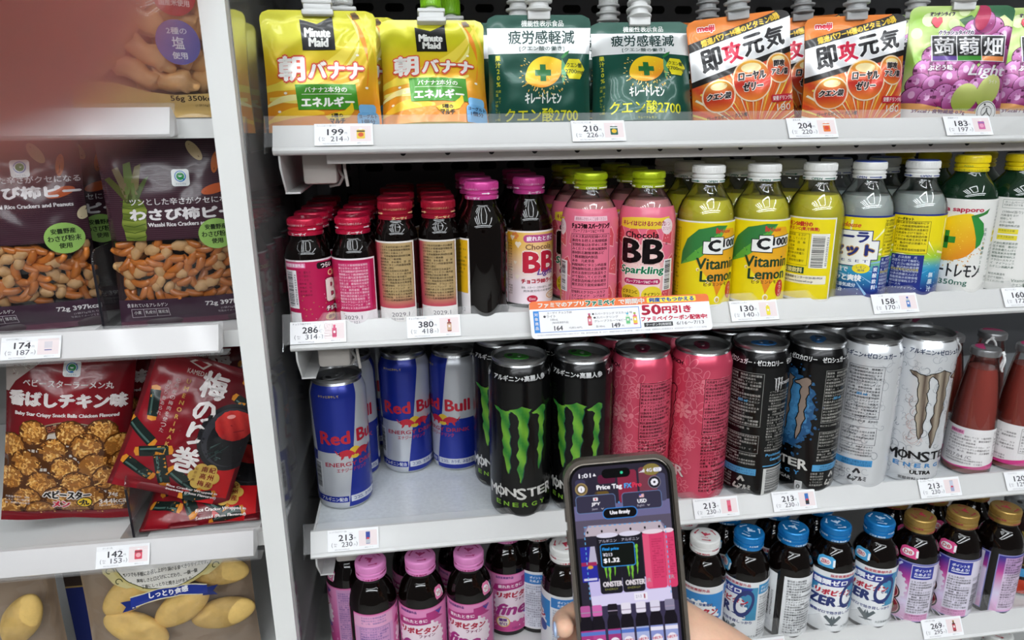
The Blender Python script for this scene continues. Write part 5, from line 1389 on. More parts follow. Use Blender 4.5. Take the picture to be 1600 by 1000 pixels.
# ---- bottom shelf
fine = Stock(lambda l: make_bottle('tonic_bottle', l, 'lipo', art_fine(), PALEPINK_CAP, 103.5, 14.5, 'a82a6a', 'taisho', 'pink label tonic bottles', neck=sticker('e47aa8', 'ファイン', w=5.4, y=85, x=21)), 22.4)
fine.put(-0.0545, 0.592, Z4, -45, 'black tonic bottle, pink cap, label turned to small print, front left')
fine.put(-0.0082, 0.592, Z4, 3, 'black tonic bottle, pink cap and label, middle of the front three')
fine.put(0.0380, 0.592, Z4, 3, 'black tonic bottle, pink cap and label, right of the front three')
fine.put(0.0800, 0.631, Z4, -9, 'black tonic bottle, pink label, set back right of the front three')
fine.put(-0.0800, 0.634, Z4, 45, 'black tonic bottle, pink cap, behind the front left one')
fine.put(-0.0150, 0.642, Z4, 20, 'black tonic bottle, pink cap, behind and between the left two')
fine.put(0.0320, 0.642, Z4, 10, 'black tonic bottle, pink cap, behind and between the right two')
lip = Stock(lambda l: make_bottle('tonic_bottle', l, 'lipo', art_lipo_d(), WHITE_CAP, 103.5, 14.5, 'b8324a', 'taisho', 'white capped tonic bottles', neck=sticker('3a8cc8', 'D', w=6.2, x=-30)), 22.4)
lip.put(0.131, 0.588, Z4, 42, 'black tonic bottle, white cap, small print, left beside the phone')
lip.put(0.112, 0.630, Z4, 44, 'black tonic bottle, white cap, behind the one left of the phone')
lip.put(0.271, 0.581, Z4, 3, 'black tonic bottle, white cap, blue white label, right beside the phone')
lip.put(0.268, 0.627, Z4, 15, 'black tonic bottle, white cap, behind the one right of the phone')
lip.put(0.575, 0.580, Z5, 3, 'white capped bottle on the lowest shelf, left of the two at the bottom edge')
lip.put(0.623, 0.580, Z5, 3, 'white capped bottle on the lowest shelf, right of the two at the bottom edge')
zer = Stock(lambda l: make_bottle('tonic_bottle', l, 'lipo', art_lipo_zero(), BLUE_CAP, 103.5, 14.5, 'b8cfe0', 'taisho', 'blue capped tonic bottles', neck=sticker('48a4d8', 'ZERO', w=8.5, x=-12)), 22.4)
zer.put(0.317, 0.581, Z4, 13, 'black tonic bottle, blue cap, first blue one from the left')
zer.put(0.364, 0.581, Z4, 77, 'black tonic bottle, blue cap, turned to bar code and small print')
zer.put(0.410, 0.581, Z4, -8, 'black tonic bottle, blue cap, blue oval sticker on its neck')
zer.put(0.458, 0.581, Z4, 0, 'black tonic bottle, blue cap, next to the gold caps')
for i, x in enumerate((0.316, 0.371, 0.420)):
    zer.put(x, 0.6275, Z4, 10 * i, 'black tonic bottle, blue cap, %s of the three blue caps in the second row' % ('left', 'middle', 'right')[i])
d8 = Stock(lambda l: make_bottle('tonic_bottle', l, 'lipo', art_d8(), GOLD_CAP, 103.5, 14.5, 'a02a3c', 'taisho', 'gold capped tonic bottles', neck=sticker('d64a86', 'D8', w=8.5, x=16)), 22.4)
d8.put(0.5035, 0.581, Z4, 22, 'black tonic bottle, gold cap, next to the blue caps')
d8.put(0.5520, 0.581, Z4, 26, 'black tonic bottle, gold cap, middle of the front three gold ones')
d8.put(0.6015, 0.581, Z4, 72, 'black tonic bottle, gold cap, turned to bar code at far right')
for i, x in enumerate((0.508, 0.556, 0.606)):
    d8.put(x, 0.6275, Z4, 10 * i, 'black tonic bottle, gold cap, %s of the three gold caps in the second row' % ('left', 'middle', 'right')[i])
a = Art(); C = 2 * PI * 26.5
a.rect(-C / 2, 3, C / 2, 100, '2a1a18', 0); a.rect(-C / 2, 5, C / 2, 22, 'c8442c', 1); a.rect(-30, 40, 24, 80, '8a7a3c', 1); a.ell(0, 56, 18, 15, '3a2014', 2); a.rect(-24, 26, 10, 36, '4a9ad0', 2, r=2)
cf = make_can('coffee_can', 'dark red based can partly seen at the right end of the bottom row', a, 104, 26.5, '9a9c9e', None)
cf.location = (0.656, 0.606, Z4); cf.rotation_euler = (0, 0, -0.75)

# ================================================================ soft packs: jelly pouches and snack bags
def soft_surf(W, H, D, kind='pouch', seed=1, crease=1.0, corner=8.0):
    """front skin of a soft pack in mm: x across, y up, lift in metres; bulges towards the viewer (-Y)"""
    rnd = random.Random(seed)
    folds = []
    for k in range(7 if kind == 'pouch' else 11):
        folds.append((rnd.uniform(-W / 2, W / 2), rnd.uniform(0.05, 0.9) * H, rnd.uniform(0, PI), rnd.uniform(1.1, 3.4), rnd.uniform(8, 28), rnd.choice((-1, 1)) * rnd.uniform(0.25, 1.0) * crease))
    ph = [rnd.uniform(0, 6.28) for _ in range(6)]
    def f(x, y, z):
        x = np.asarray(x, float); y = np.asarray(y, float)
        u = np.clip(x / (W / 2), -1, 1); v = np.clip(y / H, 0, 1)
        hw = np.full_like(x, W / 2)
        if kind == 'pouch':
            t = np.clip((y - (H - corner)) / corner, 0, 1)
            hw = hw - corner * (1 - np.sqrt(np.clip(1 - t * t, 0, 1)))
            hw = hw - 1.6 * np.sin(PI * v)
            g = np.clip((1 - v - 0.07) / 0.55, 0, 1); g = g * g * (3 - 2 * g)
            b = D * g * (1 - np.abs(u) ** 2.4) ** 0.7 * (0.82 + 0.18 * np.sin(PI * np.clip(v / 0.7, 0, 1)))
            edge = np.clip((1 - np.abs(u)) * 6, 0, 1) * np.clip((1 - v - 0.05) * 8, 0, 1)
        else:
            hw = hw - 2.2 * np.sin(PI * v)
            s = np.clip(np.minimum(y, H - y) - 7, 0, None) / (H / 2 - 7)
            b = D * np.clip(1 - (1 - s) ** 2, 0, 1) ** 0.6 * (1 - np.abs(u) ** 2.2) ** 0.7
            sealed = np.clip((8 - np.minimum(y, H - y)) / 2, 0, 1)
            b = b + 0.35 * sealed * np.sin(y * 3.4) + 1.6 * np.sin(u * 5 + ph[4]) * np.clip(1 - np.minimum(y, H - y) / 14, 0, 1)
            edge = np.clip((1 - np.abs(u)) * 5, 0, 1) * np.clip(np.minimum(y, H - y) / 12, 0, 1)
        w = 0
        for (cx, cy, an, s, L, A) in folds:
            dx, dy = x - cx, y - cy
            p = dx * math.cos(an) + dy * math.sin(an); q = -dx * math.sin(an) + dy * math.cos(an)
            w = w + A * np.exp(-(p / s) ** 2) * np.exp(-(q / L) ** 2)
        w = w + 0.35 * crease * np.sin(x * 0.21 + ph[0] + 1.7 * np.sin(y * 0.09 + ph[1])) + 0.3 * crease * np.sin(y * 0.25 + ph[2] + 1.5 * np.sin(x * 0.12 + ph[3]))
        b = b + w * edge
        return x * hw / (W / 2) / 1000, -(b / 1000 + z), y / 1000
    return f

def gridded(f, W, H, step):
    """f sampled on a regular grid, so skin, print and window share the same facets"""
    gx = np.arange(math.floor(-W / 2 / step) - 1, math.ceil(W / 2 / step) + 2) * step
    gy = np.arange(-1, math.ceil(H / step) + 2) * step
    A, B = np.meshgrid(gx, gy)
    a, b, c = (q.reshape(A.shape) for q in f(A.ravel(), B.ravel(), 0.0))
    def g(x, y, z):
        x = np.asarray(x, float); y = np.asarray(y, float)
        i = np.clip(((x - gx[0]) / step).astype(int), 0, len(gx) - 2); j = np.clip(((y - gy[0]) / step).astype(int), 0, len(gy) - 2)
        s = (x - gx[i]) / step; t = (y - gy[j]) / step
        L = lambda q: (q[j, i] * (1 - s) + q[j, i + 1] * s) * (1 - t) + (q[j + 1, i] * (1 - s) + q[j + 1, i + 1] * s) * t
        bx, _, by = f(x, y, 0.0)
        return bx, L(b) - z, by
    return g

def soft_body(W, H, f, m, back=0.55, nx=30, ny=40, skin=True):
    """closed skin: front as f, back flatter"""
    v, fc = [], []
    xs = np.linspace(-W / 2, W / 2, nx + 1); ys = np.linspace(0, H, ny + 1)
    X, Y = np.meshgrid(xs, ys)
    a, b, c = f(X.ravel(), Y.ravel(), 0.0)
    front = np.column_stack([a, b, c]); n = len(front)
    bk = front.copy(); bk[:, 1] = -front[:, 1] * back + 0.0004
    V = np.vstack([front, bk]) if skin else bk
    def q(i, j): return j * (nx + 1) + i
    o = n if skin else 0
    for j in range(ny):
        for i in range(nx):
            if skin: fc.append((q(i, j), q(i + 1, j), q(i + 1, j + 1), q(i, j + 1)))
            fc.append((o + q(i + 1, j), o + q(i, j), o + q(i, j + 1), o + q(i + 1, j + 1)))
    if skin:
        for i in range(nx):
            fc.append((q(i + 1, 0), q(i, 0), n + q(i, 0), n + q(i + 1, 0))); fc.append((q(i, ny), q(i + 1, ny), n + q(i + 1, ny), n + q(i, ny)))
        for j in range(ny):
            fc.append((q(0, j), q(0, j + 1), n + q(0, j + 1), n + q(0, j))); fc.append((q(nx, j + 1), q(nx, j), n + q(nx, j), n + q(nx, j + 1)))
    return Piece(V, fc, m, None, True)

SPOUT = mat('spout_white', 'e2e3e2', 0.4, coat=0.15)
SPOUTT = mat('spout_translucent', 'c9cbcc', 0.3, trans=0.25)
def collar(kind, m, z):
    """spout collar (mm), z = top edge of the pouch"""
    if kind == 'block':
        return [rbox(-0.0125, 0.0125, -0.0075, 0.0075, (z - 6) / 1000, (z - 1.5) / 1000, m, 0.0015), rbox(-0.0108, 0.0108, -0.0062, 0.0062, (z - 2) / 1000, (z + 3) / 1000, m, 0.001),
                rbox(-0.0118, 0.0118, -0.0075, 0.0075, (z + 2.6) / 1000, (z + 6) / 1000, m, 0.0012), lathe([(5.5, z + 5), (5.5, z + 12)], m, 24)]
    return [rbox(-0.0095, 0.0095, -0.004, 0.004, (z - 8) / 1000, (z + 1) / 1000, m, 0.0012), lathe([(7.0, z - 1), (10.6, z - 0.6), (10.8, z + 1.0), (8.4, z + 2.0), (8.4, z + 5.0), (11.2, z + 5.6), (11.4, z + 7.2), (8.0, z + 8.4), (7.6, z + 12), (10.4, z + 12.6), (10.4, z + 14), (7, z + 14.5)], m, 32)]
def ribcap(r, h, z, m):
    p = [lathe([(r - 0.4, z), (r, z + 0.5), (r, z + h - 1.5), (r - 1.2, z + h), (0, z + h)], m, 40)]
    for k in range(26):
        p.append(box(-0.0005, 0.0005, -(r + 0.5) / 1000, -(r - 0.5) / 1000, (z + 1) / 1000, (z + h - 1.5) / 1000, m).moved(Matrix.Rotation(2 * PI * k / 26, 4, 'Z')))
    return p
def make_pouch(name, label, W, H, D, art, seed, group, ck, cm, capm, capr=8.5, caph=16, side='8a8a30', su=3.0, pm=None):
    t = thing(name, label, 'jelly pouch', group=group)
    f = gridded(soft_surf(W, H, D, 'pouch', seed, 0.9), W, H, su)
    pcs = [soft_body(W, H, f, mat('pouch_back_' + side, side, 0.3, 0.3))]
    lf = lambda x, y, z: f(x, y, z + 0.00025)
    pcs += art.build(pm or FOIL, lf, su=su, sv=su, clip=(-W / 2, 0.2, W / 2, H), smooth=True, eps=0.00022)
    part('pouch_body', pcs, t, sharp=None)
    sp = part('spout', [p for p in collar(ck, cm, H + (1.5 if ck == 'block' else 4))], t)
    part('cap', ribcap(capr, caph, H + (9.5 if ck == 'block' else 18), capm), sp)
    return t

def art_banana():
    a = Art()
    def bg(x, y): return mixc(mixc('e08a20', 'e6b222', (y - 10) / 42), 'c8c41e', (y - 44) / 30)
    a.rect(-48, 0, 48, 112, bg, 0)
    # sweeping banana shapes
    def arc(x0, y0, x1, y1, bend, w, col, l):
        P, Q = [], []
        for k in range(15):
            q = k / 14; nx, ny = -(y1 - y0), (x1 - x0); L = math.hypot(nx, ny)
            x = x0 + (x1 - x0) * q + nx / L * bend * math.sin(PI * q); y = y0 + (y1 - y0) * q + ny / L * bend * math.sin(PI * q)
            ww = w * math.sin(PI * min(0.97, max(0.06, q)) ) ** 0.6
            P.append((x, y + ww)); Q.append((x, y - ww))
        a.poly(P + Q[::-1], col, l)
    arc(-46, 34, 40, 92, -17, 7, 'e8d24a', 1); arc(-44, 26, 30, 40, -6, 4, 'f0e070', 1.2); arc(26, 90, 36, 34, 7, 6, 'e88a22', 1.2); arc(33, 92, 44, 30, 6, 4, 'f0cc3a', 1.4); arc(24, 92, 20, 50, 10, 3.4, 'eadf80', 1.4)
    arc(-46, 8, 0, 14, 4, 4, 'f0c030', 1.4); arc(-48, 20, -10, 26, 3, 2.4, 'f2e8a0', 1.5)
    a.poly([(27, 88), (33, 89), (32, 94), (27, 93)], '7a5a20', 1.8); a.ell(30, 91, 3, 1.3, '4a3414', 1.9, n=12)
    for (x, y) in ((-36, 16), (36, 34), (-30, 30), (30, 60)): a.ell(x, y, 1.4, 1.0, 'f4ead8', 2, n=8)
    a.poly([(-15, 88), (-1.5, 84.5), (11, 90.5), (12.5, 64), (-14, 63.5)], '121214', 3); a.poly([(-15, 88), (-12, 86.2), (-1.5, 82.2), (9, 88.5), (11, 90.5), (-1.5, 84.5)], '2a2a2c', 3.4)
    a.T('Minute', -1.5, 77.8, 7.0, 'eeeeea', 4, w=20, b=0.5); a.T('Maid', -1.0, 70, 7.0, 'eeeeea', 4, w=15, b=0.5)
    RD = 'd8503c'
    a.T('朝', -24, 49, 19, 'f2eeea', 5, w=20, b=0.95, out=(RD, 2.0)); a.T('バナナ', 12, 47.5, 13, 'f2eeea', 5, w=44, b=0.8, out=(RD, 1.9))
    a.poly([(-22, 36.5), (27, 36.5), (28, 17), (-20.5, 17)], '3f8c1e', 4); a.T('バナナ2本分の', 2.5, 32.2, 4.2, 'f0f0e8', 5, w=34, b=0.12); a.rect(-17, 28.6, 23, 29.0, 'e8f0d8', 5); a.T('エネルギー', 3.5, 22.8, 7.4, 'f4f4ee', 5, w=42, b=0.5)
    a.poly([(0, 12), (8, 14.5), (16, 16), (21, 20), (22, 22), (23.5, 22), (24, 16), (20, 11), (10, 8.4), (3, 9)], 'e6c21e', 6); a.T('5種の', 10, 12.4, 3.2, '33280a', 7, w=9, b=0.15); a.T('マルチ', 10, 8, 4.2, '33280a', 7, w=12, b=0.25)
    a.poly(rrect(26, -2, 44, 15, 4), '6aa6d6', 6); a.poly(rrect(28, 14, 42, 21, 2.4), '7ab4e0', 6); a.T('ヨーグルト', 35, 11.6, 3.0, '1a2a4a', 7, w=15, b=0.12); a.T('1個分', 35, 7.4, 3.6, '1a2a4a', 7, w=11, b=0.1)
    return a
def art_lemonp():
    a = Art()
    a.rect(-46, 0, 46, 112, '0e4a3c', 0)
    a.T('機能性表示食品', 3, 86.2, 5.0, 'e8ece8', 2, w=36, b=0.12); a.rect(-46, 61.5, 46, 82.5, 'e4e6e6', 1)
    a.T('疲労感軽減', 2, 75, 11.2, '123c38', 2, w=57, b=0.22); a.T('[クエン酸の働き]', 2, 65.4, 4.4, '1d4a44', 2, w=39, b=0.05)
    lemon_shape(a, 3, 46, 31, 25, 2, rot=24)
    for (w, h) in ((14, 5), (5, 14)): a.rect(2 - w / 2, 45 - h / 2, 2 + w / 2, 45 + h / 2, '1c6a32', 3)
    rnd = random.Random(6)
    for k in range(60):
        t = rnd.uniform(PI * 0.75, PI * 1.95); q = rnd.uniform(15, 22); a.ell(3 + q * 1.05 * math.cos(t), 45 + q * 0.86 * math.sin(t), 0.9, 0.4, rnd.choice(('e8c860', 'd8a838', 'f0e0a0')), 2.2, n=6, rot=math.degrees(t), fine=1)
    a.poly([(18, 58), (22, 62), (26, 64), (25, 61), (20, 57)], '2a7a3a', 2.5); a.poly([(19, 57), (23, 50), (22, 42), (19, 36), (18, 46)], '5a9a6a', 2.1)
    a.poly([(30 + 9.6 * math.cos(k * PI / 3), 48.5 + 9.6 * math.sin(k * PI / 3)) for k in range(6)], 'ddd21c', 3); a.T('クエン酸', 30, 51.6, 4.0, '1d3a20', 4, w=14, b=0.1); a.T('2700mg', 30, 45.8, 4.4, '1d3a20', 4, w=16.5, b=0.08)
    a.TV('果汁20%', -36.5, 60, 4.8, 'd8d838', 2, step=5.3, b=0.12); a.micro(-39, 4, -33.5, 32, 2.4, 'c8c838', 2, 4, 1.2)
    a.T('キレートレモン', 2, 24.5, 8.6, 'eceee8', 2, w=31, b=0.28); a.T('クエン酸2700', 1, 11, 11, 'd8d61c', 2, w=63, b=0.2); a.T('キレートレモン', 2, 2.4, 2, 'd8d61c', 2)
    return a
def art_orange():
    a = Art()
    a.rect(-48, 0, 48, 112, 'd9761e', 0)
    def low(x, y): return mixc('d8432a', 'e89a2e', (math.sin(math.atan2(y + 12, x - 6) * 26) + 1) / 2 * 0.8)
    a.rect(-48, 0, 48, 62, low, 0.5)
    for k in range(26):
        t = math.radians(20 + k * 5.6); c, s_ = math.cos(t), math.sin(t); r1 = 62
        a.poly([(6 + 12 * c, -10 + 12 * s_), (6 + r1 * c - 0.9 * s_, -10 + r1 * s_ + 0.9 * c), (6 + r1 * c + 0.9 * s_, -10 + r1 * s_ - 0.9 * c)], ('f0d860', 'f4ecd0', 'e86a2a')[k % 3], 0.8)
    sl = 0.232
    def band(y0, y1, col, l): a.poly([(-48, y0 - 48 * sl), (48, y0 + 48 * sl), (48, y1 + 48 * sl), (-48, y1 - 48 * sl)], col, l)
    band(48.5, 53.5, '1c1816', 1.5); band(53, 79, 'e8e8ea', 1.4); band(78.5, 86, '1c1816', 1.5)
    a.T('meiji', -29, 86.5, 5.6, 'd0243c', 2.6, w=14.5, b=0.5, out=('f4ece6', 1.0))
    rt = math.degrees(math.atan(sl))
    a.T('爆速パワー!4種のビタミンB群', 1, 82.6, 5.6, 'e8c23a', 2.5, w=73, b=0.35, rot=rt)
    for ch, x, h, w, c in (('即', -28, 19, 17, '17151a'), ('攻', -9, 17, 17, 'd31c44'), ('元', 11, 17, 18, '17151a'), ('気', 31, 17, 17, '17151a')):
        a.T(ch, x, 66 + x * sl, h, c, 3, w=w, b=0.85, rot=rt * 0.8, shear=0.15, out=('f2f2f2', 1.7))
    for (x, y, r) in ((-25, 28, 13.0), (32, 46, 12), (5, 38, 17)):
        def orb(px, py, y=y, r=r): return mixc('c8281e', 'f0b83a', 0.1 + 0.9 * abs((py - y) / r) ** 1.6) if py > y - r * 0.1 else mixc('c8281e', 'ee8a30', abs((py - y) / r) ** 2)
        a.ell(x, y, r + 1.2, r + 1.2, 'f4d8b8', 3.2, n=30); a.ell(x, y, r, r, orb, 3.6, n=30)
        a.ell(x, y + r * 0.62, r * 0.55, r * 0.25, 'f6e2a8', 3.9, n=16)
    for tx, x, y, h, w in (('クエン酸', -25, 28, 5.4, 20), ('ローヤル', 5, 42, 7.0, 25), ('ゼリー', 5, 33, 7.0, 18), ('即攻', 32, 50, 5.4, 11), ('アミノ酸', 32, 43, 5.2, 17)):
        a.T(tx, x, y, h, '1a1214', 5, w=w, b=0.45, shear=0.15, out=('f0e0d8', 0.9))
    a.rect(22, 17.5, 45, 23.5, 'c8203a', 5); a.T('栄養ドリンク味', 33.5, 20.5, 4.0, 'f6ecec', 6, w=21, b=0.12); a.T('ローヤルゼリー・クエン酸', -18, 10, 3.4, '2a1a14', 5, w=34, b=0.1); a.T('180', 34, 12.5, 6, 'e8e0da', 5, w=14)
    return a
def art_grape():
    a = Art()
    def bg(x, y): return mixc('8ab83a', 'cfdc9a', (math.sin(x * 0.13) * math.cos(y * 0.17) + 1) / 2)
    a.rect(-46, 0, 46, 112, bg, 0)
    for (x, y, r) in ((-28, 92, 6), (2, 100, 5), (-6, 88, 5), (-38, 80, 5)): a.ell(x, y, r, r, 'd8e4b0', 0.5, n=16)
    a.poly([(20, 112), (18, 98), (26, 90), (36, 96), (44, 90), (46, 112)], '23603a', 0.8); a.poly([(-2, 92), (8, 96), (16, 90), (6, 84)], '2a5a30', 0.8)
    rnd = random.Random(9)
    gp = [(12, 82), (-2, 76), (28, 84), (40, 76), (32, 70), (20, 90), (-14, 68), (38, 60), (-24, 58), (-30, 46), (-18, 46), (-4, 52), (8, 60), (24, 58), (40, 44), (-34, 34), (-22, 32), (-8, 38), (6, 44), (22, 42), (34, 32), (-36, 22), (-24, 20), (-12, 24), (2, 28), (16, 30), (40, 20), (28, 22), (-4, 18), (10, 18)]
    for i, (x, y) in enumerate(gp):
        def sk(px, py, x=x, y=y): return mixc('8a1e62', 'c67ab8', 0.35 + (py - y - (px - x) * 0.4) / 14)
        a.ell(x, y, 9.6, 10.6, '5a1848', 1 + i * 0.08, n=22, rot=rnd.uniform(-20, 20)); a.ell(x, y, 9.0, 10.0, sk, 1.03 + i * 0.08, n=22); a.ell(x - 2, y + 3, 2.6, 3.4, 'd9a8d0', 1.06 + i * 0.08, n=12)
    a.ell(18, 94, 6, 12, 'a81a4a', 3.6, n=20, rot=-12)
    a.T('マンナンライフ', -17, 97, 3.4, '4a2a6a', 4, w=21, b=0.2)
    a.poly([(-22, 85), (-26, 90), (-25, 94), (-22.5, 94.6), (-21, 93), (-19.5, 94.6), (-17, 94), (-16.5, 90), (-20, 85)], 'd84a5a', 4)
    a.T('クラッシュタイプの', -4, 80.5, 4.0, '3a1a4a', 4, w=30, b=0.2, out=('f0e8f0', 0.8))
    a.rect(-26, 54.4, 40, 78.2, 'e8e6ea', 4)
    for i, (ch, c) in enumerate((('蒟', '5a3a8a'), ('蒻', '3a8a2a'), ('畑', 'e08a4a'))):
        x0 = -25 + i * 21.6
        a.rect(x0, 59, x0 + 20.8, 77.4, '141216', 5); a.rect(x0, 55, x0 + 20.8, 59, c, 5); a.T(ch, x0 + 10.4, 68, 15.5, 'f0eef0', 6, w=17, b=0.35)
    a.T('ぶどう味', -18, 48.5, 5.0, 'f2e8f2', 6, w=20, b=0.3, out=('7a1a5a', 0.8)); a.T('Light', 24, 45, 12, 'f2ecf2', 6, w=34, b=0.3, shear=0.35); a.T('ライト', 30, 36.5, 3.4, 'f2ecf2', 6, w=9)
    def gg(px, py): return mixc('8a9a2a', 'd6dc8a', 0.5 + (py - 26) / 30)
    a.ell(6, 22, 11, 13, gg, 5, n=26, rot=-25); a.ell(27, 29, 10.5, 15, gg, 5.2, n=26, rot=-28)
    a.poly([(-46, 0), (46, 0), (46, 12), (20, 10), (-10, 12), (-30, 17), (-46, 18)], 'd89a5a', 5.4); a.poly([(-46, 0), (46, 0), (46, 9), (20, 8), (-10, 9), (-46, 13)], 'e6e2e0', 5.6)
    a.T('39kcal / 食物繊維 0.7g', -14, 9.6, 4.2, '6a2a5a', 6, w=44, b=0.2, rot=-2)
    a.ell(28, 10, 10, 10, 'e8e8e6', 6, n=28); a.ell(28, 10, 9.2, 9.2, '3a3a3a', 6.2, n=28); a.ell(28, 10, 8.6, 8.6, 'e8e8e6', 6.4, n=28); a.ell(28, 10, 5.4, 5.4, '4a4a4a', 6.6, n=20); a.ell(28, 10, 4.8, 4.8, 'e8e8e6', 6.8, n=20); a.T('人', 28, 10, 7, '3a3a3a', 7, b=0.3)
    return a
GREEN_CAP = mat('bright_green_cap', '86c41c', 0.4, coat=0.2)
lean = -0.07
nb = make_pouch('jelly_pouch', 'yellow banana pouch with white cap, leftmost on its shelf', 92, 95, 17, art_banana(), 3, 'banana jelly pouches', 'block', SPOUT, SPOUT, side='c0ae20')
nb.location = (-0.0665, 0.628, Z1); nb.rotation_euler = (lean, 0, 0.06)
def pdup(src, loc, rz, label, ry=0.0, rx=lean, capm=None):
    r = dup(src, loc, rz, label, rx=rx, ry=ry)
    if capm:
        for c in r.children_recursive:
            if c.name.startswith('cap'):
                c.data = c.data.copy(); c.data.materials[0] = capm
    return r
b2 = make_pouch('jelly_pouch', 'yellow banana pouch with bright green cap, second from the left', 90, 95, 17, art_banana(), 8, 'banana jelly pouches', 'block', SPOUT, GREEN_CAP, side='c0ae20')
b2.location = (0.0245, 0.630, Z1 + 0.0025); b2.rotation_euler = (-0.36, 0, -0.02)
pdup(nb, (-0.050, 0.668, Z1), 0.02, 'yellow banana pouch behind the white capped front one')
pdup(b2, (0.044, 0.688, Z1 + 0.0025), -0.05, 'yellow banana pouch behind the green capped front one', rx=-0.33)
pdup(nb, (-0.058, 0.710, Z1), 0.0, 'yellow banana pouch third back at the left end of its shelf', rx=lean)
nl = make_pouch('jelly_pouch', 'dark green lemon pouch, left one of the front pair', 89, 93, 16, art_lemonp(), 5, 'green lemon jelly pouches', 'disc', SPOUT, SPOUT, side='12443a')
nl.location = (0.1135, 0.629, Z1); nl.rotation_euler = (lean, 0, -0.08)
pdup(nl, (0.206, 0.630, Z1 + 0.0025), -0.12, 'dark green lemon pouch, right one of the front pair', rx=-0.33)
pdup(nl, (0.193, 0.700, Z1), -0.1, 'dark green lemon pouch behind the right one of the pair')
pdup(nl, (0.104, 0.682, Z1), -0.1, 'dark green lemon pouch behind the left one of the pair')
no = make_pouch('jelly_pouch', 'orange pouch with slanted white band, left one of the front pair', 92, 95, 16, art_orange(), 12, 'orange jelly pouches', 'disc', SPOUTT, SPOUTT, side='b8641c')
no.location = (0.3010, 0.630, Z1); no.rotation_euler = (lean, -0.11, -0.12)
pdup(no, (0.406, 0.632, Z1), -0.14, 'orange pouch with slanted white band, right one of the front pair', ry=-0.03)
pdup(no, (0.388, 0.690, Z1 + 0.006), -0.3, 'crumpled orange pouch behind the right orange one', ry=-0.05)
pdup(no, (0.291, 0.690, Z1), 0.1, 'orange pouch behind the left orange one', ry=-0.02)
ng = make_pouch('jelly_pouch', 'purple grape pouch with black title squares, nearest the price tag reading 183', 90, 104, 16, art_grape(), 7, 'purple grape jelly pouches', 'disc', SPOUT, SPOUT, side='a8a4a0')
ng.location = (0.5045, 0.632, Z1); ng.rotation_euler = (lean, 0.02, -0.3)
pdup(ng, (0.5990, 0.632, Z1), -0.3, 'purple grape pouch cut by the right edge of the photo')
pdup(ng, (0.5000, 0.690, Z1), -0.62, 'purple grape pouch twisted behind the front grape pouch')

# ---------------------------------------------------------------- snack bags
def make_bag(name, label, W, H, D, art, seed, group, side, pm=FILM, clear_zone=None, crease=1.0, su=3.2, back=0.5, cat='snack bag'):
    t = thing(name, label, cat, group=group)
    f = gridded(soft_surf(W, H, D, 'bag', seed, crease), W, H, su)
    pcs = []
    if clear_zone is None:
        pcs.append(soft_body(W, H, f, mat('bag_back_' + side, side, 0.35, 0.15), back))
    else:
        pcs.append(soft_body(W, H, f, mat('bag_back_' + side, side, 0.4), back, skin=False))
    lf = lambda x, y, z: f(x, y, z + 0.0003)
    pcs += art.build(pm, lf, su=su, sv=su, clip=(-W / 2, 0.0, W / 2, H), smooth=True, eps=0.00022)
    part('printed_film', pcs, t, sharp=None)
    if clear_zone is not None:
        w = Art(); w.rect(*clear_zone, 'ffffff', 0)
        part('clear_window', w.build(BAGFILM, lf, su=su, sv=su, clip=(-W / 2, 0, W / 2, H), smooth=True), t, sharp=None, label='clear film window')
    return t, f
def fam_icon(a, x, y, k, l):
    a.rect(x - 7 * k, y - 7 * k, x + 7 * k, y + 7 * k, 'dfe2e2', l, r=2.4 * k); a.ell(x, y + 1.2 * k, 4.6 * k, 4.6 * k, '1a74b8', l + 0.3, n=24); a.ell(x, y + 1.2 * k, 3.8 * k, 3.8 * k, 'dfe8ea', l + 0.5, n=24); a.ell(x, y + 1.2 * k, 3.2 * k, 3.2 * k, '1a8a4a', l + 0.7, n=20)
    a.ell(x, y + 1.8 * k, 1.6 * k, 1.2 * k, 'dfe8ea', l + 0.9, n=12, a0=180, a1=360); a.T('ファミマル', x, y - 5.2 * k, 1.8 * k, '2a5a7a', l + 0.5, w=8 * k)
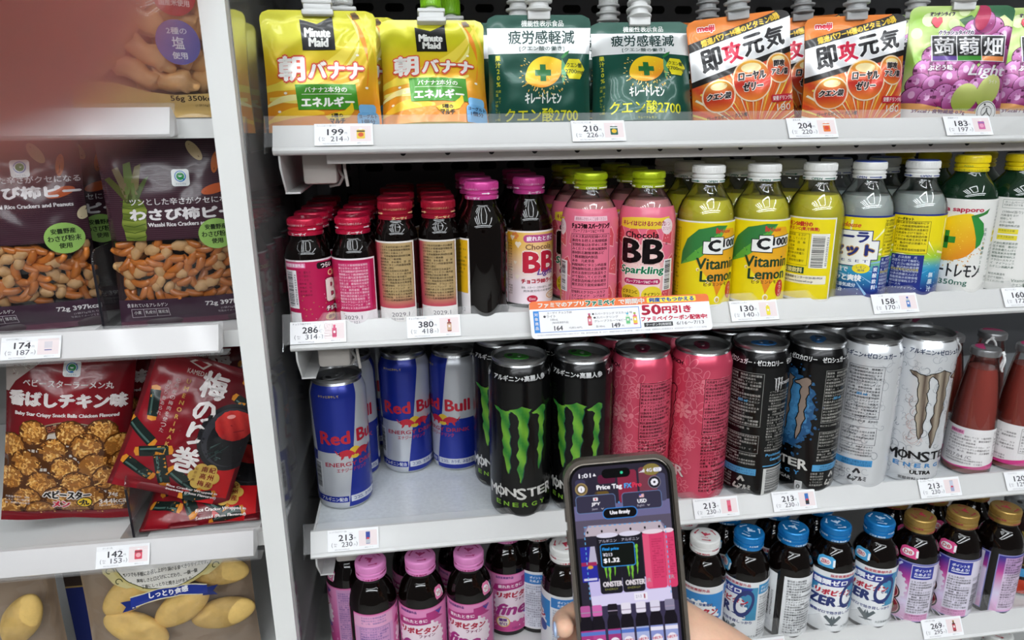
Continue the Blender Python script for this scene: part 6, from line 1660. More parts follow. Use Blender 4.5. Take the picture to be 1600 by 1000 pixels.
def art_wasabi(dy=0.0, W=108, H=172):
    a = Art(); BR = '38202a'
    a.rect(-W / 2, 0, W / 2, 25, '3a2534', 0); a.rect(-W / 2, 77, W / 2, H, BR, 0)
    a.rect(-W / 2, 77, -47, 82, BR, 0)
    k = 0
    y = 79
    while y < H - 8:      # woven line pattern of the print
        a.rect(-W / 2, y, W / 2, y + 0.5, '4a2e38', 0.4); y += 1.7
    # wasabi root
    def rt(x, y): return mixc('4a5a1e', '8a9640', (math.sin(y * 1.3) + 1) / 2 * 0.8)
    q = dy * 0.8
    a.poly(jag([(-38, 77), (-40, 90 + q * 0.3), (-39, 102 + q * 0.6), (-36, 112 + q), (-22, 112 + q), (-18, 102 + q * 0.6), (-20, 88 + q * 0.3), (-22, 77)], 3, 0.8), rt, 1)
    for i in range(7): a.line([(-39, 80 + i * 5), (-30, 78.5 + i * 5), (-20, 81 + i * 5)], 0.6, '3a4a1a', 1.3, fine=0)
    for (x1, y1, w, c) in ((-48, 128, 5, '4a4a24'), (-40, 136, 5, '6a5c44'), (-30, 140, 6, '5a6636'), (-21, 138, 5, '6e6444'), (-15, 128, 4, '46522a')):
        a.poly([(-31 - w / 2, 108 + q), (x1 - w / 2, y1 + q), (x1 + w / 2, y1 + q + 2), (-27 + w / 2, 108 + q)], c, 1.2)
    # printed nuts on the upper part
    for (x, y, r, rx, ry, c) in ((24, 150, -55, 9.5, 4.2, 'b8a078'), (40, 140, 80, 9, 3, 'a85a2a'), (38, 118, 15, 11, 4, 'b4542c'), (52, 100, 60, 6, 4, 'c8b898')):
        a.ell(x, y, rx, ry, c, 1.2, n=22, rot=r); a.line([(x - rx * 0.7 * math.cos(math.radians(r)), y - rx * 0.7 * math.sin(math.radians(r))), (x + rx * 0.7 * math.cos(math.radians(r)), y + rx * 0.7 * math.sin(math.radians(r)))], 0.5, '4a3020', 1.5)
    fam_icon(a, 12, 128 + dy * 0.5, 1.0, 2)
    TX = 'd8d2d4'
    a.T('ツンとした辛さがクセになる', 11, 109 + dy, 5.6, TX, 2, w=84, b=0.12); a.T('わさび柿ピー', 10, 98.5 + dy * 1.02, 9.5, TX, 2, w=84, b=0.75); a.T('Wasabi Rice Crackers and Peanuts', 14, 90 + dy * 0.9, 3.2, TX, 2, w=64, b=0.2)
    a.ell(36, 80, 14.5, 13, '8ab05a', 3, n=32)
    for tx, yy, h, w in (('安曇野産', 86, 4.4, 17), ('わさび粉末', 79.8, 5, 23.5), ('使用', 73.8, 4.4, 9)): a.T(tx, 36, yy, h, '2c3a22', 4, w=w, b=0.15)
    a.T('72g 397kcal', 35, 17.5, 5.2, TX, 2, w=34, b=0.2); a.T('(1袋72g当たり)', 40, 12.6, 2.4, 'a89aa4', 2, w=20); a.T('写真はイメージです。', 38, 9.4, 2.2, 'a89aa4', 2, w=22)
    a.T('含まれているアレルゲン', -30, 20, 3.6, TX, 2, w=34, b=0.05); a.frame(-44, 8.5, -13, 16.5, 0.4, 'b8aab4', 2); a.rect(-34, 8.5, -33.6, 16.5, 'b8aab4', 2); a.rect(-23.6, 8.5, -23.2, 16.5, 'b8aab4', 2)
    for i, tx in enumerate(('小麦', '乳成分', '落花生')): a.T(tx, -39 + i * 10.6, 13.2, 3.2, TX, 2.2, w=(6, 8.6, 8.6)[i])
    a.rect(-W / 2, 0, W / 2, 5, '50323e', 0.6)
    return a
wr, fr = make_bag('snack_bag', 'brown wasabi cracker bag with full title, next to the white panel', 108, 172, 20, art_wasabi(), 5, 'brown wasabi cracker bags', '2c1a22', clear_zone=(-54, 25, 54, 77), crease=0.9)
wr.location = (-0.2035, 0.648, ZL2); wr.rotation_euler = (-0.05, 0.0, 0.12)
wl, fl = make_bag('snack_bag', 'brown wasabi cracker bag cut by the left edge of the photo', 108, 172, 20, art_wasabi(20), 9, 'brown wasabi cracker bags', '2c1a22', clear_zone=(-54, 25, 54, 77), crease=1.6)
wl.location = (-0.3275, 0.648, ZL2); wl.rotation_euler = (-0.03, 0.0, 0.2)

# ---- peanuts and crescent crackers lying behind the clear windows
NUT = mat('roasted_peanut', 'cba06c', 0.5, var=0.18, bscale=220, bump=0.3)
CRK = mat('orange_rice_cracker', 'c0702c', 0.28, var=0.25, bscale=150, bump=0.25, coat=0.3)
def ellipsoid(rx, ry, rz, m, seg=14, ring=9, fn=None):
    v, f = [], []
    for j in range(ring + 1):
        t = PI * j / ring
        for k in range(seg):
            p = 2 * PI * k / seg
            x, y, z = rx * math.sin(t) * math.cos(p), ry * math.sin(t) * math.sin(p), rz * math.cos(t)
            if fn: x, y, z = fn(x, y, z)
            v.append((x, y, z))
    for j in range(ring):
        for k in range(seg):
            f.append((j * seg + k, (j + 1) * seg + k, (j + 1) * seg + (k + 1) % seg, j * seg + (k + 1) % seg))
    return Piece(v, f, m, None, True)
def seam(x, y, z):
    return x * (1 + 0.12 * math.cos(z * 900)), y - (0.0005 if abs(x) < 0.0008 else 0), z
NM = [make_mesh('peanut', ellipsoid(0.0045, 0.0042, 0.0066, NUT, fn=seam)), make_mesh('peanut', ellipsoid(0.0050, 0.0032, 0.0072, NUT, fn=seam)), make_mesh('peanut', ellipsoid(0.0042, 0.0040, 0.0056, NUT))]
def crescent(L, bend, r):
    n = 9
    P = [(bend * (1 - (2 * k / n - 1) ** 2), 0, (k / n - 0.5) * L) for k in range(n + 1)]
    return tube(P, [r * (0.45 + 0.55 * math.sin(PI * (0.08 + 0.84 * k / n))) for k in range(n + 1)], CRK, 10)
CM = [make_mesh('rice_cracker', crescent(0.0180, 0.0036, 0.0034)), make_mesh('rice_cracker', crescent(0.0165, 0.0024, 0.0038)), make_mesh('rice_cracker', crescent(0.0145, 0.0016, 0.0035))]
def fill_nuts(bag, f, side, seed, n=96):
    rnd = random.Random(seed)
    Mb = Matrix.LocRotScale(bag.location, bag.rotation_euler, None)
    pts = []
    tries = 0
    while len(pts) < n and tries < 9000:
        tries += 1
        x, y = rnd.uniform(-49, 49), rnd.uniform(27, 76)
        deep = len(pts) >= n * 0.72
        if any((x - p[0]) ** 2 + (y - p[1]) ** 2 < (6.2 if deep == p[2] else 0) ** 2 for p in pts): continue
        pts.append((x, y, deep))
    for (x, y, deep) in pts:
        X, Y, Z = f(np.array([x]), np.array([y]), 0.0)
        d = 0.0052 + rnd.uniform(0, 0.0012) + (0.0055 if deep else 0)
        p = Mb @ Vector((X[0], Y[0] + d, Z[0]))
        nutty = rnd.random() < 0.42
        o = bpy.data.objects.new('peanut' if nutty else 'rice_cracker', rnd.choice(NM if nutty else CM))
        COL.objects.link(o)
        o.location = p
        o.rotation_euler = (rnd.uniform(-0.25, 0.25), rnd.uniform(0, PI) if nutty else rnd.choice((rnd.gauss(1.35, 0.5), rnd.uniform(0, PI))), rnd.uniform(-0.4, 0.4) + (0 if rnd.random() < 0.5 else PI))
        if nutty: tag(o, 'pale roasted peanut behind the clear window of the %s brown wasabi bag' % side, 'peanut', 'peanuts in the %s wasabi bag' % side)
        else: tag(o, 'curved orange rice cracker behind the clear window of the %s brown wasabi bag' % side, 'rice cracker', 'rice crackers in the %s wasabi bag' % side)
dup(wr, (-0.205, 0.705, ZL2), 0.05, 'brown wasabi cracker bag behind the right one', rx=-0.03)
dup(wr, (-0.318, 0.705, ZL2), 0.10, 'brown wasabi cracker bag behind the left one', rx=-0.03)
fill_nuts(wr, fr, 'right', 4)
fill_nuts(wl, fl, 'left', 14)

# ---- big puffed rice crackers in a clear bag, top left
a = Art()
a.rect(-60, 0, 60, 17, 'b99a5e', 0); a.poly([(-60, 17), (60, 17), (60, 24), (46, 19), (20, 17.5), (0, 20), (-24, 27), (-60, 30)], 'b99a5e', 0.2)
a.T('56g 350kcal', 34, 14.5, 5.2, '33281a', 1, w=36, b=0.15); a.T('(1袋56g当たり)', 44, 9.5, 2.2, '5a4a30', 1, w=20)
a.ell(29, 57.5, 16.5, 17, '5a5c9c', 1, n=36)
for tx, yy, h, w in (('2種の', 66, 5, 15), ('塩', 57, 9, 9), ('使用', 47.5, 5.2, 11)): a.T(tx, 29, yy, h, 'dcdae4', 2, w=w, b=0.12)
a.ell(30, 93, 16, 16, 'a82a34', 1, n=36); a.T('国産米使用', 30, 87, 5, 'e0cccc', 2, w=22, b=0.12)
rice, frc = make_bag('snack_bag', 'clear bag of puffed rice crackers with blue round sticker, top left', 118, 170, 24, a, 21, None, 'b08a58', clear_zone=(-59, 17, 59, 165), crease=1.2)
rice.location = (-0.2095, 0.655, ZL1); rice.rotation_euler = (-0.05, 0, 0.15)
PUF = mat('puffed_rice_cracker', 'e4b074', 0.42, var=0.2, bscale=90, bump=0.5, coat=0.2)
def puffy(seed):
    r = random.Random(seed); A = [r.uniform(0, 6.28) for _ in range(5)]
    def fn(x, y, z):
        s = 1 + 0.12 * math.sin(x * 420 + A[0]) * math.cos(z * 300 + A[1]) + 0.10 * math.sin(z * 520 + A[2]) + 0.05 * math.sin(y * 700 + A[3])
        return x * s + 0.0015 * math.sin(z * 260 + A[4]), y * s, z * s
    g2 = lambda v, k: math.copysign(abs(v / k) ** 0.72, v) * k if k else v
    fn2 = lambda x, y, z: fn(g2(x, 0.0085), y, g2(z, 0.019))
    return make_mesh('puffed_cracker', ellipsoid(0.0085, 0.0065, 0.018 + 0.003 * r.random(), PUF, 22, 16, fn2))
PM_ = [puffy(k) for k in range(4)]
Mb = Matrix.LocRotScale(rice.location, rice.rotation_euler, None)
rnd = random.Random(3)
for i, (x, y, an) in enumerate(((20, 29, 100), (46, 32, 75), (-8, 36, 120), (-36, 40, 60), (6, 49, 125), (36, 60, 15), (-16, 62, 35), (10, 72, 130), (44, 45, 100), (-42, 70, 20), (28, 78, 110), (-8, 86, 70), (48, 80, 10), (16, 96, 95), (-36, 98, 50), (44, 104, 60), (-8, 110, 120), (22, 114, 30), (-36, 126, 90), (6, 132, 60), (30, 36, 150), (6, 38, 40), (-24, 52, 140), (52, 52, 60), (22, 62, 80), (-8, 74, 100), (40, 92, 140), (2, 98, 20), (30, 130, 100), (50, 118, 20))):
    X, Y, Z = frc(np.array([float(x)]), np.array([float(y)]), 0.0)
    o = bpy.data.objects.new('puffed_cracker', PM_[i % 4]); COL.objects.link(o)
    o.location = Mb @ Vector((X[0], Y[0] + 0.0095 + rnd.uniform(0, 0.002) + (0.012 if i > 19 else 0), Z[0])); o.rotation_euler = (rnd.uniform(-0.2, 0.2), math.radians(an), 0)
    tag(o, 'puffy golden rice cracker inside the clear bag at top left', 'rice cracker', 'puffed crackers in the clear bag')

# ---- red noodle-ball bag
def art_balls():
    a = Art(); W = 106
    def rd(x, y): return mixc('8c1a24', '5c1016', abs(x - 2) / 60)
    a.rect(-W / 2, 0, W / 2, 176, rd, 0)
    a.poly([(-W / 2, 162), (-18, 160), (-24, 152), (-44, 134), (-50, 124), (-W / 2, 124)], 'a89c96', 1)
    rnd = random.Random(3)
    for k in range(60):
        x, y = rnd.uniform(-52, -22), rnd.uniform(132, 160)
        if y > 134 + (x + 50) * 0.7: a.line([(x, y), (x + rnd.uniform(-3, 3), y + rnd.uniform(-3, 3))], 0.6, rnd.choice(('8a6a62', 'c8bcb4', '7a4a48')), 1.4)
    fam_icon(a, 2, 148, 1.0, 2)
    a.T('ベビースターラーメン丸', 0, 134, 6.4, 'd8ccca', 2, w=74, b=0.22); a.T('香ばしチキン味', 0, 119.5, 13, 'e0d6d4', 2, w=97, b=1.15); a.T('Baby Star Crispy Snack Balls Chicken Flavored', 0, 105.5, 4.0, 'd8ccca', 2, w=86, b=0.28)
    a.ell(2, 44, 55, 56, '8a7a62', 2, n=60); a.ell(2, 44, 54, 55, '4a1a1c', 2.2, n=60); a.ell(2, 44, 47, 47.5, '8a7a62', 2.4, n=56); a.ell(2, 44, 46, 46.5, 'b4aaa0', 2.6, n=56)
    for k in range(22):
        t = math.radians(40 + k * 5.2); a.T('己', 2 + 50.5 * math.cos(t), 44 + 51 * math.sin(t), 4.2, 'a85a30', 2.5, b=0.2, rot=math.degrees(t) - 90)
    a.rect(-W / 2, 9, W / 2, 70, '3c200f', 2.7) if W < 0 else None
    balls = []
    for row, (y, xs) in enumerate(((90, (-26, 2, 28)), (74, (-44, -12, 16, 42)), (58, (-30, -2, 26, 48)), (42, (-46, -16, 12, 38)), (26, (-34, -6, 22, 46)), (12, (-48, -20, 8, 36)))):
        for x in xs: balls.append((x + rnd.uniform(-3, 3), y + rnd.uniform(-3, 3)))
    a.poly([(-53, 8), (53, 8), (53, 62), (44, 76), (-44, 78), (-53, 60)], '4a2810', 2.8)
    for i, (x, y) in enumerate(balls):
        l = 3 + i * 0.12; r = rnd.uniform(11.2, 12.8)
        a.poly(jag([(x + (r + 1.4) * math.cos(t), y + (r + 1.4) * 0.95 * math.sin(t)) for t in [PI * k / 9 for k in range(18)]], i, 0.5, 2), '4e2a10', l)
        a.poly(jag([(x + r * math.cos(t), y + r * 0.95 * math.sin(t)) for t in [PI * k / 9 for k in range(18)]], i, 0.6, 2), '8e5a26', l + 0.01)
        for k in range(64):
            q, t = r * 0.9 * math.sqrt(rnd.random()), rnd.uniform(0, 6.28)
            cx, cy, d = x + q * math.cos(t), y + q * 0.95 * math.sin(t), rnd.uniform(0, PI)
            L = rnd.uniform(1.6, 3.2); b = rnd.uniform(-1, 1)
            pts = [(cx - L * math.cos(d), cy - L * math.sin(d)), (cx - b * math.sin(d), cy + b * math.cos(d)), (cx + L * math.cos(d), cy + L * math.sin(d))]
            a.line(pts, rnd.uniform(1.1, 1.6), rnd.choice(('c08038', 'd8a258', '9a5e26', 'cc9044', 'e2b46c', 'd09a50')), l + 0.02 + 0.0012 * k)
    a.T('ベビースター', 2, 28, 8, '18100e', 7, w=38, b=0.6, out=('e8e0da', 1.4), rot=-2); a.T('メン', -3, 18, 7, 'c8203a', 7, w=14, b=0.8, out=('f0e8e4', 1.2)); a.ell(16, 19, 6.6, 5.8, '18100e', 7, n=22); a.ell(16, 19, 5.8, 5.0, 'e8c22a', 7.3, n=22); a.T('丸', 16, 19, 6.4, '18100e', 7.6, w=7, b=0.4)
    a.T('74g', 40, 26, 5, 'e0d4c8', 7, b=0.2); a.T('344kcal', 40, 19, 5.4, 'e0d4c8', 7, w=24, b=0.2); a.micro(-50, 16, -28, 26, 2.4, 'e0d6d0', 7, 4); a.micro(28, 11, 50, 15.5, 2.0, 'e0d6d0', 7, 8)
    a.rect(-W / 2, 0, W / 2, 9, '70121c', 7.5)
    return a
bs, fbs = make_bag('snack_bag', 'red noodle ball snack bag leaning at the left, bowl of brown balls printed', 106, 174, 20, art_balls(), 31, None, '5a1016', crease=1.5, su=3.5)
bs.location = (-0.339, 0.652, ZL3 + 0.0125); bs.rotation_euler = (-0.10, 0.17, 0.18)

bs2 = dup(bs, (-0.330, 0.712, ZL3 + 0.014), 0.1, 'red noodle ball snack bag behind the leaning front one', rx=-0.05, ry=0.10)
# ---- red plum seaweed roll bags
def art_plum():
    a = Art(); W = 100
    def rd(x, y): return mixc('8a1420', '5a0e18', (x + 40) / 70)
    a.rect(-W / 2, 0, W / 2, 160, rd, 0)
    a.poly([(8, 0), (50, 0), (50, 66), (30, 52), (14, 30)], 'c01a20', 0.6)
    def roll(x, y, L, w, r, l):
        c, s_ = math.cos(math.radians(r)), math.sin(math.radians(r))
        def P(u, v): return (x + u * c - v * s_, y + u * s_ + v * c)
        a.poly([P(-L / 2 - 3, -w * 0.42), P(L / 2 + 3, -w * 0.42), P(L / 2 + 4.4, 0), P(L / 2 + 3, w * 0.42), P(-L / 2 - 3, w * 0.42), P(-L / 2 - 4.4, 0)], 'cf8428', l); a.poly([P(-L / 2, -w / 2), P(L / 2, -w / 2), P(L / 2, w / 2), P(-L / 2, w / 2)], '16221f', l + 0.2)
        a.poly([P(-L / 2 + 1, w * 0.12), P(L / 2 - 1, w * 0.12), P(L / 2 - 1, w * 0.3), P(-L / 2 + 1, w * 0.3)], '46605a', l + 0.4)
    for i, q in enumerate(((-40, 84, 24, 9.5, 100), (-42, 56, 26, 10, 150), (-26, 42, 26, 10, 20), (-14, 26, 30, 11, 115), (8, 20, 30, 11, 150), (-34, 22, 26, 10, 160), (42, 118, 20, 8, 150), (38, 104, 20, 8, 160), (44, 92, 18, 8, 100), (24, 6, 26, 10, 20))):
        roll(*q, 1 + 0.2 * i)
    a.poly([(-22, 128), (-14, 133), (-2, 130), (-8, 124)], 'c8b8b0', 3); a.poly([(-19, 128), (-14, 131), (-5, 129), (-9, 125.6)], '8a1420', 3.2); a.T('KAMEDA', -12, 120.6, 4, 'c8b8b0', 3, w=18)
    for i, (ch, y, h) in enumerate((('梅', 113, 23), ('の', 89, 19), ('り', 67, 21), ('巻', 41, 24))): a.T(ch, 6 - i * 1.0, y, h, 'e4dcda', 4, w=h * (0.98 if ch != 'り' else 0.66), b=1.0)
    a.TV('UMENORIMAKI', -17, 114, 5.2, 'c89a50', 4, step=6.6, b=0.15); a.TV('紀州産の梅肉を使った', -26, 112, 4.4, 'c0a8a6', 4, step=5.2); a.TV('梅のり巻あられ', -33, 108, 4.0, 'c0a8a6', 4, step=4.8)
    a.ell(36, 70, 30, 33, '1e1e22', 4, n=44); a.ell(36, 70, 26, 29, '34343a', 4.2, n=40); a.ell(38, 66, 22, 24, '1a1a1e', 4.4, n=36)
    rnd = random.Random(4)
    for k in range(60): a.line([(rnd.uniform(20, 50), rnd.uniform(46, 64)), (rnd.uniform(20, 50), rnd.uniform(46, 64))], 0.9, rnd.choice(('2c3c3a', '4a5e5c', '141c1c')), 4.6 + 0.001 * k) if k % 3 == 0 else None
    def um(x, y): return mixc('8a0e16', 'd83a34', 0.5 + math.sin(x * 0.5 + y * 0.3) * 0.25 + (y - 80) / 50)
    a.poly(jag([(36 + 18 * math.cos(t), 82 + 15 * math.sin(t)) for t in [PI * k / 12 for k in range(24)]], 5, 0.6, 2), um, 5); a.line([(26, 78), (33, 82), (37, 76), (46, 79)], 0.8, '7a0e16', 5.4); a.ell(30, 90, 4, 2, 'f0a09a', 5.5, n=12, rot=20)
    for k in range(6): a.ell(24 + 8.4 * math.cos(k * PI / 3), 28 + 8.4 * math.sin(k * PI / 3), 6.2, 6.2, 'c4a04a', 6, n=18)
    a.ell(24, 28, 10, 10, 'c4a04a', 6.1, n=20)
    for i, (tx, x) in enumerate((('紀州産', 30), ('南高梅', 23))): a.TV(tx, x, 39, 6.4, '7a1a18', 7, step=7.4, b=0.15)
    a.TV('和歌山県', 15.5, 37, 3.2, '8a5a2a', 7, step=4)
    a.T('Rice Cracker Wrapped in', 18, 11.5, 3.4, 'eee0de', 7, w=46, b=0.2); a.T('Seaweed (Plum Flavored)', 18, 6.6, 3.4, 'eee0de', 7, w=46, b=0.2)
    return a
pb, fpb = make_bag('snack_bag', 'red plum seaweed roll bag tilted in front, black plate with plum', 108, 134, 17, art_plum(), 44, 'red plum seaweed roll bags', '6a101a', crease=1.6, su=3.5)
pb.location = (-0.2405, 0.640, ZL3 + 0.034); pb.rotation_euler = (-0.16, 0.42, 0.15)
dup(pb, (-0.222, 0.785, ZL3 + 0.004), 0.10, 'red plum seaweed roll bag upright behind, its ribbed top seal showing', rx=-0.05, ry=-0.02)
dup(pb, (-0.214, 0.632, ZL3 + 0.004), 0.05, 'red plum seaweed roll bag lying flat under the tilted one', rx=-1.30, ry=0.0)
dup(pb, (-0.193, 0.825, ZL3 + 0.004), 0.0, 'red plum seaweed roll bag at the very back beside the white panel', rx=-0.04, ry=0.04)

# ---- sponge cake packs, bottom left
def shifted(a, dx, dy):
    for g in a.v:
        for q in g: q[:, 0] += dx; q[:, 1] += dy
    return a
def art_cake():
    a = Art()
    a.ell(2, 150, 50, 34, 'c8b878', 1, n=60); a.ell(2, 150, 47, 31.5, '4a4a28', 1.3, n=60); a.ell(2, 150, 46, 30.6, 'e2ded6', 1.5, n=60)
    for m in (-1, 1):
        a.poly([(2 + m * 44, 150), (2 + m * 60, 152), (2 + m * 58, 140), (2 + m * 50, 130), (2 + m * 38, 124), (2 + m * 30, 124)], 'cfc28a', 0.8)
        for (x, y, r) in ((52, 142, 5), (45, 131, 4), (54, 150, 3)):
            a.line([(2 + m * x + r * (1 - t * 0.7) * math.cos(t * 5), y + r * (1 - t * 0.7) * math.sin(t * 5)) for t in [i / 9 for i in range(10)]], 0.9, '4a4a28', 1.6)
    for tx, y, w in (('いつでも手軽にお召し上がり頂ける食べきりサイズです。', 137, 78), ('美味しさと口どけにこだわり、一個一個', 130.5, 56), ('丁寧にしっとりと焼き上げました。', 124, 48)): a.T(tx, 2, y, 4.0, '3a3832', 2, w=w, b=0.1)
    P, Q = [], []
    for k in range(17):
        x = -34 + 72 * k / 16; P.append((x, 119 - 0.004 * (x - 2) ** 2)); Q.append((x, 110 - 0.004 * (x - 2) ** 2))
    a.poly([(p[0], p[1] + 1) for p in P] + [(p[0], p[1] - 1) for p in Q[::-1]], 'd8d0b0', 2.4); a.poly(P + Q[::-1], '22348a', 2.8); a.T('しっとり食感', 2, 114.6, 6.0, 'e8e8ee', 3.2, w=36, b=0.35)
    for m in (-1, 1): a.poly([(2 + m * 33, 112), (2 + m * 46, 110), (2 + m * 41, 105.5), (2 + m * 45, 100), (2 + m * 31, 104)], '1a2a70', 2.5)
    return a
cake, fck = make_bag('snack_bag', 'clear pack of sponge cakes with ornate label and blue ribbon, bottom left', 160, 162, 24, shifted(art_cake(), 0, -10), 52, 'clear packs of sponge cakes', 'a08c78', clear_zone=(-79, 2, 79, 160), crease=2.0, su=3)
cake.location = (-0.262, 0.660, ZL4 + 0.001); cake.rotation_euler = (-0.08, 0.0, 0.16)
c2, fc2 = make_bag('snack_bag', 'clear pack of sponge cakes cut by the left edge, bottom left', 110, 160, 22, Art().rect(-50, 0, 50, 8, '8a3a2a', 0), 57, 'clear packs of sponge cakes', 'a08c78', clear_zone=(-54, 2, 54, 158), crease=2.0, su=4)
c2.location = (-0.424, 0.655, ZL4 + 0.001); c2.rotation_euler = (-0.06, 0.0, 0.25)
CK = mat('sponge_cake', 'e6c070', 0.7, var=0.14, bscale=120, bump=0.5)
def boat(x, y, z):
    return x * (1 - 0.1 * abs(z) / 0.03), y, z * 1.0
CKM = make_mesh('sponge_cake', ellipsoid(0.0175, 0.010, 0.033, CK, 22, 16, boat))
for i, (bag, f, x, y, an, lb) in enumerate(((cake, fck, -38, 101, 50, 'pale sponge cake at upper left in the clear pack with blue ribbon'), (cake, fck, 10, 79, 55, 'pale sponge cake in the middle of the clear pack with blue ribbon'),
                              (cake, fck, 46, 110, 100, 'pale sponge cake at upper right in the clear pack with blue ribbon'), (cake, fck, 48, 60, 80, 'pale sponge cake at lower right in the clear pack with blue ribbon'), (cake, fck, -36, 62, 120, 'pale sponge cake at lower left in the clear pack with blue ribbon'),
                              (c2, fc2, 22, 82, 30, 'pale sponge cake in the clear pack cut by the left edge'))):
    X, Y, Z = f(np.array([float(x)]), np.array([float(y)]), 0.0)
    o = bpy.data.objects.new('sponge_cake', CKM); COL.objects.link(o)
    o.location = Matrix.LocRotScale(bag.location, bag.rotation_euler, None) @ Vector((X[0], Y[0] + 0.0125, Z[0])); o.rotation_euler = (0.1, math.radians(an), 0.1)
    tag(o, lb, 'cake', 'sponge cakes in clear packs')
bx = thing('snack_carton', 'dark brown carton with white digits between the sponge cake packs', 'carton', (-0.366, 0.72, ZL4))
a = Art(); a.rect(-25, 0, 25, 150, '3c2a20', 0); a.ell(4, 118, 17, 19, '241a14', 1, n=30); a.T('10', 0, 121, 12, 'b8aa9a', 2, w=16, b=0.4); a.T('個入', 4, 107, 5, '9a8a7a', 2, w=10); a.frame(-6, 84, 12, 94, 0.8, 'b8aa9a', 1); a.T('個包装', 3, 89, 5, 'b8aa9a', 2, w=14); a.rect(-25, 0, 25, 72, '1c2c78', 1); a.rect(-25, 72, 25, 74, 'b89a5a', 1)
part('carton_body', [box(-0.025, 0.025, 0.0004, 0.06, 0, 0.15, mat('carton_brown', '3c2a20', 0.5))] + a.build(CARD, on_flat(0.0)), bx)

# ================================================================ the phone held up to the shelf, and the hand holding it
CR, CU, CF = Vector(_r), Vector(_u), Vector(_f)
cs, sn = math.cos(math.radians(5)), math.sin(math.radians(5))
PR, PU = CR * cs + CU * sn, CU * cs - CR * sn          # phone right, phone up
PC = Vector((0, 0, ZC)) + CR * 0.0786 - CU * 0.1691 + CF * 0.4876
MP = Matrix(((PR.x, CF.x, PU.x, PC.x), (PR.y, CF.y, PU.y, PC.y), (PR.z, CF.z, PU.z, PC.z), (0, 0, 0, 1)))
ph = thing('smartphone', 'smartphone in a clear grey case showing a price scanning screen, held in a hand', 'phone')
ph.matrix_world = MP
def slab(w, h, r, y0, y1, m, bev=0.0):
    P = rrect(-w / 2, -h / 2, w / 2, h / 2, r, 10)
    if not bev:
        return prism([(p[0] / 1000, p[1] / 1000) for p in P], 'y', y0 / 1000, y1 / 1000, m)
    v, f = [], []
    rings = [(0, bev, y0), (0, bev * 0.3, y0 + bev * 0.3), (0, 0, y0 + bev), (0, 0, y1 - bev), (0, bev * 0.3, y1 - bev * 0.3), (0, bev, y1)]
    n = len(P)
    for (_, ins, y) in rings:
        q = rrect(-w / 2 + ins, -h / 2 + ins, w / 2 - ins, h / 2 - ins, max(1, r - ins), 10)
        v += [(p[0] / 1000, y / 1000, p[1] / 1000) for p in q]
    for i in range(len(rings) - 1):
        for k in range(n): f.append((i * n + k, (i + 1) * n + k, (i + 1) * n + (k + 1) % n, i * n + (k + 1) % n))
    f.append(tuple(range(n))); f.append(tuple(range(len(rings) * n - 1, (len(rings) - 1) * n - 1, -1)))
    return Piece(v, f, m, None, True)
def ring(w, h, r, t, y0, y1, m):
    A = rrect(-w / 2, -h / 2, w / 2, h / 2, r, 10); B = rrect(-w / 2 + t, -h / 2 + t, w / 2 - t, h / 2 - t, r - t, 10); n = len(A)
    v = [(p[0] / 1000, y / 1000, p[1] / 1000) for y in (y0, y1) for P in (A, B) for p in P]; f = []
    for k in range(n):
        j = (k + 1) % n
        f += [(k, j, n + j, n + k), (2 * n + j, 2 * n + k, 3 * n + k, 3 * n + j), (j, k, 2 * n + k, 2 * n + j), (n + k, n + j, 3 * n + j, 3 * n + k)]
    return Piece(v, f, m, None, False)
TITAN = mat('phone_frame_metal', '8d857c', 0.3, 0.9)
CASE = mat('grey_clear_case', '6f675f', 0.25, coat=0.4, trans=0.35)
part('phone_body', [slab(71.5, 147.6, 12.5, -3.6, 4.2, TITAN, 1.4)], ph)
part('case', [ring(76.6, 152.6, 15, 2.6, -4.8, 5.6, CASE), slab(76.0, 152, 15, 4.4, 6.0, CASE),
              rbox(0.0380, 0.0392, -0.0015, 0.0015, 0.012, 0.032, CASE, 0.0005), rbox(-0.0392, -0.0380, -0.0015, 0.0015, 0.018, 0.028, CASE, 0.0005), rbox(-0.0392, -0.0380, -0.0015, 0.0015, 0.034, 0.044, CASE, 0.0005)], ph)
cg = part('cover_glass', [slab(69.2, 145.3, 11.5, -3.75, -3.5, mat('phone_black_glass', '050507', 0.05, coat=0.6))], ph)
# --- the lit picture: camera view with the app's panels
a = Art(); SW, SH = 65.6, 141.6
def mono(c): return c
a.poly(rrect(-SW / 2, -SH / 2, SW / 2, SH / 2, 10, 8), '2c2838', 0)
T0 = SH / 2
def yy(v): return T0 - v
# dim upper shelf scene
a.rect(-32.6, yy(37), 32.6, yy(26), '6e6a94', 0.4); a.rect(-32.6, yy(48), 32.6, yy(36), '5c5468', 0.45)
for (x, w, y0, y1, c) in ((-27, 7, 8, 28, '3c3a58'), (-19, 6, 3, 30, '2a2638'), (-9, 12, 6, 12, '5a1a38'), (-13, 10, 17, 26, '6a5426'), (5, 13, 4, 26, '8a2a44'), (19, 12, 3, 26, '7a3a4a'), (28, 6, 8, 27, '4a4a66')):
    a.rect(x - w / 2, yy(y1), x + w / 2, yy(y0), c, 0.5, r=2)
a.ell(22, yy(5), 6, 4, '8a7a40', 0.7); a.rect(-31, yy(26), -24, yy(12), '33384e', 0.6)
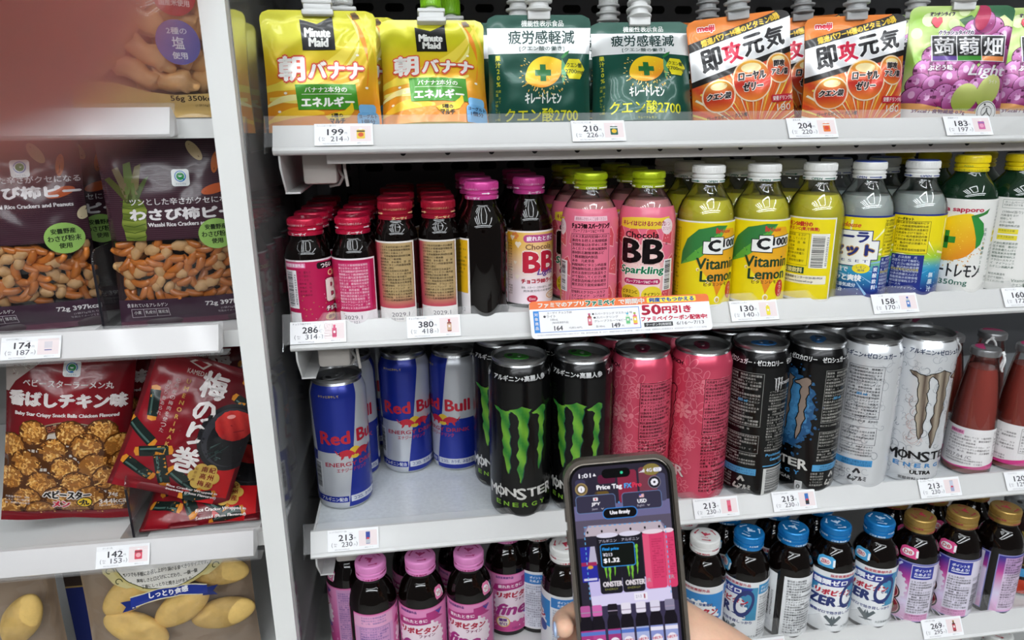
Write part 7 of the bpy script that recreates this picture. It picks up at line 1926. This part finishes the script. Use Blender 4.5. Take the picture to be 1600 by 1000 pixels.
# bright scan area
a.poly([(-27, yy(41)), (-24, yy(39.5)), (25, yy(40.5)), (27.5, yy(43)), (28.5, yy(92)), (-26, yy(92))], '7e7898', 0.8)
a.poly([(-26.5, yy(44.5)), (-24, yy(39.8)), (25, yy(40.8)), (27.3, yy(46)), (27.3, yy(47)), (-26.5, yy(47))], 'bdb0bc', 0.9)
for k in range(6): a.ell(-25 + k * 9.8, yy(44.2), 0.7, 1.0, '16121a', 1.2, n=10)
a.rect(-26.8, yy(78), 27.8, yy(47), '2a2634', 0.95)
a.poly([(-27, yy(76)), (28.5, yy(78)), (28.8, yy(95)), (-26, yy(95))], 'c6bcea', 1.0); a.poly([(-26.5, yy(88)), (28.5, yy(86)), (28.8, yy(94.5)), (-26, yy(95))], 'd9d2f2', 1.1)
a.poly([(-31, yy(78)), (-20, yy(78)), (-21, yy(54)), (-31, yy(54))], '2a2e9e', 1.2); a.poly([(-26, yy(66)), (-20, yy(66)), (-21, yy(54)), (-24, yy(54))], 'b8b4cc', 1.3); a.rect(-31, yy(67), -20.5, yy(64.5), 'a02a5a', 1.4); a.ell(-25, yy(68), 2, 1.2, 'd8a03a', 1.5, n=10); a.rect(-30, yy(77), -21, yy(75.5), 'd0cce8', 1.4)
for cx in (-11.8, 3.6):
    a.rect(cx - 7.6, yy(87), cx + 7.6, yy(47), '1c1a24', 1.5, r=2); a.ell(cx, yy(47.2), 7.4, 1.7, 'dcd8ec', 1.7, n=20); a.T('アルギニン', cx, yy(51), 2.2, 'c8c4d8', 1.8, w=12)
    claw(a, cx - 0.5, yy(55), 0.24, '7ac23c', 1.8, 4, ky=0.36); a.rect(cx - 2, yy(80), cx - 0.5, yy(50), '35303c', 1.6)
    a.T('ONSTER', cx + 1, yy(80.5), 3.4, 'dcd4dc', 1.9, w=13, b=0.25); a.T('ENERGY', cx, yy(84), 1.4, '8a8a4a', 1.9, w=9)
for cx, w in ((19.2, 14.4), (30, 7)):
    a.rect(cx - w / 2, yy(86), cx + w / 2, yy(47), 'd8406e', 1.5, r=2); a.ell(cx, yy(47.2), w / 2, 1.6, 'e8d8e4', 1.6, n=18); a.rect(cx - w / 2, yy(85), cx - w / 5, yy(49), 'e2587e', 1.6); a.micro(cx - w * 0.1, yy(80), cx + w / 2 - 0.4, yy(52), 1.2, '9a2048', 1.7, 5)
a.T('ER', 13.5, yy(80), 2.6, 'b8a8b4', 1.9); a.T('ER', 29.5, yy(79), 2.6, 'b8a8b4', 1.9)
a.rect(3, yy(93), 12, yy(88), 'eeeaf8', 1.6); a.T('213', 6, yy(90.4), 2, '8a86a0', 1.7); a.rect(9.5, yy(92), 10.5, yy(89), 'a04a5a', 1.7)
# lower bottles
a.rect(-SW / 2 + 0.1, yy(131), SW / 2 - 0.1, yy(95), '3a3450', 0.85)
for (x, c, lb) in ((-31, 'b85a9a', 'a83a80'), (-23, 'd06ab0', 'b84a90'), (-12.5, '1c1822', 'a03a7a'), (-3.3, 'e6e0f0', 'b8b4d8'), (6.8, 'e6e0f0', 'a8b4e0'), (16.5, 'dcd8ec', '8a94d0'), (26.5, '8a86a0', '98a4d8')):
    a.poly([(x - 2.4, yy(100)), (x + 2.4, yy(100)), (x + 4.4, yy(106)), (x + 4.4, yy(131)), (x - 4.4, yy(131)), (x - 4.4, yy(106))], '16121c', 1.2); a.rect(x - 3.3, yy(101.5), x + 3.3, yy(94), c, 1.4, r=1); a.rect(x - 3.3, yy(99), x + 3.3, yy(98.4), 'a090a8', 1.5); a.rect(x - 4.3, yy(130), x + 4.3, yy(111), lb, 1.4)
    a.rect(x - 4.3, yy(114.5), x + 4.3, yy(112), 'e8e4f4' if lb > 'b9' or lb < '9a' else '5a78c8', 1.5); a.ell(x, yy(121), 3.6, 4.2, 'ece6f2', 1.5, n=16); a.T('リポビタン', x, yy(119.5), 1.9, 'c02a50', 1.7, w=6.8, b=0.12, rot=6); a.rect(x - 2.6, yy(124.6), x + 2.6, yy(122.6), '4a4a9a', 1.7)
# dashed frame
for k in range(16): a.rect(-27.2 + k * 3.4, yy(40.8) , -27.2 + k * 3.4 + 1.7, yy(40.2), '62a8e0', 2)
for k in range(14): a.rect(-27.4, yy(44 + k * 3.4 + 1.7), -26.8, yy(44 + k * 3.4), '62a8e0', 2); a.rect(27.9, yy(44 + k * 3.4 + 1.7), 28.5, yy(44 + k * 3.4), '62a8e0', 2)
# app chrome
a.T('1:01', -23.5, yy(5.6), 2.8, 'f0eef8', 3, w=8, b=0.15); a.T('▲', -17, yy(5.4), 2.0, 'f0eef8', 3)
a.poly(rrect(-12, yy(8.6), 7.5, yy(2.2), 3.1), '030305', 3); a.ell(1.6, yy(5.4), 0.95, 0.95, '3fd6a0', 3.5, n=14)
for k in range(4): a.rect(13.6 + k * 1.0, yy(6.6), 14.3 + k * 1.0, yy(6.2 - k * 0.6), 'f0eef8', 3)
a.T('4G', 20.4, yy(5.4), 2.4, 'e4e0f0', 3, b=0.1); a.rect(23.2, yy(6.8), 29, yy(4.0), 'e8e6f2', 3, r=1.2); a.T('52', 26, yy(5.4), 1.9, '9a96b0', 3.4)
a.T('Price Tag', -7.5, yy(14.8), 3.9, 'f6f4fc', 3, w=17, b=0.2); a.T('FX', 5.2, yy(14.6), 3.1, '3aa8f0', 3, w=4.8, b=0.2); a.T('Pro', 11.4, yy(14.4), 3.1, 'e23a58', 3, w=6, b=0.2)
a.ell(-26.6, yy(14.6), 4.3, 4.3, '9a8458', 3, n=26); a.ell(-26.6, yy(14.6), 3.4, 3.4, '6a5a3c', 3.2, n=26); a.ell(-26.6, yy(14.6), 2.3, 2.3, 'f4f2fa', 3.4, n=20); a.T('i', -26.6, yy(14.6), 2.2, '6a6478', 3.7, b=0.15)
a.ell(23.4, yy(13.8), 4.4, 4.4, '7c7888', 3, n=26); a.ell(23.4, yy(13.8), 3.9, 3.9, '24222c', 3.2, n=26); gearring(a, 23.4, yy(13.8), 2.6, 'f0eef8', 3.4, 8); a.ell(23.4, yy(13.8), 0.9, 0.9, '24222c', 3.7, n=12)
for (x, y, c1, t1, t2) in ((-17.6, 25.2, 'd83a4a', 'JPY', 'Japan'), (13.9, 25.4, '4a5ab8', 'USD', 'English')):
    a.poly(rrect(x - 13.6, yy(y + 6.1), x + 13.6, yy(y - 6.1), 2.4), '6a84b4', 3); a.poly(rrect(x - 13.25, yy(y + 5.75), x + 13.25, yy(y - 5.75), 2.1), '37344a', 3.3)
    a.rect(x - 1.6, yy(y - 2.0), x + 1.6, yy(y - 4.2), 'f0eef6', 3.6)
    if t1 == 'JPY': a.ell(x, yy(y - 3.1), 0.7, 0.7, c1, 3.8, n=12)
    else:
        for k in range(3): a.rect(x - 1.6, yy(y - 2.2 - 0.75 * k), x + 1.6, yy(y - 2.55 - 0.75 * k), 'd83a4a', 3.8)
        a.rect(x - 1.6, yy(y - 3.2), x - 0.2, yy(y - 4.2), c1, 3.9)
    a.T(t1, x, yy(y + 0.4), 2.5, 'f4f2fa', 3.6, w=6, b=0.15); a.T(t2, x - 1, yy(y + 3.6), 1.7, 'b8b4c8', 3.6); a.line([(x + 3.4, yy(y + 3.2)), (x + 4.2, yy(y + 4)), (x + 5, yy(y + 3.2))], 0.35, 'd0ccd8', 3.6)
a.ell(-1.8, yy(25.5), 0.7, 0.7, '4a9ae0', 3.6, n=10)
a.poly(rrect(-13.6, yy(36.4), 10.2, yy(28.8), 3.6), '3a8ae0', 4); a.poly(rrect(-13.1, yy(35.9), 9.7, yy(29.3), 3.2), '08080c', 4.4); a.T('Use firmly', -1.7, yy(32.4), 3.2, 'f6f4fc', 4.8, w=13.5, b=0.18)
a.poly(rrect(-17.4, yy(69), 6.2, yy(53), 1.8), '3a92e0', 4); a.poly(rrect(-16.9, yy(68.5), 5.7, yy(53.5), 1.4), '0c120e', 4.4)
a.T('Final price', -10.3, yy(56.8), 2.4, '2e9cf0', 4.8, w=11, b=0.12); a.T('¥213', -12.6, yy(60.4), 2.2, 'dcd8e4', 4.8, w=6.2, b=0.1); a.T('$1.32', -10.2, yy(64.6), 3.2, 'f8f6fc', 4.8, w=10.6, b=0.25)
part('lit_display', a.build(SCRN, on_flat(0.0038), eps=0.00001), cg, label='lit display with scanning app')

SKIN = mat('skin', 'e2b79c', 0.45, sss=0.35, bump=0.12, bscale=300, var=0.06)
def blob(chains, voxel, name, parent, m, smooth=8):
    """limbs as tapering tubes fused into one continuous surface"""
    pcs = []
    for ch in chains:
        P = [Vector(c[:3]) for c in ch]; R = [c[3] for c in ch]
        # finer spline through the joints, rounded ends
        pts, rad = [], []
        n = len(P)
        for i in range(n - 1):
            p0, p1, p2, p3 = P[max(i - 1, 0)], P[i], P[i + 1], P[min(i + 2, n - 1)]
            for k in range(6):
                t = k / 6
                pts.append(0.5 * ((2 * p1) + (p2 - p0) * t + (2 * p0 - 5 * p1 + 4 * p2 - p3) * t * t + (3 * p1 - p0 - 3 * p2 + p3) * t ** 3)); rad.append(R[i] + (R[i + 1] - R[i]) * t)
        pts.append(P[-1]); rad.append(R[-1])
        d = (pts[-1] - pts[-2]).normalized(); e = (pts[1] - pts[0]).normalized()
        A, B = [], []
        for k in range(1, 6):
            q = math.sin(PI / 2 * k / 5); A.append((pts[-1] + d * rad[-1] * q, max(0.0002, rad[-1] * math.cos(PI / 2 * k / 5)))); B.append((pts[0] - e * rad[0] * q, max(0.0002, rad[0] * math.cos(PI / 2 * k / 5))))
        full = [b for b in B[::-1]] + list(zip(pts, rad)) + A
        pcs.append(tube([f[0] for f in full], [f[1] for f in full], m, 16))
    o = part(name, pcs, parent, sharp=None)
    r = o.modifiers.new('fuse', 'REMESH'); r.mode = 'VOXEL'; r.voxel_size = voxel; r.use_smooth_shade = True
    s = o.modifiers.new('soften', 'SMOOTH'); s.iterations = smooth; s.factor = 0.6
    return o
MM = lambda *c: tuple(q / 1000 for q in c)
per = thing('person', 'person whose right hand with pale blue nails holds the phone, forearm at bottom right', 'person')
per.matrix_world = MP
chains = [[MM(8, 28, -62, 21), MM(28, 27, -62, 23), MM(52, 25, -70, 22.5), MM(84, 22, -93, 22), MM(140, 16, -136, 27), MM(225, 4, -200, 34)],
          [MM(6, 26, -44, 15), MM(30, 28, -52, 19), MM(60, 26, -74, 20)], [MM(6, 28, -84, 15), MM(34, 30, -84, 18), MM(70, 26, -98, 18)],
          [MM(8, 27, -40, 10), MM(-26, 24, -37, 8.8), MM(-45, 12.5, -38, 7.8), MM(-46.5, -2.5, -37, 7.0)],
          [MM(6, 29, -57, 10.5), MM(-29, 25, -57, 9.2), MM(-46, 13, -58, 8.2), MM(-47, -3.5, -57, 7.3)],
          [MM(8, 29, -74, 10), MM(-27, 25, -76, 8.8), MM(-45, 13, -77, 7.8), MM(-46, -3, -76, 7.0)],
          [MM(12, 27, -90, 9), MM(-18, 24, -94, 7.6), MM(-43, 13, -95, 6.8), MM(-45.5, 0, -94, 6.2)],
          [MM(40, 26, -64, 15), MM(32, 24, -40, 11.5), MM(22, 18, -20, 9.6), MM(13, 15.5, 4, 8.2)]]
hand = blob(chains, 0.0014, 'hand', per, SKIN)
NAIL = mat('pale_blue_nail', 'a9c4ea', 0.15, coat=0.8)
for (x, y, z, s) in ((-46.5, -2.5, -37, 7.0), (-47, -3.5, -57, 7.3), (-46, -3, -76, 7.0), (-45.5, 0, -94, 6.2)):
    nail = ellipsoid(0.0016, 0.0064 * s / 7, 0.0052 * s / 7, NAIL, 18, 10)
    part('fingernail', nail.at((x - s + 0.7) / 1000, (y - 2.6) / 1000, (z + 0.3) / 1000), hand, label='pale blue fingernail')

# ---- photographer's own finger close to the lens, and an unseen camera phone added to shade it
MC = Matrix(((CR.x, CF.x, CU.x, 0), (CR.y, CF.y, CU.y, 0), (CR.z, CF.z, CU.z, ZC), (0, 0, 0, 1)))
fp = thing('person', 'person holding the camera, one reddish fingertip blurred over the upper left corner', 'person')
fp.matrix_world = MC
fx, fy, fz = -0.01485, 0.0160, 0.00995
blob([[(fx, fy, fz, 0.0070), (fx - 0.010, fy + 0.0005, fz + 0.0075, 0.0078), (fx - 0.024, fy - 0.003, fz + 0.018, 0.0083), (fx - 0.042, fy - 0.016, fz + 0.030, 0.0090), (fx - 0.052, fy - 0.040, fz + 0.034, 0.0095)]], 0.0009, 'finger', fp, mat('finger_skin', 'f0958c', 0.5, sss=0.5))
cp = thing('shading_camera_phone', 'phone taking the picture, held just behind the blurred fingertip', 'phone')
cp.matrix_world = MC
part('phone_body', [slab(152, 76, 14, -11, -3.0, mat('camera_phone_case', '1a1a1c', 0.4), 1.5).at(0.045, 0, -0.02)], cp)
